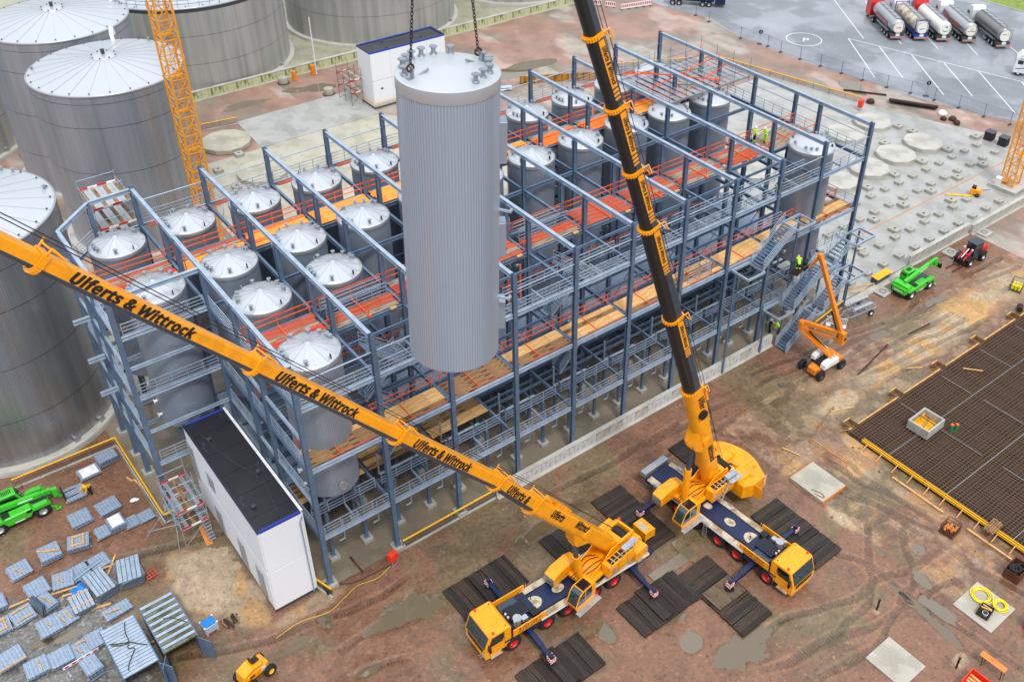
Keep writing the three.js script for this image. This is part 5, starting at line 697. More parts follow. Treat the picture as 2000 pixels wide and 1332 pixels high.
telehandler([70.1, 0, 33.4], 'green telehandler with raised boom parked by the concrete wall beside the red loader', { head: [3.4, 2.75, 0.1], forks: false });
{ // red wheel loader
  const t = T('wheel_loader', 'small red wheel loader with dark cab and long forks by the concrete wall', 'wheel loader', [80.6, 0, 34.0], PI - 0.05), Rm = mat.redMach;
  M('rear_body', [prof([[-2.2, 0.7], [-2.25, 1.35], [-1.9, 1.75], [-1.0, 1.75], [-0.8, 0.6]], 1.15, 0.06)], Rm, t); M('rear_grille', bx(0.02, 0.4, 0.7, -2.25, 1.1, 0), mat.black, t); M('chassis', [rb(3.6, 0.35, 0.8, -0.2, 0.7, 0, 0.05), rb(0.9, 0.5, 0.9, 1.2, 0.85, 0, 0.05)], mat.darkGrey, t);
  const cab = M('cab', [prof([[-1.0, 0.75], [-1.05, 1.7], [-0.95, 2.5], [0.45, 2.5], [0.6, 1.5], [0.55, 0.75]], 1.2, 0.03)], mat.slate, t); M('roof', rb(1.65, 0.1, 1.3, -0.25, 2.55, 0, 0.04), mat.slate, cab); M('front_window', bx(0.02, 1.0, 1.0, 0.56, 1.95, 0, 0, 0, 0.1), mat.glass, cab); M('rear_window', bx(0.02, 0.7, 1.0, -1.06, 2.05, 0), mat.glass, cab); for (const s of [-1, 1]) M('side_window', prof([[-0.9, 1.45], [-0.85, 2.35], [0.35, 2.35], [0.45, 1.2], [-0.3, 1.2]], 0.02).translate(0, 0, s * 0.605), mat.glass, cab);
  for (const x of [-1.15, 1.25]) for (const s of [-1, 1]) { wheel(t, x, 0.55, s * 0.72, 0.55, 0.42, mat.alu, s); M('fender', prof([[x - 0.62, 1.0], [x - 0.4, 1.2], [x + 0.4, 1.2], [x + 0.62, 1.0], [x + 0.58, 0.96], [x - 0.58, 0.96]], 0.44).translate(0, 0, s * 0.72), mat.black, t); }
  M('lift_arm', [br(V(0.7, 1.7, 0.35), V(2.1, 0.75, 0.35), 0.14, 0.3), br(V(0.7, 1.7, -0.35), V(2.1, 0.75, -0.35), 0.14, 0.3), rb(0.3, 0.3, 0.9, 1.4, 1.35, 0, 0.04)], Rm, t); M('tilt_cylinder', sg(V(0.9, 1.9, 0), V(2.1, 1.15, 0), 0.08, 10), mat.alu, t); M('fork_frame', [bx(0.12, 0.6, 1.35, 2.25, 0.7, 0), bx(0.1, 0.9, 0.1, 2.3, 0.7, 0.6), bx(0.1, 0.9, 0.1, 2.3, 0.7, -0.6)], mat.black, t); for (const s of [-1, 1]) M('fork', bx(1.7, 0.06, 0.13, 3.1, 0.14, s * 0.45), mat.brownSteel, t); M('work_lamp', [rb(0.16, 0.2, 0.2, 1.0, 2.0, 0.5, 0.03), rb(0.16, 0.2, 0.2, 1.0, 2.0, -0.5, 0.03)], mat.white, t); M('exhaust', cy(0.05, 0.05, 0.5, -1.5, 1.95, 0.4, 8), mat.black, t);
}
{ // orange articulated boom lift
  const t = T('boom_lift', 'orange articulated boom lift with white hood raising a basket to the outer stairs', 'boom lift', [51.2, 0, 36.2]), O = mat.orangeLift, Q = (x, y, z) => V(x - 51.2, y, z - 36.2);
  M('chassis', [rb(2.6, 0.45, 1.2, -0.2, 0.75, 0, 0.08).rotateY(0.1), rb(0.8, 0.65, 1.0, -1.6, 0.75, 0.2, 0.06)], O, t); for (const [x, z] of [[-1.55, -1.25], [-1.6, 1.15], [1.5, 1.2], [1.5, -1.15]]) wheel(t, x, 0.52, z, 0.52, 0.4, mat.darkGrey, z); M('axle', [bx(0.2, 0.2, 2.3, -1.55, 0.52, 0), bx(0.2, 0.2, 2.3, 1.5, 0.52, 0)], mat.black, t);
  M('turntable', [rb(2.2, 0.3, 1.9, 0.1, 1.1, 0.2, 0.08)], mat.black, t); M('hood', prof([[-1.4, 1.15], [-1.35, 1.6], [-1.0, 1.82], [0.6, 1.85], [0.8, 1.15]], 0.75, 0.1).translate(0.1, 0, 0.95), mat.white, t); M('far_hood', prof([[-1.0, 1.15], [-0.95, 1.6], [-0.6, 1.8], [1.0, 1.85], [1.2, 1.15]], 0.6, 0.1).translate(0.1, 0, -0.65), mat.white, t); M('counterweight', prof([[0.7, 1.0], [0.7, 1.6], [1.2, 1.7], [1.6, 1.5], [1.6, 1.0]], 2.0, 0.1).translate(0, 0, 0.2), O, t);
  const tu = Q(51.5, 1.6, 37.0), el = Q(50.45, 4.2, 33.5), kn = Q(51.55, 4.6, 37.4), tip = Q(50.6, 12.6, 34.0), jb = Q(50.4, 10.95, 33.15);
  const low = M('lower_arm', [br(tu, el, 0.38, 0.4)], O, t); M('arm_strut', [br(tu.clone().add(V(0.25, 0.1, 0.3)), el.clone().add(V(0.25, -0.5, 0)), 0.14, 0.16), br(tu.clone().add(V(-0.25, 0.1, 0.3)), el.clone().add(V(-0.25, -0.5, 0)), 0.14, 0.16)], O, low); M('lift_cylinder', sg(tu.clone().add(V(0, 0.5, -0.6)), el.clone().add(V(0, -0.2, 1.0)), 0.1, 10), mat.black, low);
  const mid = M('middle_arm', [br(el.clone().add(V(0, 0.35, 0)), kn.clone().add(V(0, 0.25, 0)), 0.34, 0.42)], O, t); M('link_bar', br(el.clone().add(V(0, -0.35, 0)), kn.clone().add(V(0, -0.5, 0)), 0.16, 0.2), O, mid); M('elbow_joint', [rb(0.55, 1.0, 0.6, el.x, el.y, el.z, 0.12), cy(0.2, 0.2, 0.6, el.x, el.y + 0.2, el.z, 12, 'x')], O, mid);
  const knu = M('knuckle', [rb(0.6, 1.4, 0.75, kn.x, kn.y - 0.1, kn.z + 0.1, 0.08)], O, t); M('knuckle_plate', rb(0.3, 0.3, 0.03, kn.x + 0.05, kn.y - 0.1, kn.z + 0.49, 0.02), mat.brownSteel, knu); M('hose_loop', new THREE.TorusGeometry(0.2, 0.06, 6, 12).translate(kn.x - 0.33, kn.y + 0.15, kn.z - 0.1), mat.black, knu);
  const up = M('main_boom', [br(kn.clone().add(V(0, 0.3, 0)), tip, 0.36, 0.42, V(0, 0, 1))], O, t); M('boom_cylinder', sg(kn.clone().add(V(-0.2, 0.6, -0.5)), kn.clone().lerp(tip, 0.3).add(V(-0.05, 0, -0.35)), 0.1, 10), mat.black, up);
  { const d = tip.clone().sub(kn).normalize(), s = V(-0.97, 0, 0.26).negate(), w = words(UW, 5.0, 0.22, 0.12); const zc = V(0.15, 0, 1).normalize(); const x = d.clone().negate(), z = zc.clone().addScaledVector(d, -zc.dot(d)).normalize(), y = z.clone().cross(x); const q = M('lettering', w, mat.black, up); q.applyMatrix4(new THREE.Matrix4().makeBasis(x, y, z).setPosition(kn.clone().addScaledVector(d, 6.6).addScaledVector(z, 0.215).addScaledVector(y, -0.1))); }
  const jib = M('jib', [br(tip, jb, 0.16, 0.2), br(tip.clone().add(V(0.3, -0.1, 0)), jb.clone().add(V(0.3, -0.1, 0)), 0.14, 0.16), rb(0.5, 0.4, 0.5, tip.x, tip.y, tip.z, 0.1)], O, t);
  const bk = Q(50.0, 10.1, 32.2), bas = new THREE.Group(); bas.name = 'basket'; t.add(bas); bas.position.copy(bk); bas.rotation.y = 0.25; M('basket_floor', [rb(1.9, 0.08, 0.85, 0, 0.04, 0, 0.02)], mat.brownSteel, bas); M('basket_rail', [0.5, 1.05].flatMap(h => [br(V(-0.95, h, -0.42), V(0.95, h, -0.42), 0.04, 0.04), br(V(-0.95, h, 0.42), V(0.95, h, 0.42), 0.04, 0.04), br(V(-0.95, h, -0.42), V(-0.95, h, 0.42), 0.04, 0.04), br(V(0.95, h, -0.42), V(0.95, h, 0.42), 0.04, 0.04)]).concat([[-0.95, -0.42], [0.95, -0.42], [-0.95, 0.42], [0.95, 0.42]].map(([x, z]) => bx(0.04, 1.05, 0.04, x, 0.53, z))), mat.black, bas); M('control_box', rb(0.5, 0.4, 0.3, 0.4, 0.9, 0.5, 0.04), mat.black, bas); M('mount', br(V(0.3, 0.1, 0.5), V(0.45, 0.95, 1.0), 0.2, 0.2), mat.black, bas);
}
{ // small yellow machine cut by the bottom edge
  const t = T('compact_roller', 'small yellow compact machine with black wheels near the sheds', 'machine', [-7.9, 0, 33.9], 0.25);
  M('body', [rb(1.9, 0.7, 1.1, 0, 0.95, 0, 0.15), prof([[-1.2, 0.7], [-1.1, 1.5], [-0.3, 1.75], [0.5, 1.55], [0.8, 0.8]], 1.0, 0.1)], mat.yellow, t); M('seat', [rb(0.5, 0.12, 0.5, 0.2, 1.75, 0, 0.05), rb(0.12, 0.4, 0.5, -0.1, 1.95, 0, 0.05)], mat.black, t); for (const [x, z] of [[-0.8, 0.7], [0.8, 0.7], [-0.8, -0.7], [0.8, -0.7]]) wheel(t, x, 0.45, z, 0.45, 0.32, mat.yellowRail, z); M('vent', [0, 1, 2].map(k => bx(0.4, 0.05, 0.02, -0.5, 0.95 + k * 0.12, 0.565)), mat.black, t); M('decal', bx(0.35, 0.3, 0.01, 0.45, 1.05, 0.56), mat.white, t);
}
// tank lorries
const rearPrint = (kind) => { const t = tex(128, 128, (u, v) => { const x = u - 0.5, y = v - 0.5, r = Math.hypot(x, y); const cr = [0.9, 0.89, 0.85]; if (kind === 0) { if (Math.abs(r - 0.43) < 0.012) return [0.8, 0.35, 0.25]; if (Math.abs(y + 0.02) < 0.045 && Math.abs(x) < 0.28 && vnoise(u * 34, 2) > 0.36) return [0.8, 0.3, 0.15]; if (Math.abs(y + 0.13) < 0.02 && Math.abs(x) < 0.24 && vnoise(u * 50, 7) > 0.4) return [0.5, 0.45, 0.4]; } if (kind === 1 && Math.abs(y + 0.08 - x * 0.15) < 0.04 && x > -0.3 && x < 0.22 && vnoise(u * 30, 5) > 0.3) return [0.15, 0.45, 0.75]; if (kind === 2) { const d = Math.abs(y + 0.2 - x * x * 1.6 + 0.0); if (d < 0.045 && Math.abs(x) < 0.25) return [0.1, 0.62, 0.3]; if (y > 0.12 && y < 0.26 && Math.abs(x - 0.03) < 0.14 && vnoise(u * 16, v * 12) > 0.42) return [0.1, 0.25, 0.45]; } if (kind === 3) { if (Math.abs(r - 0.44) < 0.01) return [0.6, 0.2, 0.15]; if (Math.abs(Math.hypot(x, y - 0.12) - 0.11) < 0.015) return [0.35, 0.25, 0.2]; if (Math.abs(y + 0.08) < 0.03 && Math.abs(x) < 0.34 && vnoise(u * 36, 3) > 0.36) return [0.35, 0.18, 0.12]; } if (kind === 4 && Math.abs(y - 0.12) < 0.04 && Math.abs(x) < 0.3 && vnoise(u * 30, 9) > 0.36) return [0.45, 0.5, 0.5]; return cr; }); return mk(0xffffff, 0.4, 0, { map: t }); };
const sidePrintT = tex(256, 64, (u, v) => { if (v > 0.12 && v < 0.88 && u > 0.02 && u < 0.98) { const q = (u * 9) % 1; if (q > 0.1 && q < 0.86 && (vnoise(u * 40, v * 5) > 0.3)) return [0.82, 0.17, 0.14]; } return [0.55, 0.57, 0.58]; });
mat.sideRed = mk(0xffffff, 0.4, 0.3, { map: sidePrintT }); const sidePrintB = mk(0x1d48a8, 0.4);
function tanker(i, x, z, label, o) {
  const th = 0.986, t = T('tank_lorry', label, 'tank lorry', [x + 0.55 * 5.6, 0, z - 0.83 * 5.6], th, 'tank lorries parked side by side'), tm = o.tank;
  const el = lathe([[0, -5.2], [0.6, -5.18], [1.0, -5.05], [1.2, -4.8], [1.22, -4.5], [1.22, 4.3], [1.15, 4.6], [0.9, 4.85], [0, 5.0]], 32).rotateZ(-PI / 2).scale(1, 1, 1); // along x
  const body = M('tank_body', el.translate(-0.3, 2.35, 0), tm, t); const dg = new THREE.CircleGeometry(0.98, 32).rotateY(-PI / 2).translate(-5.53, 2.35, 0); dg.userData.keepUV = true; M('rear_print', dg, rearPrint(i), body); M('end_ring', new THREE.TorusGeometry(1.2, 0.03, 6, 40).rotateY(PI / 2).translate(-5.0, 2.35, 0), mat.band, body); if (o.seams) for (const k of [-3.4, -2.2, -1, 0.2, 1.4, 2.6, 3.6]) M('tank_hoop', new THREE.TorusGeometry(1.225, 0.03, 6, 32).rotateY(PI / 2).translate(k, 2.35, 0), mat.whiteDirty, body);
  M('top_walkway', [rb(8.6, 0.05, 0.7, -0.3, 3.62, 0.1, 0.01), bx(8.6, 0.12, 0.04, -0.3, 3.66, 0.5), bx(8.6, 0.12, 0.04, -0.3, 3.66, -0.35)], mat.grey, t); for (const k of [-3, -1.2, 0.6, 2.4]) M('manhole', [cy(0.3, 0.3, 0.16, k, 3.68, 0.05, 14)], mat.alu, t);
  M('chassis', [rb(10.4, 0.3, 0.9, -0.2, 1.05, 0, 0.03), bx(1.0, 0.5, 2.3, -5.0, 0.95, 0)], o.frame ?? mat.darkGrey, t); M('side_guard', [br(V(0.6, 0.75, 1.2), V(3.6, 0.75, 1.2), 0.06, 0.1), br(V(0.6, 0.5, 1.2), V(3.6, 0.5, 1.2), 0.06, 0.1), br(V(-3.9, 1.25, 1.22), V(1.5, 1.25, 1.22), 0.16, 0.16), br(V(-3.9, 1.25, -1.22), V(1.5, 1.25, -1.22), 0.16, 0.16)], o.frame ?? mat.alu, t);
  if (o.cage) M('container_frame', [[-5.15, 1], [4.6, 1]].flatMap(([k]) => [br(V(k, 1.1, 1.22), V(k, 3.6, 1.22), 0.12, 0.12), br(V(k, 1.1, -1.22), V(k, 3.6, -1.22), 0.12, 0.12), br(V(k, 3.6, -1.22), V(k, 3.6, 1.22), 0.12, 0.12), br(V(k, 1.2, -1.22), V(k, 1.2, 1.22), 0.12, 0.12)]).concat([br(V(-5.15, 3.58, 1.0), V(-4.0, 3.5, 0.6), 0.08, 0.08), br(V(-5.15, 1.3, 1.22), V(4.6, 1.3, 1.22), 0.12, 0.2), br(V(-5.15, 1.3, -1.22), V(4.6, 1.3, -1.22), 0.12, 0.2)]), mat.blueTrim, t);
  for (const k of [-3.9, -2.6, -1.3]) for (const s of [-1, 1]) wheel(t, k, 0.5, s * 1.05, 0.5, 0.32, mat.alu, s); M('mudguard', [bx(4.2, 0.05, 0.4, -2.6, 1.06, 1.05), bx(4.2, 0.05, 0.4, -2.6, 1.06, -1.05)], mat.black, t);
  M('bumper', [rb(0.2, 0.3, 2.45, -5.6, 0.62, 0, 0.03)], mat.grey, t); for (const s of [-1, 1]) M('rear_panel', rb(0.04, 0.22, 0.55, -5.72, 0.66, s * 0.9, 0.01), i > 3 ? mat.orange : mat.yellowRail, t).material = mat.orange; M('ladder', [bx(0.04, 2.3, 0.04, -5.55, 2.3, 0.75), bx(0.04, 2.3, 0.04, -5.55, 2.3, 1.1), ...[0, 1, 2, 3, 4, 5].map(k => bx(0.04, 0.03, 0.35, -5.55, 1.4 + k * 0.36, 0.92))], mat.slate, t); M('rear_plate', rb(0.04, 0.45, 0.75, -5.6, 1.05, 0, 0.01), mat.white, t);
  if (o.print) { const pg = new THREE.PlaneGeometry(5.6, 0.9); pg.rotateX(0.25); pg.userData.keepUV = true; M('side_print', pg.translate(-0.4, 2.1, 1.235), o.print, t); const pg2 = new THREE.PlaneGeometry(5.6, 0.9).rotateY(PI).rotateX(-0.25); pg2.userData.keepUV = true; M('side_print', pg2.translate(-0.4, 2.1, -1.235), o.print, t); }
  const cab = M('cab', prof([[5.3, 0.7], [5.3, 3.0], [5.6, 3.75], [6.6, 3.6], [7.45, 2.9], [7.6, 1.6], [7.55, 0.5], [5.6, 0.5]], 2.45, 0.08), o.cab, t); M('windscreen', bx(0.03, 0.9, 2.1, 7.5, 2.3, 0, 0, 0, 0.14), mat.glass, cab); for (const s of [-1, 1]) M('side_window', rb(0.9, 0.6, 0.03, 6.75, 2.25, s * 1.235, 0.01), mat.glass, cab);
  M('tractor_chassis', [rb(3.4, 0.3, 1.0, 4.4, 0.8, 0, 0.03), cy(0.35, 0.35, 1.1, 4.6, 0.75, 0.95, 16, 'x')], mat.darkGrey, t); for (const s of [-1, 1]) { wheel(t, 6.6, 0.5, s * 1.05, 0.5, 0.32, mat.alu, s); wheel(t, 3.6, 0.5, s * 1.0, 0.5, 0.5, mat.alu, s); }
  return t;
}
const silver = mk(0xb9bdc0, 0.22, 0.85), tankWhite = mk(0xe4e3dd, 0.35, 0.1), tankCream = mk(0xe2dfd4, 0.4, 0.1, { map: dirtyT }), tankDark = mk(0x8d9091, 0.3, 0.6, { map: grimeT });
tanker(0, 131.9, -14.0, 'silver tank lorry with big red side lettering and red cab', { tank: silver, cab: mat.redMach, print: mat.sideRed });
tanker(1, 135.0, -11.3, 'cream ribbed tank container lorry in a blue frame', { tank: tankCream, cab: mat.white, cage: true, seams: true, frame: mat.blueTrim });
tanker(2, 137.7, -8.6, 'white tank lorry with a green mark on its round end', { tank: tankWhite, cab: mat.redMach });
tanker(3, 140.8, -5.5, 'silver tank lorry with red lettering and white cab, next to the marked white line', { tank: silver, cab: mat.white, print: mat.sideRed });
tanker(4, 143.4, -0.6, 'dull grey tank lorry with plain pale round end, last in the row', { tank: tankDark, cab: mat.white });
function lorryCab(pos, ry, label, o) {
  const t = T('lorry', label, 'lorry', pos, ry);
  const cab = M('cab', prof([[-1.0, 0.6], [-1.0, 3.2], [-0.6, 3.75], [0.5, 3.65], [1.1, 2.9], [1.25, 1.5], [1.2, 0.45], [-0.5, 0.45]], 2.45, 0.1), mat.white, t); M('windscreen', bx(0.03, 1.0, 2.1, 1.15, 2.35, 0, 0, 0, 0.13), mat.glass, cab); for (const s of [-1, 1]) { M('side_window', rb(0.85, 0.65, 0.03, 0.35, 2.3, s * 1.235, 0.01), mat.glass, cab); M('side_stripe', br(V(-0.9, 1.5, s * 1.235), V(0.9, 1.15, s * 1.235), 0.012, 0.12), mat.blueTrim, cab); M('green_stripe', br(V(-0.9, 2.9, s * 1.235), V(0.6, 2.85, s * 1.235), 0.012, 0.1), mat.plasticGreen, cab); }
  M('chassis', rb(7, 0.3, 1.0, -3.4, 0.85, 0, 0.03), mat.darkGrey, t); M('tank_body', lathe([[0, -3.4], [1.0, -3.2], [1.2, -2.8], [1.2, 2.8], [1.0, 3.2], [0, 3.4]], 28).rotateZ(PI / 2).translate(-4.8, 2.3, 0), tankWhite, t); for (const x of [0.3, -3.6, -5.0]) for (const s of [-1, 1]) wheel(t, x, 0.5, s * 1.05, 0.5, 0.32, mat.alu, s); return t;
}
lorryCab([136.2, 0, 7.0], 2.09, 'white lorry cab with green and blue stripes waiting on the wet asphalt');
{ // dark flatbed at the top edge
  const t = T('flatbed_lorry', 'dark flatbed lorry with white load behind the site fence', 'lorry', [116.5, 0, -48.2], -0.82);
  M('bed', [rb(9, 0.3, 2.4, -1, 1.25, 0, 0.04), bx(9, 0.3, 0.06, -1, 1.45, 1.2)], mat.navy, t); M('load', [rb(2.2, 0.9, 1.8, 0.5, 1.9, 0, 0.1), rb(1.4, 0.6, 1.6, -2.6, 1.7, 0, 0.1)], mat.whiteDirty, t); for (const x of [-4.2, -3.0, 1.4, 2.6]) for (const s of [-1, 1]) wheel(t, x, 0.5, s * 1.0, 0.5, 0.32, mat.alu, s); M('chassis', rb(8.6, 0.3, 1.0, -1, 0.9, 0, 0.03), mat.black, t); M('cab', rb(1.9, 2.3, 2.4, 4.6, 1.7, 0, 0.12), mat.navy, t);
}
{ // scissor trailer carrying a scaffold frame
  const t = T('frame_trailer', 'galvanised trailer with an open tubular frame beside the outer stairs', 'trailer', [61.6, 0, 32.7], -0.12);
  M('bed', [br(V(-1.9, 0.55, -0.6), V(1.9, 0.55, -0.6), 0.08, 0.1), br(V(-1.9, 0.55, 0.6), V(1.9, 0.55, 0.6), 0.08, 0.1), ...[-1.9, -0.9, 0, 0.9, 1.9].map(x => br(V(x, 0.55, -0.6), V(x, 0.55, 0.6), 0.06, 0.08))], mat.galv, t); M('drawbar', [br(V(-1.9, 0.5, -0.5), V(-3.2, 0.45, 0), 0.07, 0.08), br(V(-1.9, 0.5, 0.5), V(-3.2, 0.45, 0), 0.07, 0.08)], mat.galv, t); for (const s of [-1, 1]) wheel(t, 0.9, 0.35, s * 0.85, 0.35, 0.2, mat.white, s);
  M('tube_frame', [[-1.4, 1], [-0.7, 1], [0, 1], [0.7, 1], [1.4, 1]].flatMap(([x]) => [sg(V(x, 0.6, -0.5), V(x, 1.5, -0.5), 0.035), sg(V(x, 0.6, 0.5), V(x, 1.2, 0.5), 0.035), sg(V(x, 1.5, -0.9), V(x, 1.2, 0.9), 0.03)]).concat([sg(V(-1.6, 1.5, -0.5), V(1.6, 1.5, -0.5), 0.04), sg(V(-1.6, 1.2, 0.5), V(1.6, 1.2, 0.5), 0.04)]), mat.galv, t); M('plank', [rb(2.6, 0.06, 0.35, 0.1, 1.58, -0.45, 0.02), rb(2.6, 0.06, 0.3, 0, 1.28, 0.35, 0.02)], mat.alu, t);
}
one('slatted_barrier', 'white slatted barrier panel leaning behind the orange boom lift', 'barrier', [...Array.from({ length: 14 }, (_, k) => bx(0.05, 0.9, 0.03, -1.0 + k * 0.155, 0.6, 0)), bx(2.2, 0.08, 0.04, 0, 1.05, 0), bx(2.2, 0.08, 0.04, 0, 0.2, 0), bx(0.5, 0.12, 0.6, -0.8, 0.06, 0), bx(0.5, 0.12, 0.6, 0.8, 0.06, 0)], mat.white, [57.9, 0.02, 32.6], -0.95);

// ---------- tower cranes ----------
function towerMast(x, z, h, w, label, turn, extra) {
  const t = T('tower_crane', label, 'tower crane', [x, 0, z], turn), n = Math.round(h / 2.1), hw = w / 2;
  M('base_block', rb(w * 2.2, 0.6, w * 2.2, 0, 0.3, 0, 0.04, 1), mat.block, t);
  const secG = [metreUV(mg([...[[-1, -1], [1, -1], [1, 1], [-1, 1]].map(([a, b]) => bx(0.16, 2.1, 0.16, a * hw, 1.05, b * hw)), ...[0, 1, 2, 3].flatMap(k => { const c = [[-1, -1], [1, -1], [1, 1], [-1, 1]], [a, b] = c[k], [e, f] = c[(k + 1) % 4]; const p = V(a * hw, 0, b * hw), q = V(e * hw, 0, f * hw); return [br(p.clone().setY(0.04), q.clone().setY(0.04), 0.08, 0.08), br(p.clone().setY(1.05), q.clone().setY(1.05), 0.06, 0.06), sg(p.clone().setY(0.05), q.clone().lerp(p, 0.5).setY(1.05), 0.035), sg(q.clone().setY(0.05), q.clone().lerp(p, 0.5).setY(1.05), 0.035), sg(p.clone().setY(2.05), q.clone().lerp(p, 0.5).setY(1.05), 0.035), sg(q.clone().setY(2.05), q.clone().lerp(p, 0.5).setY(1.05), 0.035)]; })]))];
  const ladG = metreUV(mg([bx(0.05, 2.1, 0.05, -0.2, 1.05, 0), bx(0.05, 2.1, 0.05, 0.2, 1.05, 0), ...[0, 1, 2, 3, 4, 5, 6].map(k => bx(0.4, 0.03, 0.03, 0, 0.15 + k * 0.3, 0))])), platG = metreUV(mg([rb(w * 0.8, 0.05, w * 0.4, 0, 0, -w * 0.22, 0.01, 1), bx(w * 0.8, 0.18, 0.03, 0, 0.05, -w * 0.02)]));
  for (let k = 0; k < n; k++) { const m = M('mast_section', secG[0], mat.yellowTower, t, [0, 0.6 + k * 2.1, 0]); M('ladder', ladG, mat.yellowTower, m, [0.1, 0, k % 2 ? 0.25 : -0.15]); if (k % 2 === 0) M('rest_platform', platG, mat.yellowTower, m, [0, 0.3, k % 4 ? w * 0.44 : 0]); }
  for (const [y, a] of extra) { M('floodlight', [rb(0.7, 0.5, 0.12, w * 0.75, y, 0, 0.03).rotateY(a), br(V(0, y, 0), V(w * 0.7, y, 0), 0.06, 0.06).rotateY(a)], mat.alu, t); }
  return t;
}
towerMast(11.6, -20.6, 60, 1.75, 'tall yellow lattice tower crane mast standing behind the round tanks and frame', 0.05, [[35.2, 1.2], [35.2, 3.6], [34.6, 5.0]]);
towerMast(100.1, 27.0, 60, 1.75, 'yellow lattice tower crane mast standing on the open slab among concrete blocks', 0.05, [[7.4, 1.0], [12.5, 3.5]]);
one('control_cabinet', 'white cabinet with red front at the foot of the slab-side tower crane', 'cabinet', [rb(0.8, 1.5, 0.6, 0, 0.75, 0, 0.03), bx(0.85, 0.06, 0.65, 0, 1.53, 0)], mat.white, [98.6, 0.08, 26.2], 0.2);

// ---------- buildings ----------
function slimBuilding(x0, x1, z0, z1, H, label, o) {
  const t = T('white_building', label, 'building', [(x0 + x1) / 2, 0, (z0 + z1) / 2], 0, 'slim white plant-room buildings'), w = x1 - x0, d = z1 - z0;
  const panel = (name, W, Hh, x, y, z, ry, m) => M(name, rb(W, Hh, 0.1, 0, 0, 0, 0.015, 1), m, t, [x, y, z], ry);
  const rows = [[0.3, H / 2 - 0.03], [H / 2 + 0.03, H - 0.05]];
  for (const [a, b] of rows) {
    for (const s of [-1, 1]) { const n = Math.round(d / 3.5); for (let k = 0; k < n; k++) panel('wall_panel', d / n - 0.02, b - a, s * (w / 2 - 0.05), (a + b) / 2, -d / 2 + d * (k + 0.5) / n, PI / 2, mat.wallWhite); const m = Math.max(1, Math.round(w / 3.5)); for (let k = 0; k < m; k++) panel('wall_panel', (w - 0.2) / m - 0.02, b - a, -w / 2 + 0.1 + (w - 0.2) * (k + 0.5) / m, (a + b) / 2, s * (d / 2 - 0.05), 0, mat.wallWhite); }
  }
  M('inner_core', bx(w - 0.22, H - 0.2, d - 0.22, 0, H / 2, 0), mat.grey, t); M('plinth', bx(w - 0.04, 0.3, d - 0.04, 0, 0.15, 0), mat.darkGrey, t);
  M('roof', bx(w - 0.2, 0.12, d - 0.2, 0, H - 0.08, 0), mat.roofBlack, t);
  for (const s of [-1, 1]) { M('roof_kerb', rb(0.16, 0.26, d, s * (w / 2 - 0.06), H - 0.02, 0, 0.02, 1), s === o.whiteSide ? mat.whiteDirty : mat.blueTrim, t); M('roof_kerb', rb(w - 0.3, 0.26, 0.16, 0, H - 0.02, s * (d / 2 - 0.06), 0.02, 1), mat.blueTrim, t); M('kerb_cap', rb(0.2, 0.03, d + 0.04, s * (w / 2 - 0.06), H + 0.125, 0, 0.01, 1), s === o.whiteSide ? mat.white : mat.roofBlack, t); }
  for (const [u, v] of [[-0.2, -0.3], [0.25, 0.1], [-0.25, 0.32]]) M('roof_outlet', [cy(0.12, 0.14, 0.16, u * w, H + 0.05, v * d, 12), cy(0.18, 0.18, 0.03, u * w, H + 0.14, v * d, 12)], mat.darkGrey, t); M('roof_cable', new THREE.TubeGeometry(new THREE.CatmullRomCurve3([V(-w * 0.3, H, -d * 0.4), V(-w * 0.1, H, -d * 0.1), V(w * 0.2, H, d * 0.15), V(w * 0.1, H, d * 0.42)]), 24, 0.02, 5), mat.darkGrey, t);
  M('roof_seam', Array.from({ length: 5 }, (_, k) => bx(w - 0.4, 0.012, 0.05, 0, H - 0.012, -d / 2 + d * (k + 0.7) / 5.3)), mat.black, t);
  for (const [z, y, h] of o.louvres ?? []) { const f = M('louvre_panel', rb(0.06, h, 1.3, -w / 2 - 0.02, y, z, 0.01, 1), mat.grey, t); M('louvre_slat', Array.from({ length: Math.round(h / 0.14) }, (_, k) => bx(0.04, 0.05, 1.15, -w / 2 - 0.06, y - h / 2 + 0.1 + k * 0.14, z)), mat.alu, f); }
  if (o.pipe) M('downpipe', [sg(V(w / 2 - 0.35, 0.3, d / 2 + 0.08), V(w / 2 - 0.35, H - 0.9, d / 2 + 0.08), 0.06, 10), sg(V(w / 2 - 0.35, H - 0.9, d / 2 + 0.08), V(w / 2 - 0.15, H - 0.4, d / 2 + 0.08), 0.06, 10)], mat.galv, t); if (o.pipe) M('pipe_boot', sg(V(w / 2 - 0.35, 0, d / 2 + 0.08), V(w / 2 - 0.35, 0.32, d / 2 + 0.08), 0.08, 10), mat.plasticGreen, t);
  for (const [x, y, z] of o.vents ?? []) M('wall_vent', [rb(0.4, 0.2, 0.1, x, y, z, 0.02), cy(0.05, 0.05, 0.2, x, y, z + 0.08, 8, 'z')], mat.darkGrey, t);
  return t;
}
mat.wallWhite = mk(0xe4e8ee, 0.5);
slimBuilding(-4.42, -0.95, 15.9, 29.8, 8.8, 'tall narrow white building with wet black roof and blue trim beside the scaffold stair', { whiteSide: 1, pipe: true, louvres: [[-6.4, 5.4, 3.6], [-2.7, 1.6, 2.6], [1.8, 1.9, 2.8], [5.2, 2.0, 2.8], [-2.5, 6.2, 1.4]], vents: [] });
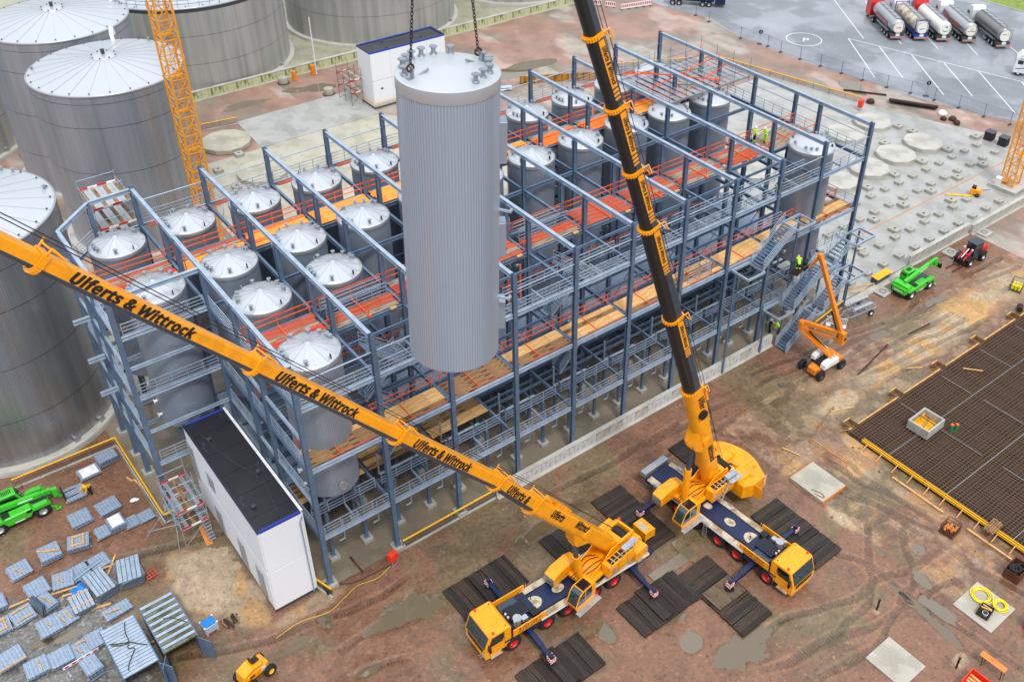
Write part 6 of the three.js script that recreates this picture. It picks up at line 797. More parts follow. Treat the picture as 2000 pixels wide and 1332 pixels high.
{ const b = slimBuilding(45.6, 58.3, -47.45, -43.5, 8.65, 'narrow white building with grey roof standing before the wide weathered tanks', { whiteSide: 0, vents: [[-4.9, 3.0, 2.0], [-1.6, 0.6, 2.0]] }); M('yellow_skirt', [bx(12.9, 0.12, 0.08, 0, 1.0, 2.3), bx(0.08, 0.12, 4.4, -6.6, 1.0, 0)], mat.yellowRail, b); M('skirt_mesh', Array.from({ length: 60 }, (_, k) => bx(0.02, 0.95, 0.02, -6.4 + k * 0.215, 0.5, 2.3)), mat.grey, b); }

// ---------- walls ----------
function panelWall(x0, x1, z, h, step, m, label, th = 0.22, cap = true) {
  const t = T('retaining_wall', label, 'wall', [x0, 0, z]), n = Math.round((x1 - x0) / step), s = (x1 - x0) / n, g = metreUV(rb(s - 0.035, h - 0.08, th, 0, (h - 0.08) / 2, 0, 0.02, 1)); g.userData.uvDone = true;
  for (let k = 0; k < n; k++) M('wall_panel', g, Array.isArray(m) ? m[Math.floor(rnd() * m.length)] : m, t, [s * (k + 0.5), rr(-0.015, 0), rr(-0.012, 0.012)]);
  if (cap) M('wall_cap', rb(x1 - x0, 0.1, th + 0.22, (x1 - x0) / 2, h - 0.03, -0.06, 0.02, 1), mat.block, t); M('footing', rb(x1 - x0, 0.1, th + 0.3, (x1 - x0) / 2, 0.04, 0.1, 0.02, 1), mat.block, t); return t;
}
// weathered concrete: dark run-off and pale lime streaks
const streakT = (base, drip, amt, s0) => tex(512, 128, (u, v) => { const a = fbm(u * 34 + s0, v * 1.2, 4, 34), b = fbm(u * 9 + s0, v * 4, 4, 9); const reach = 0.12 + 0.75 * vnoise(u * 40 + s0, 3, 40); const k = amt * sst(0.42, 0.58, a) * (0.12 + 0.88 * sst(reach + 0.12, reach - 0.12, 1 - v)); return base.map((c, i) => c * (0.92 + 0.16 * b) * (1 - k) + drip[i] * k); }, true, [8, 1.35]);
mat.wallA = mk(0xffffff, 0.8, 0, { map: streakT([0.76, 0.76, 0.76], [0.45, 0.41, 0.34], 0.36, 4) }); mat.wallB = mk(0xffffff, 0.8, 0, { map: streakT([0.7, 0.69, 0.66], [0.42, 0.38, 0.31], 0.36, 31) }); mat.wallMoss = mk(0xffffff, 0.85, 0, { map: streakT([0.72, 0.73, 0.58], [0.36, 0.4, 0.2], 0.75, 55) });
panelWall(15.4, 50.0, 30.5, 1.3, 1.55, [mat.wallA, mat.wallA, mat.wallB], 'low precast concrete wall with dark run-off streaks along the front of the steel frame');
panelWall(73.6, 85.6, 30.35, 1.45, 4, mat.wallB, 'smooth new concrete wall beside the parked green and red machines', 0.25);
panelWall(85.7, 112, 30.7, 1.3, 4, mat.wallB, 'dark wet concrete wall beyond the red loader towards the slab tower crane', 0.25);
panelWall(-70, 118, -62.2, 1.45, 4, mat.wallMoss, 'long mossy concrete wall in front of the wide weathered tanks', 0.35);
one('concrete_kerb', 'short concrete kerb wall between the large round tanks', 'kerb', [rb(60, 1.1, 0.4, 0, 0.55, 0, 0.03, 1), rb(60, 0.1, 0.6, 0, 1.12, 0, 0.02, 1)], mat.block, [-36, 0, -56]);
// yellow capped mesh fences
function meshFence(pts, label, capped = true) {
  const t = T('mesh_fence', label, 'fence', [pts[0][0], 0, pts[0][1]]), P = pts.map(([x, z]) => V(x - pts[0][0], 0, z - pts[0][1]));
  for (let i = 0; i + 1 < P.length; i++) {
    const a = P[i], b = P[i + 1], L = a.distanceTo(b), n = Math.round(L / 0.16), g = []; const nn = Math.round(L / 2.4) || 1;
    for (let k = 0; k <= n; k++) { const p = a.clone().lerp(b, k / n); g.push(bx(0.022, 0.95, 0.022, p.x, 0.5, p.z)); } for (const h of [0.25, 0.6, 0.9]) g.push(br(a.clone().setY(h), b.clone().setY(h), 0.02, 0.02));
    M('wire_mesh', g, mat.rebar, t).userData.kind = 'stuff'; M('kerb_strip', br(a.clone().setY(0.05), b.clone().setY(0.05), 0.2, 0.14), mat.block, t);
    for (let k = 0; k < nn; k++) { const p = a.clone().lerp(b, k / nn), q = a.clone().lerp(b, (k + 1) / nn); M('cap_tube', sg(p.clone().setY(1.0), q.clone().lerp(p, 0.015).setY(1.0), 0.085, 10), mat.yellowRail, t); M('post', bx(0.06, 1.0, 0.06, p.x, 0.5, p.z), mat.steelDark, t); }
  } return t;
}
meshFence([[6.3, 30.45], [15.3, 30.45]], 'yellow capped mesh fence between the red box and the precast wall');
meshFence([[-16.5, 4.4], [-7.9, 4.5], [-7.75, 16.1], [-4.6, 16.1]], 'yellow capped mesh fence around the grating yard below the big tank');
meshFence([[82.5, -34.5], [99.8, -26.3], [103.2, -11.7], [105.7, -1.3]], 'long yellow capped mesh fence bordering the slab towards the lorry park'); meshFence([[22.6, -51.9], [25, -51.5], [27.5, -51.1]], 'short yellow capped mesh fence behind the octagonal concrete base'); meshFence([[55.5, 31.6], [61, 30.9]], 'short yellow capped mesh fence under the outer stair flights');
meshFence([[-1.0, 29.2], [-0.4, 31.2]], 'stub of yellow capped fence beside the corner of the white building');

// ---------- concrete blocks and octagons ----------
{
  const proto = T('concrete_block', 'square concrete plinth, fourth from the steel building, second row from the low wall', 'concrete block', [74.4, 0.075, 25.75], 0, 'plinths on the open slab'); M('block_body', rb(1.0, 0.4, 0.85, 0, 0.2, 0, 0.02, 1), mat.block, proto); M('cast_mark', bx(0.18, 0.005, 0.18, 0, 0.404, 0), mat.concreteDark, proto);
  const pos = []; for (let k = 0; k < 15; k++) { const x = 65.4 + 3 * k; if (k !== 3) pos.push([x, 25.75]); pos.push([x, 28.55]); if (x > 66) { pos.push([x - 0.1, 20.5]); if (x > 70) pos.push([x - 0.2, 17.7]); } }
  for (const [x, z] of pos) if (!(z > 25 && x > 93.5 && z < 28) && !(x > 96 && z > 24) && !(Math.abs(x - 100) < 2 && z > 24)) copy(proto, [x, 0.075, z], rr(-0.03, 0.03), `square concrete plinth, ${nth[Math.round((x - 65.4) / 3)]} from the steel building, ${z > 28 ? 'row along the low wall' : z > 25 ? 'second row from the low wall' : z > 20 ? 'row beside the orange chalk line' : 'row nearest the polygonal bases'}`);
  const p2 = T('concrete_block', 'socketed concrete plinth, fourth from the steel building, in the row touching the polygonal bases', 'concrete block', [84.7, 0.075, 16.05], 0, 'socket plinths on the open slab'); M('block_body', rb(1.15, 0.42, 1.15, 0, 0.21, 0, 0.02, 1), mat.block, p2); M('socket', bx(0.26, 0.01, 0.26, 0, 0.424, 0), mat.darkHole, p2);
  for (const [x, z] of [[90.5, 16.05], [96.6, 16.05], [102.6, 16.05], [109.4, 16.1], [78.7, 21.6], [84.7, 21.6], [90.6, 21.6], [96.6, 21.6], [102.6, 21.6], [71.9, 24.65], [78.8, 24.65], [84.7, 24.65], [90.6, 24.65], [103.2, 7.3], [103.5, 9.55], [97.1, 9.5], [70.5, 29.9], [66.7, 21.6], [72.7, 21.6], [72.7, 16.05], [66.7, 16.05], [78.7, 16.05], [19.6, -39], [19.7, -33.3], [17.1, -35.7], [23.6, -41.6]]) copy(p2, [x, 0.075, z], rr(-0.08, 0.08), x < 40 ? `socketed concrete plinth by the cream polygonal base, ${nth[['19.6', '19.7', '17.1', '23.6'].indexOf(String(x))]} from the tower mast` : `socketed concrete plinth, ${nth[Math.round((x - 66.7) / 6)]} from the steel building, ${z < 10 ? 'between the polygonal bases at depth ' + nth[Math.round(z - 7)] : z < 17 ? 'in the row touching the polygonal bases' : z < 23 ? 'in the row behind the chalk line' : z < 26 ? 'in the row before the chalk line' : 'beside the yellow-lidded box'}`);
  const oct = (x, z, r, n, label, m = mat.block) => one('octagon_base', label, 'concrete base', [lathe([[0, 0], [r, 0], [r, 0.55], [r - 0.06, 0.6], [0, 0.6]].map(p => p), n).toNonIndexed()].map(g => { g.computeVertexNormals(); return g; }), m, [x, 0.08, z], PI / n, 'polygonal tank bases');
  oct(101.4, 12.8, 2.8, 9, 'pale polygonal concrete tank base with a darker stain, furthest from the steel frame'); oct(95.2, 12.75, 2.8, 9, 'plain pale polygonal concrete tank base in the middle of the slab'); oct(89, 12.9, 2.8, 9, 'pale polygonal concrete tank base nearest the end railing of the steel frame'); oct(101, 4.3, 2.8, 9, 'pale polygonal concrete tank base beside the red box and brown sheet piles'); oct(94.8, 4.4, 2.8, 9, 'pale polygonal concrete tank base behind the end column of the steel frame'); oct(23.6, -45.9, 3.4, 12, 'cream polygonal concrete tank base by the short yellow fence', mat.concreteWarm); oct(23.9, -34.8, 3.3, 12, 'cream polygonal concrete tank base half hidden by the back railing', mat.concreteWarm);
  for (const [x, z] of [[88, 4], [82, 4.4], [76, 4.2], [70, 4.4], [82.8, 12.8], [76.8, 12.8], [70.8, 12.8]]) oct(x, z, 2.6, 9, `polygonal concrete tank base behind the end railings, ${nth[Math.round((x - 70) / 6)]} from the building, ${z < 8 ? 'far' : 'near'} row`);
  struct('chalk_line', sheet(rect(75, 106, 22.62, 22.8), 0.08), mk(0xb9825a, 0.9)); struct('chalk_line', sheet(rect(85, 99, -2.2, -2.0), 0.08), mk(0xc98a4a, 0.9));
}
// ---------- yard of gratings ----------
{
  const kinds = {};
  const stack = (x, z, w, d, n, ry, label, o = {}) => {
    const t = T('grating_stack', label, 'grating stack', [x, 0.02, z], ry, 'stacked steel gratings'), k = [w, d].join(), g = kinds[k] ??= [metreUV(mg([bx(w, 0.035, d), ...[0, 1, 2, 3].map(q => bx(0.015, 0.05, d, -w / 2 + w * q / 3, 0, 0)), bx(w, 0.05, 0.015, 0, 0, d / 2), bx(w, 0.05, 0.015, 0, 0, -d / 2)])), metreUV(bx(w + 0.2, 0.09, 0.09))];
    for (const s of [-1, 1]) M('bearer', g[1], mat.woodNew, t, [0, 0.045, s * d * 0.33]);
    for (let q = 0; q < n; q++) { const l = M('grating', g[0], mat.grating, t, [rr(-0.05, 0.05), 0.12 + q * 0.062, rr(-0.05, 0.05)], rr(-0.03, 0.03) + (o.fan ? q * 0.02 : 0)); if (o.deck) l.material = mat.gratingSide; }
    const top = 0.12 + n * 0.062;
    if (o.deck) for (let q = 0; q < 5; q++) M('deck_rib', bx(w / 5 - 0.06, 0.06, d, -w / 2 + w * (q + 0.5) / 5, top, 0), mat.galv, t);
    for (const [bx0, bz, L, r] of o.sticks ?? []) M('batten', bx(0.08, 0.07, L), mat.woodNew, t, [bx0, top + 0.03, bz], r);
    if (o.paper) M('cover_sheet', rb(w * 0.8, 0.02, d * 0.85, 0, top - 0.005, 0, 0.005, 1), mat.white, t); if (o.planks) M('top_frame', [bx(0.1, 0.1, d * 0.8, -w * 0.25, top + 0.02, 0), bx(0.1, 0.1, d * 0.8, w * 0.25, top + 0.02, 0), bx(w * 0.7, 0.1, 0.1, 0, top + 0.03, d * 0.3), bx(w * 0.7, 0.1, 0.1, 0, top + 0.03, -d * 0.3)], mat.woodNew, t); return t;
  };
  const S = [[-0.2, 0, 0.8, 0.5]], L2_ = [[-0.25, 0, 1.0, 0.1], [0.25, 0, 1.0, 0.1]];
  stack(-9.2, 5.9, 1.6, 1.3, 9, 0.1, 'high slate-blue grating stack in the corner of the mesh fence'); stack(-10.95, 6.6, 1.7, 1.4, 4, 0.05, 'low grating stack under a white printed sheet near the fence corner', { paper: true }); stack(-12.7, 8.3, 1.6, 1.7, 3, 0, 'grating pack in front of the telehandler forks where the yellow-jacketed worker leans'); stack(-10.95, 11.6, 1.7, 1.6, 5, 0.08, 'bent wide grating stack beside the white rag'); stack(-13.15, 11.5, 1.6, 1.6, 4, 0.03, 'smooth pale grating stack ahead of the telehandler wheel'); stack(-11.0, 13.9, 1.2, 1.5, 8, 0.04, 'tall narrow grating stack with a white sheet on top', { paper: true }); stack(-12.2, 14.1, 1.0, 1.3, 3, 0.02, 'small square grating stack between the white-sheeted one and the framed one'); stack(-9.95, 14.4, 1.0, 1.2, 2, 0.02, 'thin grating pack next to the slender props'); stack(-8.8, 14.5, 1.2, 1.2, 2, 0.06, 'thin grating pack against the corner of the yellow fence'); stack(-14.05, 14.1, 1.6, 1.5, 7, -0.25, 'grating stack carrying a square frame of battens', { planks: true }); stack(-16.2, 13.9, 1.5, 1.6, 8, 0, 'grating stack with two thick loose battens across it', { sticks: [[-0.2, -0.2, 1.2, 1.1], [0.2, 0.1, 1.2, 1.1]] }); stack(-18.55, 14.0, 1.5, 1.6, 3, 0.12, 'low bowed grating stack alone at the edge of the red mud', { sticks: [[-0.1, 0.1, 0.9, 0.4]] });
  stack(-17.95, 16.7, 1.5, 1.7, 4, 0.1, 'grating stack leaning on a long timber beside the tilted panels'); stack(-16.1, 17.1, 1.5, 1.6, 4, -0.2, 'curled grating stack with one dark stick on it', { sticks: S }); stack(-17.75, 18.6, 1.1, 1.6, 7, 0.25, 'grating stack with panels leaning against its side and one long batten', { sticks: [[0.1, 0, 1.1, 0.15]] }); stack(-19.45, 18.6, 1.5, 1.6, 4, 0.15, 'grating stack with two pale parallel battens across', { sticks: [[0, -0.5, 1.2, 1.55], [0, 0.5, 1.2, 1.55]] }); stack(-18.15, 20.8, 1.6, 1.7, 4, 0.05, 'striped grating stack with one small brown chock', { sticks: [[0, 0, 0.5, 0.5]] }); stack(-17.0, 20.7, 1.5, 1.6, 3, 0.12, 'dark grating stack with weathered boards on top', { sticks: L2_ }); stack(-15.65, 20.2, 1.5, 1.9, 6, 0.02, 'stack of ribbed deck sheets below the blue tarpaulin', { deck: true, sticks: [[0, -0.7, 1.5, 1.57], [0, 0.4, 1.5, 1.57]] }); stack(-14.05, 19.5, 1.5, 2.6, 11, 0.12, 'tallest stack of ribbed deck sheets', { deck: true, fan: true }); stack(-11.85, 19.7, 1.7, 2.4, 12, -0.22, 'fanned stack of ribbed deck sheets next to the sand heap', { deck: true, fan: true }); stack(-14.8, 17.0, 1.4, 1.5, 2, 0.1, 'thin mesh pack under a loose steel angle'); stack(-13.45, 16.9, 1.5, 1.5, 2, 0.1, 'thin mesh pack beside the tallest deck sheets'); stack(-13.75, 22.4, 1.9, 1.1, 3, 0.1, 'low wide panel pack with one orange batten next to the front shed', { sticks: [[-0.3, 0, 1.0, 1.3]] }); stack(-18.3, 24.1, 1.5, 1.5, 5, 0, 'ribbed grating stack beside the striped barrier board', { deck: false, sticks: [] }); stack(-16.95, 24.1, 1.4, 1.4, 2, 0.05, 'thin grating pack with several scattered battens', { sticks: [[-0.2, 0.1, 0.8, 0.4], [0.3, -0.4, 0.9, 1.5]] }); stack(-15.85, 24.0, 1.3, 1.5, 3, 0.02, 'small grating pack touching the shed corner'); stack(-19.85, 23.9, 1.5, 1.5, 5, 0.0, 'grating stack with one thick upright-laid batten', { sticks: [[0.2, 0, 1.0, 0.15]] }); stack(-21.2, 22.0, 1.8, 1.6, 5, 0.1, 'wide grating stack with a timber at its edge', { sticks: [[0, 0.75, 1.9, 1.57]] }); stack(-16.8, 26.3, 1.1, 1.8, 12, 0.12, 'tall narrow grating stack behind the barrier board beside the shed'); stack(-21.0, 18.7, 1.3, 1.5, 4, 0, 'grating stack framed by thick timbers', { planks: true }); stack(-20.6, 16.4, 1.0, 1.5, 6, 0, 'grating stack beside a single projecting timber');
  const tl = ['between the curled stack and leaning panels', 'at the lone stack by the red mud', 'beside the blue tarpaulin', 'under the fanned deck sheets', 'behind the fanned deck sheets', 'below the deck sheets with battens', 'between the two sheds', 'by the fence, short piece', 'by the fence, long piece', 'rusty, inside the corner column', 'shortest near the yellow-lidded box', 'middle one near the yellow-lidded box', 'nearest the outer stairs', 'closest to the yellow-lidded box']; let ti = 0; for (const [x, z, L, r] of [[-16.9, 17.9, 3.4, 1.35], [-18.9, 17.2, 2.6, 1.5], [-15.2, 18.9, 3, 1.3], [-13, 18.2, 3, -0.6], [-12.7, 17.8, 2.2, 1.4], [-15.1, 21.1, 2.4, 1.3], [-13.2, 26.6, 1.8, 1.4], [-8.45, 9.4, 0.8, 0.3], [-8.0, 10.4, 1.6, 0.25], [2.5, 29.6, 2.0, 0.03], [63.9, 29.1, 2.2, 1.3], [65.2, 29.5, 2.6, 1.25], [64.9, 30.2, 2.2, 1.2], [66.4, 29.9, 2.4, 1.25]]) one('timber', 'loose squared timber ' + tl[ti++], 'timber', rb(0.14, 0.12, L, 0, 0.07, 0, 0.01, 1), x > 0 && x < 10 ? mat.rust : mat.woodNew, [x, x > 60 || x === 2.5 ? 0.08 : 0.02, z], r, 'loose timbers');
  for (const dx of [0, 0.1, 0.2]) one('leaning_panel', `thin steel panel leaning against a grating stack, ${dx ? dx > 0.15 ? 'innermost' : 'middle' : 'outermost'} of three`, 'panel', rb(0.04, 1.1, 1.6, 0, 0.55, 0, 0.005, 1).rotateZ(-0.22), mat.gratingSide, [-18.55 + dx, 0.02, 18.8], 0.3, 'leaning panels');
  one('tarpaulin', 'crumpled bright blue tarpaulin between the stacks', 'tarpaulin', [(() => { const g = new THREE.PlaneGeometry(1.5, 0.9, 14, 10).rotateX(-PI / 2), p = g.attributes.position; for (let i = 0; i < p.count; i++) { const x = p.getX(i), z = p.getZ(i); p.setY(i, 0.1 + 0.16 * fbm(x * 3 + 5, z * 3, 3) + 0.05 * Math.sin(x * 9)); p.setX(i, x * (1 + 0.15 * Math.sin(z * 6))); } g.computeVertexNormals(); return g; })()], mat.blueTarp, [-15.3, 0, 18.6], 0.3);
  one('rag', 'crumpled white rag on the red mud', 'rag', [new THREE.IcosahedronGeometry(0.25, 1).scale(1.3, 0.5, 0.9).translate(0, 0.1, 0), new THREE.IcosahedronGeometry(0.15, 1).scale(1.4, 0.6, 1).translate(0.25, 0.08, 0.1)], mat.white, [-9.0, 0, 12.0]);
  one('steel_angle', 'long galvanised steel angle lying over the mesh packs', 'steel angle', [bx(2.4, 0.04, 0.2, 0, 0.3, 0), bx(2.4, 0.2, 0.03, 0, 0.38, -0.1)], mat.galv, [-14.4, 0, 17.3], 0.3);
  { const t = T('pallet', 'small reddish pallet beside the fanned deck sheets', 'pallet', [-10.6, 0.03, 20.6], 0.1); for (let k = 0; k < 4; k++) M('slat', bx(0.12, 0.03, 0.8, -0.36 + k * 0.24, 0.12, 0), mat.woodRed, t); for (const z of [-0.3, 0, 0.3]) M('bearer', bx(0.9, 0.08, 0.1, 0, 0.06, z), mat.woodRed, t); }
  // sheds of folded sheet
  const shed = (x, z, label, mossy, chains) => {
    const t = T('site_shed', label, 'shed', [x, 0, z], 0.02); const W = 2.35, D = 4.8, H = 2.25;
    for (let k = 0; k < 16; k++) M('roof_rib', rb(W, 0.07, D / 16 - 0.05, 0, H + 0.02, -D / 2 + D * (k + 0.5) / 16, 0.02, 1), mossy && k % 2 ? mat.shedMoss : mat.galv, t);
    M('roof_sheet', bx(W - 0.04, 0.04, D, 0, H - 0.05, 0), mossy ? mat.shedMoss : mat.gratingSide, t); M('edge_frame', [bx(0.08, 0.12, D + 0.06, W / 2 + 0.03, H, 0), bx(0.08, 0.12, D + 0.06, -W / 2 - 0.03, H, 0)], mat.steel, t);
    for (const s of [-1, 1]) for (let k = 0; k < 12; k++) M('wall_rib', rb(0.06, H - 0.1, D / 12 - 0.04, s * (W / 2 - 0.02), (H - 0.1) / 2, -D / 2 + D * (k + 0.5) / 12, 0.01, 1), mat.gratingSide, t);
    M('rear_wall', bx(W - 0.1, H - 0.1, 0.06, 0, (H - 0.1) / 2, -D / 2 + 0.03), mat.gratingSide, t); for (const s of [-1, 1]) M('door_leaf', [rb(0.06, H - 0.25, 1.1, 0, (H - 0.25) / 2 + 0.05, 0.55, 0.01, 1)], mat.steel, t, [s * (W / 2), 0, D / 2 + 0.05], s * 0.45 + (s > 0 ? 0.1 : -0.1));
    if (chains) { const g = (pts) => new THREE.TubeGeometry(new THREE.CatmullRomCurve3(pts.map(p => V(p[0], H + 0.1, p[1]))), 30, 0.035, 6); M('sling_chain', g([[-1.0, -0.9], [-0.4, -0.5], [0.1, -0.3], [0.2, -1.2], [0.45, -2.0]]), mat.chainMoss, t); M('sling_chain', g([[-0.95, -0.7], [-0.3, -0.25], [0.2, -0.15], [0.5, 0.2], [1.05, 0.8]]), mat.chainMoss, t); M('sling_chain', g([[0.1, -0.2], [-0.1, 0.2], [0.25, 0.5], [-0.1, 1.0], [-0.55, 1.6], [-0.7, 2.0]]), mat.chainMoss, t); }
    else M('sling_chain', new THREE.TubeGeometry(new THREE.CatmullRomCurve3([V(-0.2, H + 0.09, -0.4), V(0.3, H + 0.09, -0.1), V(1.0, H + 0.09, 0.9)]), 20, 0.03, 6), mat.chainMoss, t); return t;
  };
  mat.shedMoss = mk(0x76806f, 0.7, 0.1, { map: dirtyT }); mat.chainMoss = mk(0x3c3f1e, 0.8);
  shed(-14.25, 27.8, 'grey ribbed sheet shed with dark sling chains spread over its roof', false, true); shed(-11.35, 27.5, 'mossy ribbed sheet shed nearer to the sand heap and blue box', true, false);
  { const t = T('barrier_board', 'red and white striped barrier board on feet beside the sheds', 'barrier', [-17.2, 0.02, 25.6], 0.08); M('board', bx(2.5, 0.25, 0.04, 0, 0.85, 0), mat.white, t); for (let k = 0; k < 5; k++) M('red_block', bx(0.28, 0.16, 0.05, -1.0 + k * 0.5, 0.85, 0), mat.red, t); for (const s of [-1, 1]) M('foot', [bx(0.06, 0.8, 0.06, s * 1.0, 0.4, 0), bx(0.12, 0.06, 0.6, s * 1.0, 0.03, 0)], mat.galv, t); }
  { const t = T('plastic_box', 'pale plastic pallet box with bright blue lid near the mossy shed', 'box', [-8.9, 0.02, 28.2], 0.1); M('tub', [rb(1.05, 0.7, 0.85, 0, 0.48, 0, 0.06)], mk(0xa9bac9, 0.5), t); M('lid', [rb(0.95, 0.12, 0.75, 0, 0.88, 0, 0.04)], mat.blueTarp, t); M('corner', [[-1, -1], [1, -1], [1, 1], [-1, 1]].map(([a, b]) => rb(0.14, 0.13, 0.14, a * 0.48, 0.88, b * 0.38, 0.03)), mat.white, t); M('skid', [bx(0.12, 0.12, 0.9, -0.4, 0.06, 0), bx(0.12, 0.12, 0.9, 0.4, 0.06, 0)], mat.woodNew, t); }
  for (let k = 0; k < 7; k++) one('scrap_wood', `dark scrap board, ${nth[k]} from the blue-lidded box`, 'scrap wood', rb(0.14, 0.08, rr(0.7, 1.2), 0, 0.06, 0, 0.01, 1), k % 3 ? mat.woodBlack : mat.woodOld, [-7.95 + k * 0.17, 0.03 + 0.03 * (k % 3), 28.45 + rr(-0.15, 0.15)], rr(-0.2, 0.35), 'scrap boards');
  one('gravel_heap', 'low heap of pale sand between the sheds and the white building', 'sand heap', [(() => { const g = new THREE.CircleGeometry(1, 48, 0).toNonIndexed(); const n = 40, q = new THREE.PlaneGeometry(7, 9, n, n).rotateX(-PI / 2), p = q.attributes.position; for (let i = 0; i < p.count; i++) { const x = p.getX(i), z = p.getZ(i), d = Math.hypot(x / 3.1, z / 4.2); p.setY(i, 0.5 * sst(1, 0.1, d + 0.55 * (fbm(x * 0.9 + 3, z * 0.9 + 4, 4) - 0.5)) * (0.6 + 0.8 * fbm(x * 0.8 + 3, z * 0.8, 4)) - 0.04 + (d < 0.8 ? 0.08 * (fbm(x * 3, z * 3, 3) - 0.5) : -0.12 * sst(0.8, 1.1, d))); } q.computeVertexNormals(); return q; })()], mat.sandHeap = mk(0xffffff, 0.95, 0, { map: tex(512, 512, (u, v) => { const a = fbm(u * 12, v * 12, 5, 12), b = vnoise(u * 160, v * 160, 160), d = sst(0.62, 0.72, fbm(u * 30 + 4, v * 30, 4, 30)); const m = 0.9 + 0.25 * (a - 0.5) + 0.12 * (b - 0.5) - d * 0.13; return [0.72 * m, 0.635 * m, 0.53 * m]; }, true, [5, 5]) }), [-7.2, 0, 23.8]).userData.label = 'low heap of pale footprinted sand between the sheds and the white building';
}
// ---------- scaffolds ----------
function scaffold(x0, x1, z0, z1, H, lifts, label, o = {}) {
  const t = T('scaffold', label, 'scaffold', [x0, o.y ?? 0, z0]), w = x1 - x0, d = z1 - z0, nx = o.nx ?? Math.max(1, Math.round(w / 2)), nz = o.nz ?? Math.max(1, Math.round(d / 2)), m = o.mat ?? mat.galv;
  for (let i = 0; i <= nx; i++) for (let k = 0; k <= nz; k++) M('standard', [sg(V(w * i / nx, 0, d * k / nz), V(w * i / nx, H, d * k / nz), 0.03, 6), bx(0.14, 0.02, 0.14, w * i / nx, 0.01, d * k / nz)], m, t);
  lifts.forEach((y, li) => {
    for (let k = 0; k <= nz; k++) { M('ledger', sg(V(0, y, d * k / nz), V(w, y, d * k / nz), 0.027, 6), m, t); if (y + 1 < H + 0.3) { M('guard_tube', sg(V(0, y + 1, d * k / nz), V(w, y + 1, d * k / nz), 0.027, 6), m, t); if (k === 0 || k === nz) M('toe_board', bx(w, 0.16, 0.03, w / 2, y + 0.14, d * k / nz), o.toe ?? mat.redWhite, t); } }
    for (let i = 0; i <= nx; i++) { M('transom', sg(V(w * i / nx, y, 0), V(w * i / nx, y, d), 0.027, 6), m, t); if (y + 1 < H + 0.3) M('guard_tube', sg(V(w * i / nx, y + 0.5, 0), V(w * i / nx, y + 0.5, d), 0.027, 6), m, t); M('red_clamp', [bx(0.1, 0.14, 0.1, w * i / nx, y, 0), bx(0.1, 0.14, 0.1, w * i / nx, y, d)], mat.red, t); }
    const np = Math.round(w / 0.32); for (let k = 0; k < np; k++) if (!(o.open && k % o.open === 0)) M('deck_plank', bx(w / np - 0.02, 0.05, d - 0.05, w * (k + 0.5) / np, y + 0.05, d / 2), o.deck ?? (k % 3 ? mat.alu : mat.woodOld), t);
  });
  if (o.brace !== false) { M('brace', sg(V(0, 0.1, d), V(w, Math.min(H, 2.2), d), 0.025, 6), m, t); M('brace', sg(V(0, 0.1, 0), V(0, Math.min(H, 2.2), d), 0.025, 6), m, t); M('brace', sg(V(w, H * 0.5, 0), V(w, H, d), 0.025, 6), m, t); }
  return t;
}
mat.redWhite = mk(0xffffff, 0.5, 0, { map: tex(64, 16, (u) => u < 0.5 ? [0.82, 0.12, 0.1] : [0.93, 0.93, 0.92], true, [1.6, 1]) });
{ const s = scaffold(-7.35, -5.15, 15.6, 19.6, 5.6, [1.9, 3.7], 'galvanised stair scaffold with red clamps against the narrow white building', { open: 2, nz: 2, nx: 1 }); const g = []; for (let k = 0; k < 11; k++) g.push(bx(0.6, 0.04, 0.22, 1.9, 0.2 + k * 0.19, 4.6 - k * 0.2)); M('scaffold_step', g, mat.alu, s); for (const x of [-2.4, -0.6]) M('raking_prop', sg(V(0.2, 4.2, 2.6), V(x, 0, x < -1 ? 1.2 : 4.0), 0.03, 6), mat.galv, s); M('prop_tie', sg(V(-2.0, 0.7, 1.2), V(0.2, 1.0, 2.2), 0.025, 6), mat.galv, s); }
one('scaffold_plank', 'stained orange scaffold plank sloping from the stair scaffold', 'plank', rb(0.55, 0.07, 2.1, 0, 0, 0, 0.01, 1).rotateX(0.16), mat.woodOrange, [-5.7, 0.22, 19.5], -0.1);
scaffold(-3.2, 0.0, -4.9, -0.7, 21.4, [14.3, 16.3, 18.2, 20.2], 'tall scaffold tower with red guard clamps behind the end of the frame', { nx: 1, nz: 2 });
scaffold(43.4, 45.3, -50.4, -46.4, 5.6, [1.9, 3.9], 'small dark scaffold tower at the end of the far white building', { nx: 1, nz: 2, mat: mat.darkGrey, open: 2 });
{ // scaffold deck over the far tanks with orange straps
  const s = scaffold(50.5, 62.5, 5.0, 12.6, 2.6, [0.35], 'scaffold deck with orange lashing straps over the far corner tanks', { y: 19.7, nx: 5, nz: 3, brace: false, open: 3, deck: mat.alu, mat: mat.steelDark, toe: mat.alu });
  for (const [a, b] of [[[0, 1.2, 0], [6, 0.9, 4.0]], [[6, 0.9, 4.0], [12, 2.0, 0.4]], [[1, 0.9, 7.4], [7, 1.4, 2.2]], [[7, 0.8, 6.5], [12, 2.2, 1.6]], [[0, 0.8, 4.2], [12, 1.6, 3.2]], [[2, 1.0, 0.3], [8, 0.9, 7.2]], [[4, 1.0, 6.8], [12, 1.2, 4.6]]]) M('lashing_strap', br(V(...a), V(...b), 0.02, 0.13), mat.orangeStrap, s); for (const [a, b] of [[[3.6, 0.6, 4.5], [6.4, 0.6, 6.8]], [[6.4, 0.7, 2.4], [9.2, 0.7, 3.4]]]) M('green_strap', br(V(...a), V(...b), 0.06, 0.12), mat.plasticGreen, s); M('strap_bundle', [new THREE.IcosahedronGeometry(0.28, 1).translate(8.2, 0.6, 6.4), new THREE.IcosahedronGeometry(0.22, 1).translate(8.6, 0.5, 6.2)], mat.orange, s);
}

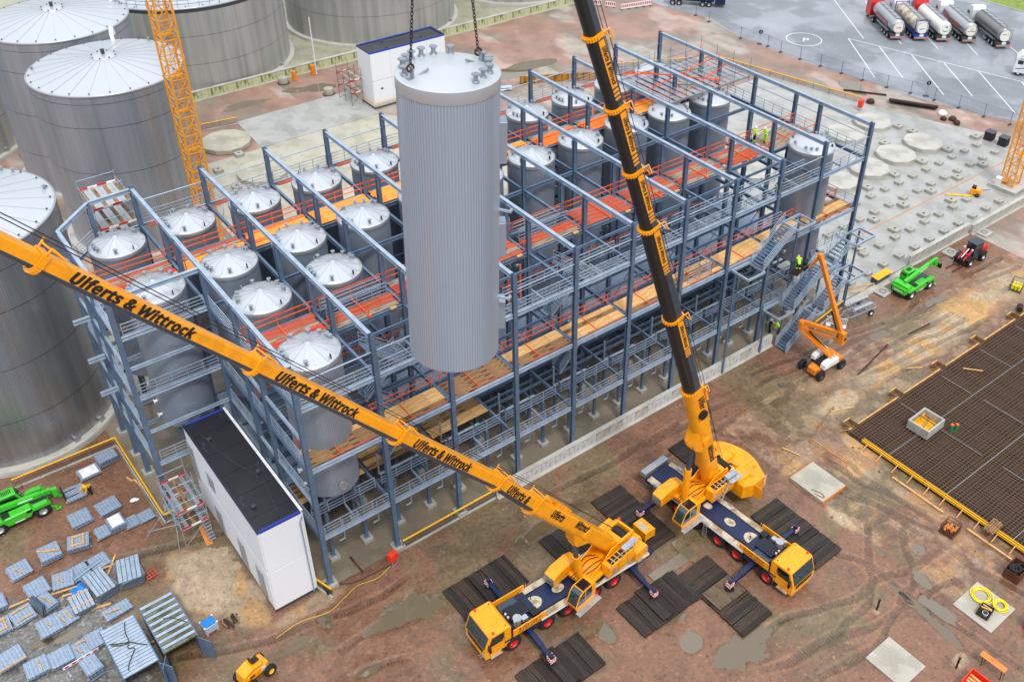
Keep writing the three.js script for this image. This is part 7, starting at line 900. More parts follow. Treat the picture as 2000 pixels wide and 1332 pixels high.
// ---------- lorry park fence, posts, far objects ----------
{
  const P = [[112.3, -43.8], [111.9, -40], [110.6, -31], [111.6, -25.6], [111.4, -22.5], [111.7, -18.5], [112.1, -14.5], [112.5, -10.5], [113, -6.7], [113.85, -2.6], [115, 1], [115.8, 4.8], [116.4, 8.7], [116.7, 12.8], [117.4, 16.7], [118.6, 20.5]];
  for (let i = 0; i + 1 < P.length; i++) {
    const [ax, az] = P[i], [bx_, bz] = P[i + 1], t = T('fence_panel', `${nth[i]} wire mesh site fence panel from the dark flatbed lorry`, 'fence', [ax, 0, az], 0, 'site fence panels'), a = V(0, 0, 0), b = V(bx_ - ax, 0, bz - az);
    M('fence_post', sg(V(0, 0.05, 0), V(0, 2.1, 0), 0.05, 6), mat.steelDark, t); M('foot', rb(0.7, 0.16, 0.3, 0, 0.08, 0, 0.03, 1), mat.darkGrey, t); M('rail', [sg(a.clone().setY(2.0), b.clone().setY(2.0), 0.02, 5), sg(a.clone().setY(0.2), b.clone().setY(0.2), 0.02, 5)], mat.steelDark, t); const g = []; for (let k = 1; k < 20; k++) { const p = b.clone().multiplyScalar(k / 20); g.push(bx(0.008, 1.8, 0.008, p.x, 1.1, p.z)); } for (let k = 1; k < 8; k++) g.push(br(a.clone().setY(0.2 + k * 0.22), b.clone().setY(0.2 + k * 0.22), 0.008, 0.008)); M('wire_mesh', g, mat.steelDark, t).userData.kind = 'stuff';
  }
  const sign = (x, z, label) => { const t = T('round_sign', label, 'sign', [x, 0, z], -0.7, 'round signs at the lorry park'); M('post', sg(V(0, 0.05, 0), V(0, 2.3, 0), 0.04, 8), mat.galv, t); M('foot', rb(0.8, 0.14, 0.5, 0, 0.07, 0, 0.03, 1), mat.darkGrey, t); M('disc', cy(0.36, 0.36, 0.03, 0, 2.2, 0.05, 24, 'z'), mat.navy, t); M('mark', bx(0.08, 0.4, 0.01, 0, 2.2, 0.072), mat.white, t); };
  sign(116.1, 3.1, 'round dark blue sign on a post standing in front of the painted stalls'); sign(111.3, -27.2, 'round dark blue sign on a post beside the circled letter');
  const flag = T('flag_pole', 'thin white flag pole at the mossy wall', 'pole', [44.7, 0, -60.6]); M('pole', cy(0.07, 0.12, 9.2, 0, 4.6, 0, 12), mat.white, flag); M('bracket', bx(0.3, 0.1, 0.2, 0, 1.4, -0.2), mat.galv, flag);
  for (const [x, z, l] of [[40.8, -60.3, 'orange narrow cabinet with black side standing alone at the mossy wall'], [44.2, -60.7, 'orange narrow cabinet with black side at the foot of the flag pole']]) { const c = T('orange_cabinet', l, 'cabinet', [x, 0, z], 0.1); M('body', rb(0.55, 1.6, 0.5, 0, 0.8, 0, 0.04), mat.orangeLift, c); M('door', rb(0.5, 1.45, 0.04, 0.02, 0.8, 0.26, 0.02), mat.orangeLift, c); M('side_panel', rb(0.03, 1.4, 0.42, 0.29, 0.8, 0, 0.01), mat.black, c); }
  for (const [x, z, l] of [[39.0, -60.4, 'squat round concrete shaft ring against the mossy wall'], [42.7, -52.5, 'squat round concrete shaft ring beside the large puddle']]) { const c = T('shaft_ring', l, 'shaft ring', [x, 0, z]); M('ring', cy(0.75, 0.75, 0.9, 0, 0.5, 0, 24), mat.concreteWarm, c); M('ring_lip', cy(0.95, 0.95, 0.12, 0, 0.06, 0, 24), mat.darkGrey, c); M('cover', cy(0.62, 0.62, 0.05, 0, 0.97, 0, 24), mat.block, c); }
  for (let k = 0; k < 6; k++) { const t = T('barrier_board', `red and white plastic barrier, ${nth[k]} from the mossy wall`, 'barrier', [101 + k * 1.5, 0, -58.6 + (k < 2 ? k * 2.2 : 4.0 + k * 0.35)], k < 2 ? -0.95 : -0.25, 'far plastic barriers'); M('body', rb(1.9, 0.95, 0.12, 0, 0.6, 0, 0.04), mat.white, t); for (let q = 0; q < 5; q++) M('red_block', bx(0.2, 0.5, 0.13, -0.75 + q * 0.38, 0.7, 0), mat.red, t); M('foot', [bx(0.2, 0.1, 0.6, -0.7, 0.05, 0), bx(0.2, 0.1, 0.6, 0.7, 0.05, 0)], mat.darkGrey, t); }
  for (const [x, z, L] of [[69.6, -37.4, 3], [73.2, -35.6, 4.5], [77.2, -33.4, 4]]) { const t = T('formwork_board', `rusty yellow formwork panel behind the back railing, ${L === 3 ? 'short one nearest the hanging tank' : L > 4.2 ? 'longest' : 'nearest the yellow fence'}`, 'formwork panel', [x, 0, z], -0.52, 'yellow formwork panels'); M('sheet', bx(L, 1.25, 0.06, 0, 0.66, 0), mat.rustYellow ??= mk(0xc08a1c, 0.7, 0, { map: dirtyT }), t); for (let k = 0; k < 5; k++) M('stiffener', bx(0.08, 1.25, 0.1, -L / 2 + L * k / 4, 0.66, 0.06), mat.rust, t); }
  one('material_pile', 'grey bundle of pipes on the mud near the hanging tank', 'pipe bundle', [0, 1, 2, 3, 4].map(k => cy(0.14, 0.14, 3, 0, 0.15 + (k % 2) * 0.24, k * 0.22, 10, 'x')), mat.galv, [65, 0.02, -38.5], -0.5);
}
{ // sheet piles and odds at the edge of the slab
  const t = T('sheet_pile_bundle', 'long bundle of dark brown steel sheet piles beside the lorry park fence', 'sheet piles', [111.5, 0, 4.0], -1.03); for (let k = 0; k < 5; k++) M('sheet_pile', [bx(7.2, 0.05, 0.45, 0, 0.25 + k * 0.12, -0.6 + k * 0.28), bx(7.2, 0.28, 0.04, 0, 0.15 + k * 0.12, -0.85 + k * 0.28), bx(7.2, 0.28, 0.04, 0, 0.15 + k * 0.12, -0.37 + k * 0.28)], mat.brownSteel, t);
  const t2 = T('sheet_pile_bundle', 'single narrow brown sheet pile lying nearer the yellow fence end', 'sheet piles', [109.4, 0, -3.4], -0.95); M('sheet_pile', [bx(6.5, 0.08, 0.3, 0, 0.15, 0), bx(6.5, 0.25, 0.05, 0, 0.12, 0.2)], mat.brownSteel, t2);
  for (const [x, z, l] of [[110.5, 17.6, 'black stacked crate cube nearer the sheet piles'], [110.5, 19.8, 'black stacked crate cube nearer the tower crane']]) { const c = T('crate_cube', l, 'crate', [x, 0.07, z], 0.1); M('core', bx(1.2, 1.2, 1.2, 0, 0.65, 0), mat.black, c); for (let k = 0; k < 4; k++) for (const s of [-1, 1]) { M('slat', bx(0.06, 1.2, 0.04, -0.45 + k * 0.3, 0.65, s * 0.61), mat.darkGrey, c); M('slat', bx(0.04, 1.2, 0.06, s * 0.61, 0.65, -0.45 + k * 0.3), mat.darkGrey, c); } M('lid', rb(1.3, 0.08, 1.3, 0, 1.28, 0, 0.02), mat.slate, c); M('skid', [bx(0.1, 0.1, 1.1, -0.5, 0.05, 0), bx(0.1, 0.1, 1.1, 0.5, 0.05, 0)], mat.woodOld, c); }
  for (const [x, z, r, m, l] of [[112.4, 8.6, 0.7, mat.white, 'white big bag slumped by the sheet piles'], [112.0, 10.6, 0.6, mat.brownSteel, 'dark brown lump of soil nearest the white bag'], [111.4, 11.7, 0.55, mat.brownSteel, 'dark brown lump of soil nearest the crate cubes'], [111.0, 9.7, 0.5, mat.brownSteel, 'dark brown lump of soil at the slab edge'], [107.2, -0.6, 0.6, mat.brownSteel, 'pile of dark brown scrap at the end of the sheet piles']]) { const g = new THREE.IcosahedronGeometry(r, 2), p = g.attributes.position; for (let i = 0; i < p.count; i++) { const k = 0.8 + 0.45 * fbm(p.getX(i) * 2 + x, p.getZ(i) * 2 + p.getY(i), 3); p.setXYZ(i, p.getX(i) * k, Math.max(-0.2, p.getY(i) * k * 0.7), p.getZ(i) * k); } g.computeVertexNormals(); one('heap', l, 'heap', [g.translate(0, 0.2, 0)], m, [x, 0, z]); }
  const rbx = (x, z, y, l, k = 1) => { const b = T('power_box', l, 'power box', [x, y, z], 0.3); M('cabinet', rb(0.75 * k, 0.85 * k, 0.5 * k, 0, 0.85 * k, 0, 0.06), mat.redBox, b); M('frame', [bx(0.04, 0.5, 0.04, -0.3, 0.25, 0.2), bx(0.04, 0.5, 0.04, 0.3, 0.25, 0.2), bx(0.04, 0.5, 0.04, -0.3, 0.25, -0.2), bx(0.04, 0.5, 0.04, 0.3, 0.25, -0.2), bx(0.7, 0.04, 0.04, 0, 0.04, 0.2), bx(0.7, 0.04, 0.04, 0, 0.04, -0.2)], mat.galv, b); M('catch', [bx(0.06, 0.1, 0.02, 0.2, 0.9, 0.26), bx(0.04, 0.06, 0.02, -0.2, 0.7, 0.26)], mat.black, b); };
  rbx(4.9, 31.2, 0.02, 'red site power box at the end of the yellow fence in front of the frame'); rbx(103.5, 0.2, 0.08, 'red site power box on the slab near the polygonal bases', 1.3);
  const cable = (pts, r, m, l, n = 'cable') => one(n, l, 'cable', new THREE.TubeGeometry(new THREE.CatmullRomCurve3(pts.map(p => V(p[0], p[2] ?? 0.05, p[1]))), 60, r, 6), m, [0, 0, 0]);
  cable([[4.6, 31.3], [3.2, 31.7], [1.6, 31.4], [0.2, 31.8], [-1.2, 32.2], [-3.4, 31.7], [-5.4, 31.9]], 0.016, mat.cableYellow, 'thin yellow cable running from the red box past the white building'); cable([[4.7, 31.2], [3, 31.1], [1.4, 30.9], [0.6, 30.4]], 0.03, mat.black, 'thin black cable from the red box to the corner column');
  { const v = T('pump', 'small blue pump beside the corner column and white building', 'pump', [-0.45, 0.06, 30.4]); M('body', [cy(0.2, 0.2, 0.6, 0, 0.3, 0, 14, 'z'), rb(0.3, 0.3, 0.3, 0, 0.3, -0.35, 0.04)], mat.navy, v); M('base', bx(0.4, 0.1, 0.9, 0, 0.05, 0), mat.black, v); }
  { const b = T('grit_box', 'grey box with bright yellow lid beside the loose planks on the slab', 'box', [68.8, 0.08, 30.1], 0.02); M('tub', rb(2.6, 0.7, 0.8, 0, 0.35, 0, 0.04), mat.slate, b); M('lid', rb(2.7, 0.1, 0.95, 0, 0.75, 0, 0.04).rotateX(0.08), mat.yellowRail, b); }
  for (const [x, z, l] of [[67, 31.8, 'flat grey paving plate beside the yellow-lidded box'], [80.1, 31.7, 'flat concrete manhole cover with ring in front of the red loader'], [87.3, 31.6, 'flat concrete cover plate with a blue fitting by the dark wall']]) { const c = T('cover_plate', l, 'cover', [x, 0.02, z], 0.05); M('plate', rb(1.7, 0.16, 1.5, 0, 0.08, 0, 0.02, 1), mat.block, c); M('ring', new THREE.TorusGeometry(0.35, 0.04, 6, 20).rotateX(PI / 2).translate(0, 0.17, 0), mat.darkGrey, c); }
  { const m = T('screed_machine', 'small yellow screed machine with black engine on the slab', 'machine', [94.6, 0.08, 25.6], 0.4); M('body', rb(0.8, 0.7, 1.4, 0, 0.6, 0, 0.08), mat.yellow, m); M('engine', rb(0.6, 0.4, 0.5, 0, 1.1, -0.3, 0.05), mat.black, m); for (const s of [-1, 1]) wheel(m, s * 0.5, 0.25, 0.3, 0.25, 0.15, mat.yellowRail, s).rotation.y = PI / 2; M('handle', sg(V(0, 0.9, 0.6), V(0, 1.2, 1.6), 0.04, 8), mat.black, m); one('yellow_plank', 'long flat yellow plank lying beside the screed machine', 'plank', rb(3.4, 0.1, 0.4, 0, 0.06, 0, 0.02, 1), mat.yellowRail, [92.9, 0.08, 24.4], -0.75); }
}
// ---------- the reinforced pit ----------
{
  const X0 = 45.6, X1 = 100, Z0 = 44, Z1 = 84;
  const bedT = tex(512, 512, (u, v) => { const a = fbm(u * 6, v * 6, 5, 6), b = fbm(u * 30, v * 30, 3, 30); const m = 0.6 + 0.5 * a + 0.2 * (b - 0.5); const q = 0.7 + 0.6 * fbm(u * 3 + 2, v * 3 + 7, 3, 3); return [0.21 * m * q, 0.155 * m * q, 0.125 * m * q]; }, true, [11, 11]);
  struct('pit_bed', sheet(rect(X0, X1, Z0, Z1), 0.078, 0.1), mk(0xffffff, 0.9, 0, { map: bedT }));
  const mat2 = T('rebar_mat', 'dense rusty reinforcement mat filling the formwork of the foundation pit', 'reinforcement', [X0, 0, Z0]); const gx = [], gz = [];
  for (let z = 0.15; z < Z1 - Z0; z += 0.32) gx.push(bx(X1 - X0, 0.034, 0.034, (X1 - X0) / 2, 0.42, z + rr(-0.012, 0.012))); for (let x = 0.15; x < X1 - X0; x += 0.32) gz.push(bx(0.034, 0.034, Z1 - Z0, x + rr(-0.012, 0.012), 0.45, (Z1 - Z0) / 2));
  for (let z = 0.25; z < Z1 - Z0; z += 0.38) gx.push(bx(X1 - X0, 0.034, 0.034, (X1 - X0) / 2, 0.18, z)); for (let x = 0.25; x < X1 - X0; x += 0.38) gz.push(bx(0.034, 0.034, Z1 - Z0, x, 0.21, (Z1 - Z0) / 2));
  M('long_bars', gx, mat.rebar, mat2).userData.kind = 'stuff'; M('cross_bars', gz, mat.rebar, mat2).userData.kind = 'stuff';
  for (const z of [4.2, 10.2, 16.5]) M('lap_bar', bx(X1 - X0, 0.03, 0.035, (X1 - X0) / 2, 0.48, z), mat.alu, mat2); for (const x of [6.8, 13.6, 20.4, 27.2, 34]) for (const [a, L] of [[0.6, 3.4], [5.2, 4.2], [11.4, 4.4]]) M('lap_bar', bx(0.03, 0.03, L, x + rr(-0.4, 0.4), 0.48, a + L / 2), mat.alu, mat2);
  const fw = T('formwork', 'timber formwork boards with small pockets bordering the reinforced pit', 'formwork', [X0, 0, Z0]); let x = 0;
  for (const px of [0.4, 7.4, 14.3, 21.1, 27.9, 34.8, 41.6]) { if (px - x > 0.3) M('form_board', rb(px - x, 0.5, 0.05, (x + px) / 2, 0.3, -0.03, 0.01, 1), mat.woodOld, fw); if (px - x > 0.3) M('top_rail', rb(px - x, 0.06, 0.14, (x + px) / 2, 0.56, -0.05, 0.01, 1), mat.woodNew, fw); M('pocket_board', rb(0.05, 0.5, 1.0, px, 0.3, -0.5, 0.01, 1), mat.woodOld, fw); M('pocket_board', rb(0.05, 0.5, 1.0, px + 0.95, 0.3, -0.5, 0.01, 1), mat.woodOld, fw); M('pocket_board', rb(0.95, 0.5, 0.05, px + 0.48, 0.3, -1.0, 0.01, 1), mat.woodOld, fw); M('top_rail', rb(0.95, 0.06, 0.1, px + 0.48, 0.56, -1.03, 0.01, 1), mat.woodNew, fw); M('stake', br(V(px - 0.15, 0.05, -0.9), V(px - 0.05, 0.5, -0.1), 0.05, 0.05), mat.woodNew, fw); M('stake', br(V(px - 0.7, 0.05, -0.8), V(px - 0.3, 0.5, -0.06), 0.05, 0.05), mat.woodNew, fw); x = px + 0.97; }
  for (let k = 0; k < 6; k++) { const z = 1.6 + k * 3.3; for (const dx of [-0.12, 0.12]) M('girder_beam', [bx(0.1, 0.05, 3.25, dx, 0.62, z + 1.6), bx(0.03, 0.2, 3.25, dx, 0.52, z + 1.6), bx(0.1, 0.05, 3.25, dx, 0.42, z + 1.6)], mat.yellowRail, fw); M('form_board', bx(0.05, 0.5, 3.25, 0.22, 0.28, z + 1.6), mat.woodOld, fw); for (const q of [0.6, 2.2]) M('strut', br(V(-0.95, 0.05, z + q), V(-0.1, 0.55, z + q), 0.07, 0.09), mat.woodNew, fw); }
  one('form_plank', 'long pale plank on edge between the pit and the tracks, nearer the steel frame', 'plank', [rb(0.16, 0.14, 5.2, 0, 0.09, 0, 0.01, 1), bx(0.06, 0.3, 0.06, 0.1, 0.15, -2.3), bx(0.06, 0.3, 0.06, 0.1, 0.15, 2.3)], mat.woodNew, [44.25, 0.02, 52.5]); one('form_plank', 'long pale plank on edge between the pit and the black bin', 'plank', [rb(0.16, 0.14, 4.1, 0, 0.09, 0, 0.01, 1), bx(0.06, 0.3, 0.06, 0.1, 0.15, 1.8)], mat.woodNew, [44.3, 0.02, 59.4]);
  { const t = T('trestle_rail', 'rusty guard rail of boards on short stakes at the corner of the pit', 'rail', [41.9, 0, 42.6]); M('board', br(V(0, 0.5, 0), V(0.2, 0.45, 4.0), 0.05, 0.12), mat.woodOrange, t); M('board', br(V(0, 0.5, 0), V(5.2, 0.5, -1.6), 0.05, 0.12), mat.woodOld, t); for (const [a, b] of [[0, 0], [0.1, 2], [0.2, 4], [2.6, -0.8], [5.2, -1.6]]) M('stake', bx(0.06, 0.5, 0.06, a, 0.25, b), mat.woodOrange, t); }
  for (const [a, b, L, r, l] of [[47.8, 41.5, 2.4, 1.2, 'loose brown board behind the first formwork pocket'], [62.5, 46.0, 1.9, 0.7, 'pale plank lying across the reinforcement mat'], [58.6, 42.0, 1.6, 1.0, 'short batten behind the second formwork pocket'], [56.4, 38.6, 6.5, 1.75, 'long dark steel bar lying in the sandy track'], [64.5, 38.4, 3.4, 1.5, 'bent dark steel bar further along the sandy track'], [39.6, 42.3, 1.8, 0.3, 'thin brown branch-like batten beside the mud slab']]) one('loose_board', l, 'board', rb(0.12, 0.08, L, 0, 0.05, 0, 0.01, 1), l.includes('dark') ? mat.brownSteel : mat.woodNew, [a, l.includes('across') ? 0.48 : 0.06, b], r);
  const cb = T('shaft_box', 'square open concrete shaft with yellow formwork inside the reinforced pit', 'concrete shaft', [51.6, 0.45, 48.0], 0.03); for (const s of [-1, 1]) { M('shaft_wall', rb(2.7, 0.95, 0.16, 0, 0.48, s * 1.02, 0.02, 1), mat.block, cb); M('shaft_wall', rb(0.16, 0.95, 1.88, s * 1.27, 0.48, 0, 0.02, 1), mat.block, cb); } M('inner_form', [bx(2.3, 0.06, 1.8, 0, 0.1, 0), bx(0.05, 0.6, 1.7, -0.9, 0.4, 0), bx(2.0, 0.6, 0.05, 0, 0.4, -0.75)], mat.yellowRail, cb); M('spreader_timber', [br(V(-1.1, 0.7, 0.3), V(1.1, 0.7, -0.1), 0.1, 0.1), br(V(0.3, 0.72, -0.9), V(0.2, 0.72, 0.9), 0.09, 0.09)], mat.woodOld, cb);
  for (const [px, pz, l] of [[53.3, 49.7, 'green pipe stub with orange cap nearer the concrete shaft'], [53.7, 49.95, 'green pipe stub with orange cap further from the concrete shaft'], [72.4, 46.5, 'green pipe stub standing near the third formwork pocket']]) { const p = T('pipe_stub', l, 'pipe', [px, 0.08, pz]); M('pipe', cy(0.15, 0.15, 0.95, 0, 0.48, 0, 16), mat.plasticGreen, p); M('cap', cy(0.16, 0.16, 0.06, 0, 0.97, 0, 16), mat.orange, p); }
}
// ---------- loose things at the front right ----------
{
  const slab = (x0, x1, z0, z1, y, l, edge) => { const t = T('cast_slab', l, 'concrete slab', [(x0 + x1) / 2, 0, (z0 + z1) / 2], 0.01); M('plate', rb(x1 - x0, y + 0.04, z1 - z0, 0, (y + 0.04) / 2 - 0.02, 0, 0.015, 1), mat.slabDirty ??= mk(0xffffff, 0.8, 0, { map: concreteT, tint: [0.85, 0.8, 0.7] }), t); if (edge) { M('edge_board', [bx(x1 - x0, y + 0.06, 0.05, 0, y / 2, (z1 - z0) / 2 + 0.03)], mat.woodOrange, t); M('edge_board', [bx(x1 - x0, y + 0.06, 0.05, 0, y / 2, -(z1 - z0) / 2 - 0.03)], mat.woodOrange, t); M('bent_rod', new THREE.TubeGeometry(new THREE.CatmullRomCurve3([V(-1.2, y + 0.04, 0.3), V(-0.9, y + 0.05, 1.2), V(-1.1, y + 0.04, 1.6), V(-1.4, y + 0.04, 0.8)]), 24, 0.03, 6), mat.rust, t); } };
  slab(36.9, 40.0, 44.5, 48.1, 0.3, 'thick pale concrete slab with timber edges beside the sandy tracks', true); slab(27.65, 30.5, 59.8, 63.0, 0.1, 'plain flat concrete plate on the red mud between two iron pegs'); slab(36.8, 40.2, 61, 64.3, 0.1, 'flat concrete plate carrying yellow hose coils and a tool crate');
  const coil = (x, z, r, n, l) => { const t = T('hose_coil', l, 'hose', [x, 0.13, z]); for (let k = 0; k < n; k++) M('hose_turn', new THREE.TorusGeometry(r - rr(0, r * 0.35), 0.03, 6, 36).rotateX(PI / 2).scale(1, 1, rr(0.85, 1.05)), mat.cableYellow, t, [rr(-0.06, 0.06), 0.03 + k * 0.022, rr(-0.06, 0.06)]); };
  coil(39.15, 61.95, 0.85, 8, 'loose wide coil of yellow hose on the concrete plate'); coil(39.45, 63.45, 0.6, 11, 'tight dense coil of yellow hose on the concrete plate');
  { const t = T('tool_crate', 'wooden crate with a white bucket and boards between the hose coils', 'crate', [38.0, 0.12, 63.0], 0.15); M('crate_side', [bx(1.2, 0.3, 0.04, 0, 0.18, 0.45), bx(1.2, 0.3, 0.04, 0, 0.18, -0.45), bx(0.04, 0.3, 0.9, 0.6, 0.18, 0), bx(0.04, 0.3, 0.9, -0.6, 0.18, 0)], mat.woodBlack, t); M('crate_floor', bx(1.2, 0.03, 0.9, 0, 0.03, 0), mat.woodBlack, t); M('bucket', cy(0.22, 0.18, 0.3, -0.25, 0.2, 0.1, 18), mat.white, t); M('bucket_inside', cy(0.19, 0.19, 0.02, -0.25, 0.352, 0.1, 18), mat.black, t); M('offcut', [bx(0.1, 0.08, 0.8, 0.2, 0.3, 0, 0, 0.2), bx(0.1, 0.08, 0.7, 0.4, 0.28, 0, 0, -0.1)], mat.woodNew, t); }
  for (const [x, z, l] of [[31.8, 57.7, 'dark iron peg standing in a patch of sand'], [32.2, 64.4, 'dark iron peg beside the yellow trestle plank']]) one('iron_peg', l, 'peg', [cy(0.08, 0.08, 1.2, 0, 0.6, 0, 10), cy(0.11, 0.11, 0.05, 0, 1.2, 0, 10)], mat.brownSteel, [x, 0, z]);
  { const t = T('wire_crate', 'rusty wire crate filled with sawn timber blocks near the pit edge', 'crate', [42.95, 0.02, 56.6], 0.1); const g = []; for (let k = 0; k <= 6; k++) { g.push(bx(0.025, 0.8, 0.025, -0.7 + k * 0.233, 0.5, 0.6), bx(0.025, 0.8, 0.025, -0.7 + k * 0.233, 0.5, -0.6)); if (k < 6) g.push(bx(0.025, 0.8, 0.025, -0.7, 0.5, -0.5 + k * 0.2), bx(0.025, 0.8, 0.025, 0.7, 0.5, -0.5 + k * 0.2)); } for (const h of [0.15, 0.5, 0.9]) g.push(bx(1.45, 0.035, 0.035, 0, h, 0.6), bx(1.45, 0.035, 0.035, 0, h, -0.6), bx(0.035, 0.035, 1.2, 0.7, h, 0), bx(0.035, 0.035, 1.2, -0.7, h, 0)); M('wire_cage', g, mat.rust, t); for (let k = 0; k < 6; k++) M('timber_block', bx(rr(0.5, 0.8), 0.14, 0.18, rr(-0.25, 0.25), 0.2 + 0.13 * (k % 3), -0.4 + (k % 6) * 0.16, 0, rr(-0.2, 0.2)), mat.woodOrange, t); M('floor', bx(1.4, 0.06, 1.2, 0, 0.1, 0), mat.rust, t); }
  { const t = T('timber_bundle', 'bundle of wet brown timbers leaning at the yellow girder of the pit', 'timber', [45.6, 0.55, 58.8], 0.05); for (let k = 0; k < 5; k++) M('baulk', rb(1.7, 0.2, 0.16, rr(-0.1, 0.1), 0.2 + 0.03 * (k % 2), -0.36 + k * 0.18, 0.02, 1), mat.woodOld, t); }
  { const t = T('black_bin', 'open steel bin full of black hoses at the right end of the planks', 'bin', [43.2, 0.02, 62.4], 0.05); M('bin_side', [bx(1.7, 0.9, 0.06, 0, 0.5, 0.6), bx(1.7, 0.9, 0.06, 0, 0.5, -0.6), bx(0.06, 0.9, 1.2, 0.85, 0.5, 0), bx(0.06, 0.9, 1.2, -0.85, 0.5, 0)], mat.rust, t); M('bin_floor', bx(1.7, 0.05, 1.2, 0, 0.08, 0), mat.rust, t); for (let k = 0; k < 5; k++) M('hose_roll', new THREE.TorusGeometry(rr(0.2, 0.35), 0.09, 8, 18).rotateX(PI / 2 + rr(-0.3, 0.3)), mat.rubber, t, [rr(-0.4, 0.4), 0.75 + rr(0, 0.2), rr(-0.2, 0.2)]); }
  { const t = T('magenta_tank', 'magenta steel box at the edge beside the hose plate', 'box', [40.0, 0, 66.1], 0.05); M('body', rb(1.6, 0.9, 1.4, 0, 0.5, 0, 0.04), mat.magenta, t); M('rim', [bx(1.66, 0.06, 0.06, 0, 0.95, 0.7), bx(1.66, 0.06, 0.06, 0, 0.95, -0.7)], mat.rust, t); }
  { const t = T('trestle', 'yellow plank on folding trestle legs near the red skip', 'trestle', [34.1, 0.02, 66.0], 0.03); M('plank', rb(0.55, 0.06, 1.95, 0, 0.9, 0, 0.01, 1), mat.woodOrange, t); for (const z of [-0.75, 0.75]) for (const s of [-1, 1]) M('leg', br(V(s * 0.3, 0, z + 0.15), V(s * 0.12, 0.88, z), 0.05, 0.05), mat.brownSteel, t); }
  { const t = T('red_skip', 'orange-red skip with boards at the lower edge of the yard', 'skip', [31.8, 0, 66.1], 0.03); M('skip_side', [bx(1.5, 0.7, 0.05, 0, 0.45, 0.7), bx(1.5, 0.7, 0.05, 0, 0.45, -0.7), bx(0.05, 0.7, 1.4, 0.75, 0.45, 0), bx(0.05, 0.7, 1.4, -0.75, 0.45, 0)], mat.redBox, t); M('skip_floor', bx(1.5, 0.05, 1.4, 0, 0.12, 0), mat.redBox, t); for (let k = 0; k < 4; k++) M('board', bx(0.16, 0.06, 1.2, -0.4 + k * 0.25, 0.4 + 0.05 * k, 0, 0, rr(-0.2, 0.2)), mat.woodNew, t); }
  { const t = T('gas_cage', 'wire cage with bright yellow gas bottles on the muddy track', 'cage', [79.5, 0, 40.6], 0.3); for (let k = 0; k < 6; k++) M('gas_bottle', [cy(0.15, 0.15, 0.9, 0, 0, 0, 14, 'x'), new THREE.SphereGeometry(0.15, 12, 8).translate(0.45, 0, 0)].map(g => g.translate(0, 0.3 + 0.28 * Math.floor(k / 3), -0.35 + (k % 3) * 0.35)), mat.cableYellow, t); M('cage_frame', [[-0.7, -0.6], [0.7, -0.6], [-0.7, 0.6], [0.7, 0.6]].map(([a, b]) => bx(0.05, 1.2, 0.05, a, 0.6, b)).concat([bx(1.4, 0.05, 0.05, 0, 1.2, 0.6), bx(1.4, 0.05, 0.05, 0, 1.2, -0.6), bx(0.05, 0.05, 1.2, 0.7, 1.2, 0), bx(0.05, 0.05, 1.2, -0.7, 1.2, 0), bx(1.4, 0.05, 1.2, 0, 0.08, 0)]), mat.darkGrey, t); }
  for (const [x, z, r, l] of [[76.2, 43.0, 0.5, 'dark dirty oil drum lying near the far formwork pocket']]) one('oil_drum', l, 'drum', [cy(0.3, 0.3, 0.9, 0, 0.3, 0, 18, 'x'), new THREE.TorusGeometry(0.31, 0.02, 6, 20).rotateY(PI / 2).translate(0.15, 0.3, 0)], mat.brownSteel, [x, 0.02, z], r);
  // stones and clods, too many to count
  const sg_ = new THREE.IcosahedronGeometry(1, 0), N = 1100, im = new THREE.InstancedMesh(sg_, mk(0xb9a08c, 0.9), N), mx = new THREE.Matrix4(), cc = new THREE.Color(); im.name = 'stones'; tag(im, 'small stones and clods of mud scattered over the yard', 'stones', null, 'stuff'); im.castShadow = im.receiveShadow = true; let n = 0, tries = 0;
  while (n < N && tries++ < 60000) { const x = rr(-24, 84), z = rr(2, 72); if (x > -8 && x < 62 && z < 31) continue; if (x > 62 && z < 31.5) continue; if (x > 45 && z > 42.6) continue; if (x < -4 && z < 4.5) continue; if (fbm(x * 0.4 + 50, z * 0.4, 3) < 0.5 && rnd() < 0.8) continue; const s = Math.pow(rnd(), 4) * 0.11 + 0.02; mx.compose(V(x, groundH(x, z) + s * 0.2, z), new THREE.Quaternion().setFromEuler(new THREE.Euler(rr(0, 6), rr(0, 6), rr(0, 6))), V(s * rr(0.8, 1.6), s * 0.7, s * rr(0.8, 1.4))); im.setMatrixAt(n, mx); const k = rr(0.6, 1.4); im.setColorAt(n, cc.setRGB(0.5 * k, 0.4 * k, 0.33 * k)); n++; }
  scene.add(im);
}

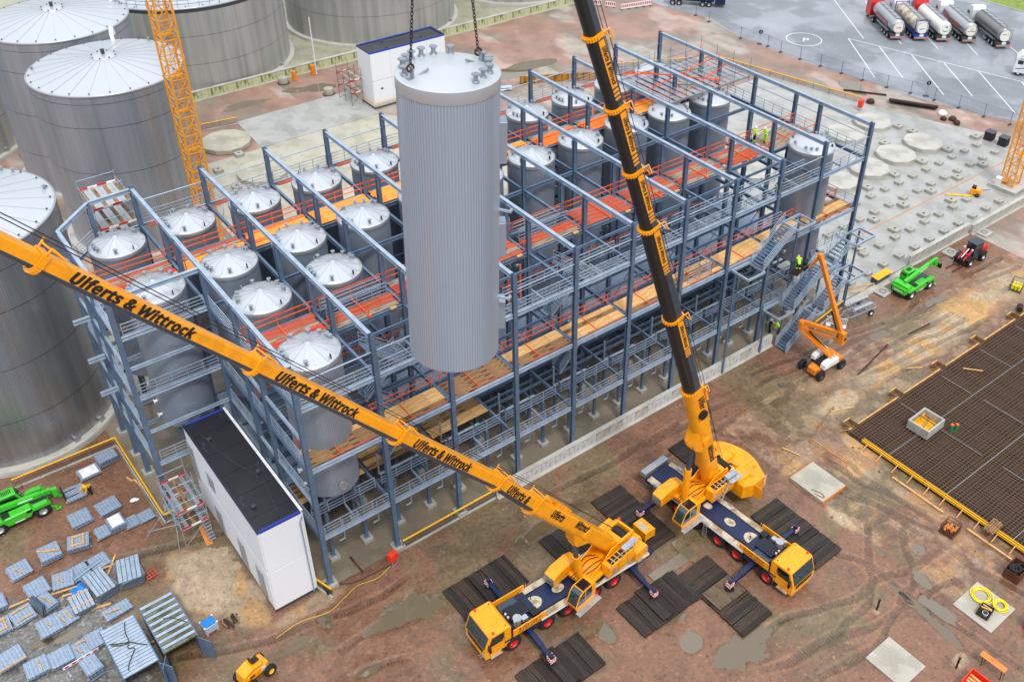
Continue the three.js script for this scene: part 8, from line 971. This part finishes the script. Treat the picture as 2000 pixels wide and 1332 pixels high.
// ---------- people ----------
{
  const field = (bones, c, half, res) => {                     // tapered capsules joined by a smooth minimum, meshed on a grid
    const mc = new MarchingCubes(res, mat.skin, false, false, 60000); mc.isolation = 0;
    const B = bones.map(([a, b, r, s, k = 0.035]) => { const dx = b.x - a.x, dy = b.y - a.y, dz = b.z - a.z; return [a.x, a.y, a.z, dx, dy, dz, 1 / (dx * dx + dy * dy + dz * dz), r, s - r, k]; }), st = half * 2 / res;
    for (let z = 0; z < res; z++) { const pz = z * st - half + c.z; for (let y = 0; y < res; y++) { const py = y * st - half + c.y; for (let x = 0; x < res; x++) {
      const px = x * st - half + c.x; let d = 9;
      for (const q of B) { const ex = px - q[0], ey = py - q[1], ez = pz - q[2]; let t = (ex * q[3] + ey * q[4] + ez * q[5]) * q[6]; t = t < 0 ? 0 : t > 1 ? 1 : t; const fx = ex - q[3] * t, fy = ey - q[4] * t, fz = ez - q[5] * t, e = Math.sqrt(fx * fx + fy * fy + fz * fz) - q[7] - q[8] * t, k = q[9]; let h = 0.5 + 0.5 * (d - e) / k; h = h < 0 ? 0 : h > 1 ? 1 : h; d = d * (1 - h) + e * h - k * h * (1 - h); }
      mc.field[x + y * res + z * res * res] = -d;
    } } }
    mc.update(); const n = mc.count ?? mc.geometry.drawRange.count, g = new THREE.BufferGeometry();
    g.setAttribute('position', new THREE.BufferAttribute(mc.positionArray.slice(0, n * 3), 3)); g.setAttribute('normal', new THREE.BufferAttribute(mc.normalArray.slice(0, n * 3), 3)); g.scale(half, half, half).translate(c.x, c.y, c.z); return metreUV(g);
  };
  const made = {};
  const poses = {
    stand: { hip: [0, 0.93, 0], chest: [0, 1.32, 0.02], neck: [0, 1.5, 0.02], head: [0, 1.64, 0.05], el: [-0.3, 1.16, 0.02], hl: [-0.26, 0.92, 0.14], er: [0.3, 1.16, 0.02], hr: [0.24, 0.95, 0.18], kl: [-0.11, 0.5, 0.03], fl: [-0.13, 0.08, 0], kr: [0.11, 0.5, 0.03], fr: [0.14, 0.08, 0.02] },
    reach: { hip: [0, 0.92, 0], chest: [0, 1.3, 0.08], neck: [0, 1.47, 0.13], head: [0, 1.6, 0.18], el: [-0.28, 1.15, 0.22], hl: [-0.2, 1.1, 0.48], er: [0.28, 1.15, 0.22], hr: [0.2, 1.05, 0.48], kl: [-0.12, 0.5, 0.06], fl: [-0.16, 0.08, -0.04], kr: [0.12, 0.5, 0.06], fr: [0.16, 0.08, 0.06] },
    bend: { hip: [0, 0.88, -0.08], chest: [0, 1.08, 0.28], neck: [0, 1.14, 0.45], head: [0, 1.16, 0.58], el: [-0.27, 0.85, 0.4], hl: [-0.18, 0.62, 0.52], er: [0.27, 0.85, 0.4], hr: [0.18, 0.6, 0.55], kl: [-0.12, 0.48, 0.02], fl: [-0.15, 0.08, -0.1], kr: [0.12, 0.48, 0.02], fr: [0.15, 0.08, -0.06] },
  };
  const build = pose => {
    if (made[pose]) return made[pose]; const J = Object.fromEntries(Object.entries(poses[pose]).map(([k, v]) => [k, V(...v)])), sl = J.chest.clone().add(V(-0.19, 0.1, 0)), sr = J.chest.clone().add(V(0.19, 0.1, 0)), pl = J.hip.clone().add(V(-0.1, -0.02, 0)), pr = J.hip.clone().add(V(0.1, -0.02, 0)), out = {};
    const fing = (h, e, s) => { const d = h.clone().sub(e).normalize(), side = V(1, 0, 0); const o = [[e.clone().lerp(h, 0.9), h.clone().addScaledVector(d, 0.07), 0.036, 0.04]]; for (let k = 0; k < 4; k++) { const b = h.clone().addScaledVector(d, 0.09).addScaledVector(side, (k - 1.5) * 0.02); o.push([b, b.clone().addScaledVector(d, [0.06, 0.075, 0.07, 0.05][k]).add(V(0, -0.015, 0.015)), 0.0095, 0.008, 0.005]); } const tb = h.clone().addScaledVector(d, 0.02).addScaledVector(side, s * 0.03); o.push([tb, tb.clone().addScaledVector(d, 0.05).addScaledVector(side, s * 0.035), 0.011, 0.009, 0.006]); return o; };
    const body = [[J.hip, J.chest, 0.145, 0.15], [sl, sr, 0.085, 0.085], [J.chest, J.neck, 0.1, 0.06], [J.neck, J.head, 0.055, 0.06], [sl, J.el, 0.062, 0.048], [J.el, J.hl, 0.046, 0.033], [sr, J.er, 0.062, 0.048], [J.er, J.hr, 0.046, 0.033], [pl, J.kl, 0.095, 0.065], [J.kl, J.fl, 0.06, 0.042], [pr, J.kr, 0.095, 0.065], [J.kr, J.fr, 0.06, 0.042], [J.fl, J.fl.clone().add(V(0, -0.03, 0.16)), 0.05, 0.042], [J.fr, J.fr.clone().add(V(0, -0.03, 0.16)), 0.05, 0.042]];
    const fw = J.head.clone().sub(J.neck).normalize(), face = V(0, 0.0, 1).addScaledVector(fw, -fw.z).normalize(); if (pose === 'bend') face.set(0, -0.5, 0.86);
    const hb = [[J.head.clone().addScaledVector(fw, -0.02), J.head.clone().addScaledVector(fw, 0.06), 0.088, 0.095], [J.head.clone().addScaledVector(fw, -0.06).addScaledVector(face, 0.03), J.head.clone().addScaledVector(face, 0.03), 0.06, 0.07], [J.head.clone().addScaledVector(face, 0.085).addScaledVector(fw, 0.02), J.head.clone().addScaledVector(face, 0.112).addScaledVector(fw, -0.015), 0.012, 0.018, 0.01], [J.head.clone().add(V(-0.095, 0.01, 0)), J.head.clone().add(V(-0.095, -0.03, 0)), 0.018, 0.014, 0.01], [J.head.clone().add(V(0.095, 0.01, 0)), J.head.clone().add(V(0.095, -0.03, 0)), 0.018, 0.014, 0.01]];
    const gb = field(body, V(0, 0.85, 0.1), 1.0, 76), gh = field(hb, J.head, 0.2, 34), h1 = field(fing(J.hl, J.el, 1), J.hl, 0.22, 40), h2 = field(fing(J.hr, J.er, -1), J.hr, 0.22, 40);
    out.body = metreUV(mg([gb, gh, h1, h2]));
    out.eyes = mg([-1, 1].map(s => new THREE.SphereGeometry(0.012, 8, 6).translate(...J.head.clone().addScaledVector(face, 0.098).addScaledVector(fw, 0.025).add(V(s * 0.033, 0, 0)).toArray()))); out.mouth = bx(0.045, 0.008, 0.01).translate(...J.head.clone().addScaledVector(face, 0.102).addScaledVector(fw, -0.05).toArray());
    out.jacket = field([[J.hip.clone().lerp(J.chest, -0.05), J.chest, 0.175, 0.178], [sl, sr, 0.105, 0.105], [J.chest, J.neck, 0.12, 0.075], [sl, J.el, 0.08, 0.065], [J.el, J.el.clone().lerp(J.hl, 0.88), 0.064, 0.05], [sr, J.er, 0.08, 0.065], [J.er, J.er.clone().lerp(J.hr, 0.88), 0.064, 0.05]], V(0, 1.1, 0.1), 0.75, 60);
    out.trousers = field([[pl, J.kl, 0.115, 0.085], [J.kl, J.kl.clone().lerp(J.fl, 0.88), 0.082, 0.072], [pr, J.kr, 0.115, 0.085], [J.kr, J.kr.clone().lerp(J.fr, 0.88), 0.082, 0.072], [pl, pr, 0.12, 0.12]], V(0, 0.5, 0.0), 0.75, 56); out.boots = field([[J.fl.clone().add(V(0, 0.08, 0)), J.fl, 0.062, 0.062], [J.fl, J.fl.clone().add(V(0, -0.02, 0.17)), 0.06, 0.052], [J.fr.clone().add(V(0, 0.08, 0)), J.fr, 0.062, 0.062], [J.fr, J.fr.clone().add(V(0, -0.02, 0.17)), 0.06, 0.052]], V(0, 0.12, 0.05), 0.4, 40);
    const top = J.head.clone().addScaledVector(fw, 0.05); out.helmet = mg([new THREE.SphereGeometry(0.128, 20, 10, 0, PI * 2, 0, PI / 2), cy(0.15, 0.15, 0.014, 0, 0, 0.02, 20), bx(0.03, 0.03, 0.2, 0, 0.12, 0)]).applyQuaternion(new THREE.Quaternion().setFromUnitVectors(_y, fw)).translate(top.x, top.y, top.z);
    out.bands = [0.25, 0.62].map(t => { const c = J.hip.clone().lerp(J.chest, t); return new THREE.TorusGeometry(0.182, 0.016, 6, 24).applyQuaternion(new THREE.Quaternion().setFromUnitVectors(V(0, 0, 1), J.chest.clone().sub(J.hip).normalize())).translate(c.x, c.y, c.z); }); out.cuffs = [[J.kl, J.fl], [J.kr, J.fr]].map(([a, b]) => { const c = a.clone().lerp(b, 0.55); return cy(0.092, 0.092, 0.16, c.x, c.y, c.z, 14); });
    return made[pose] = out;
  };
  const person = (pose, pos, ry, label, o = {}) => {
    const B = build(pose), t = T('person', label, 'person', pos, ry); M('body', B.body, mat.skin, t); M('eyes', B.eyes, mat.black, t); M('mouth', B.mouth, mat.redMach, t); M('jacket', B.jacket, o.jacket ?? mat.hiVis, t); M('trousers', B.trousers, o.trousers ?? mat.workPants, t); M('boots', B.boots, mat.black, t); if (!o.bare) M('helmet', B.helmet, o.helmet ?? mat.helmet, t); else M('hood', B.helmet, o.jacket, t); if (!o.noBands) M('reflective_band', B.bands, mat.alu, t); if (o.cuffs) M('bright_cuff', B.cuffs, mat.hiVis, t); return t;
  };
  person('stand', [53.9, L3 + 0.12, 21.5], 1.2, 'person in lime high-visibility jacket and dark trousers on the upper walkway facing a colleague', { cuffs: true });
  person('reach', [54.85, L3 + 0.12, 22.2], -1.9, 'person in full lime high-visibility suit handling something on the upper walkway', { trousers: mat.hiVis });
  person('stand', [55.4, L2 + 0.12, 24.2], 2.2, 'person in lime jacket and green helmet on the middle level beside the end tank', { helmet: mat.green });
  person('bend', [50.0, 10.2, 32.2], 2.4, 'person in lime jacket bending over in the raised basket of the boom lift', { cuffs: true });
  person('stand', [51.3, 0.09, 29.1], 0.4, 'person in dark clothing with reflective bands and white helmet standing behind the low wall', { jacket: mat.workPants });
  person('bend', [52.0, 0.09, 29.8], -2.6, 'person in lime jacket and white helmet stooping beside the low wall at the stairs', {});
  person('bend', [-11.6, 0.02, 9.0], -1.2, 'person in yellow rain jacket leaning over the grating pack at the telehandler', { jacket: mat.yellowRail, bare: true, noBands: true });
  person('reach', [-6.2, L2 + 0.1, 5.0], 0.6, 'person in yellow and green work gear inside the end bay of the frame', { trousers: mat.green });
}

renderer.render(scene, camera);
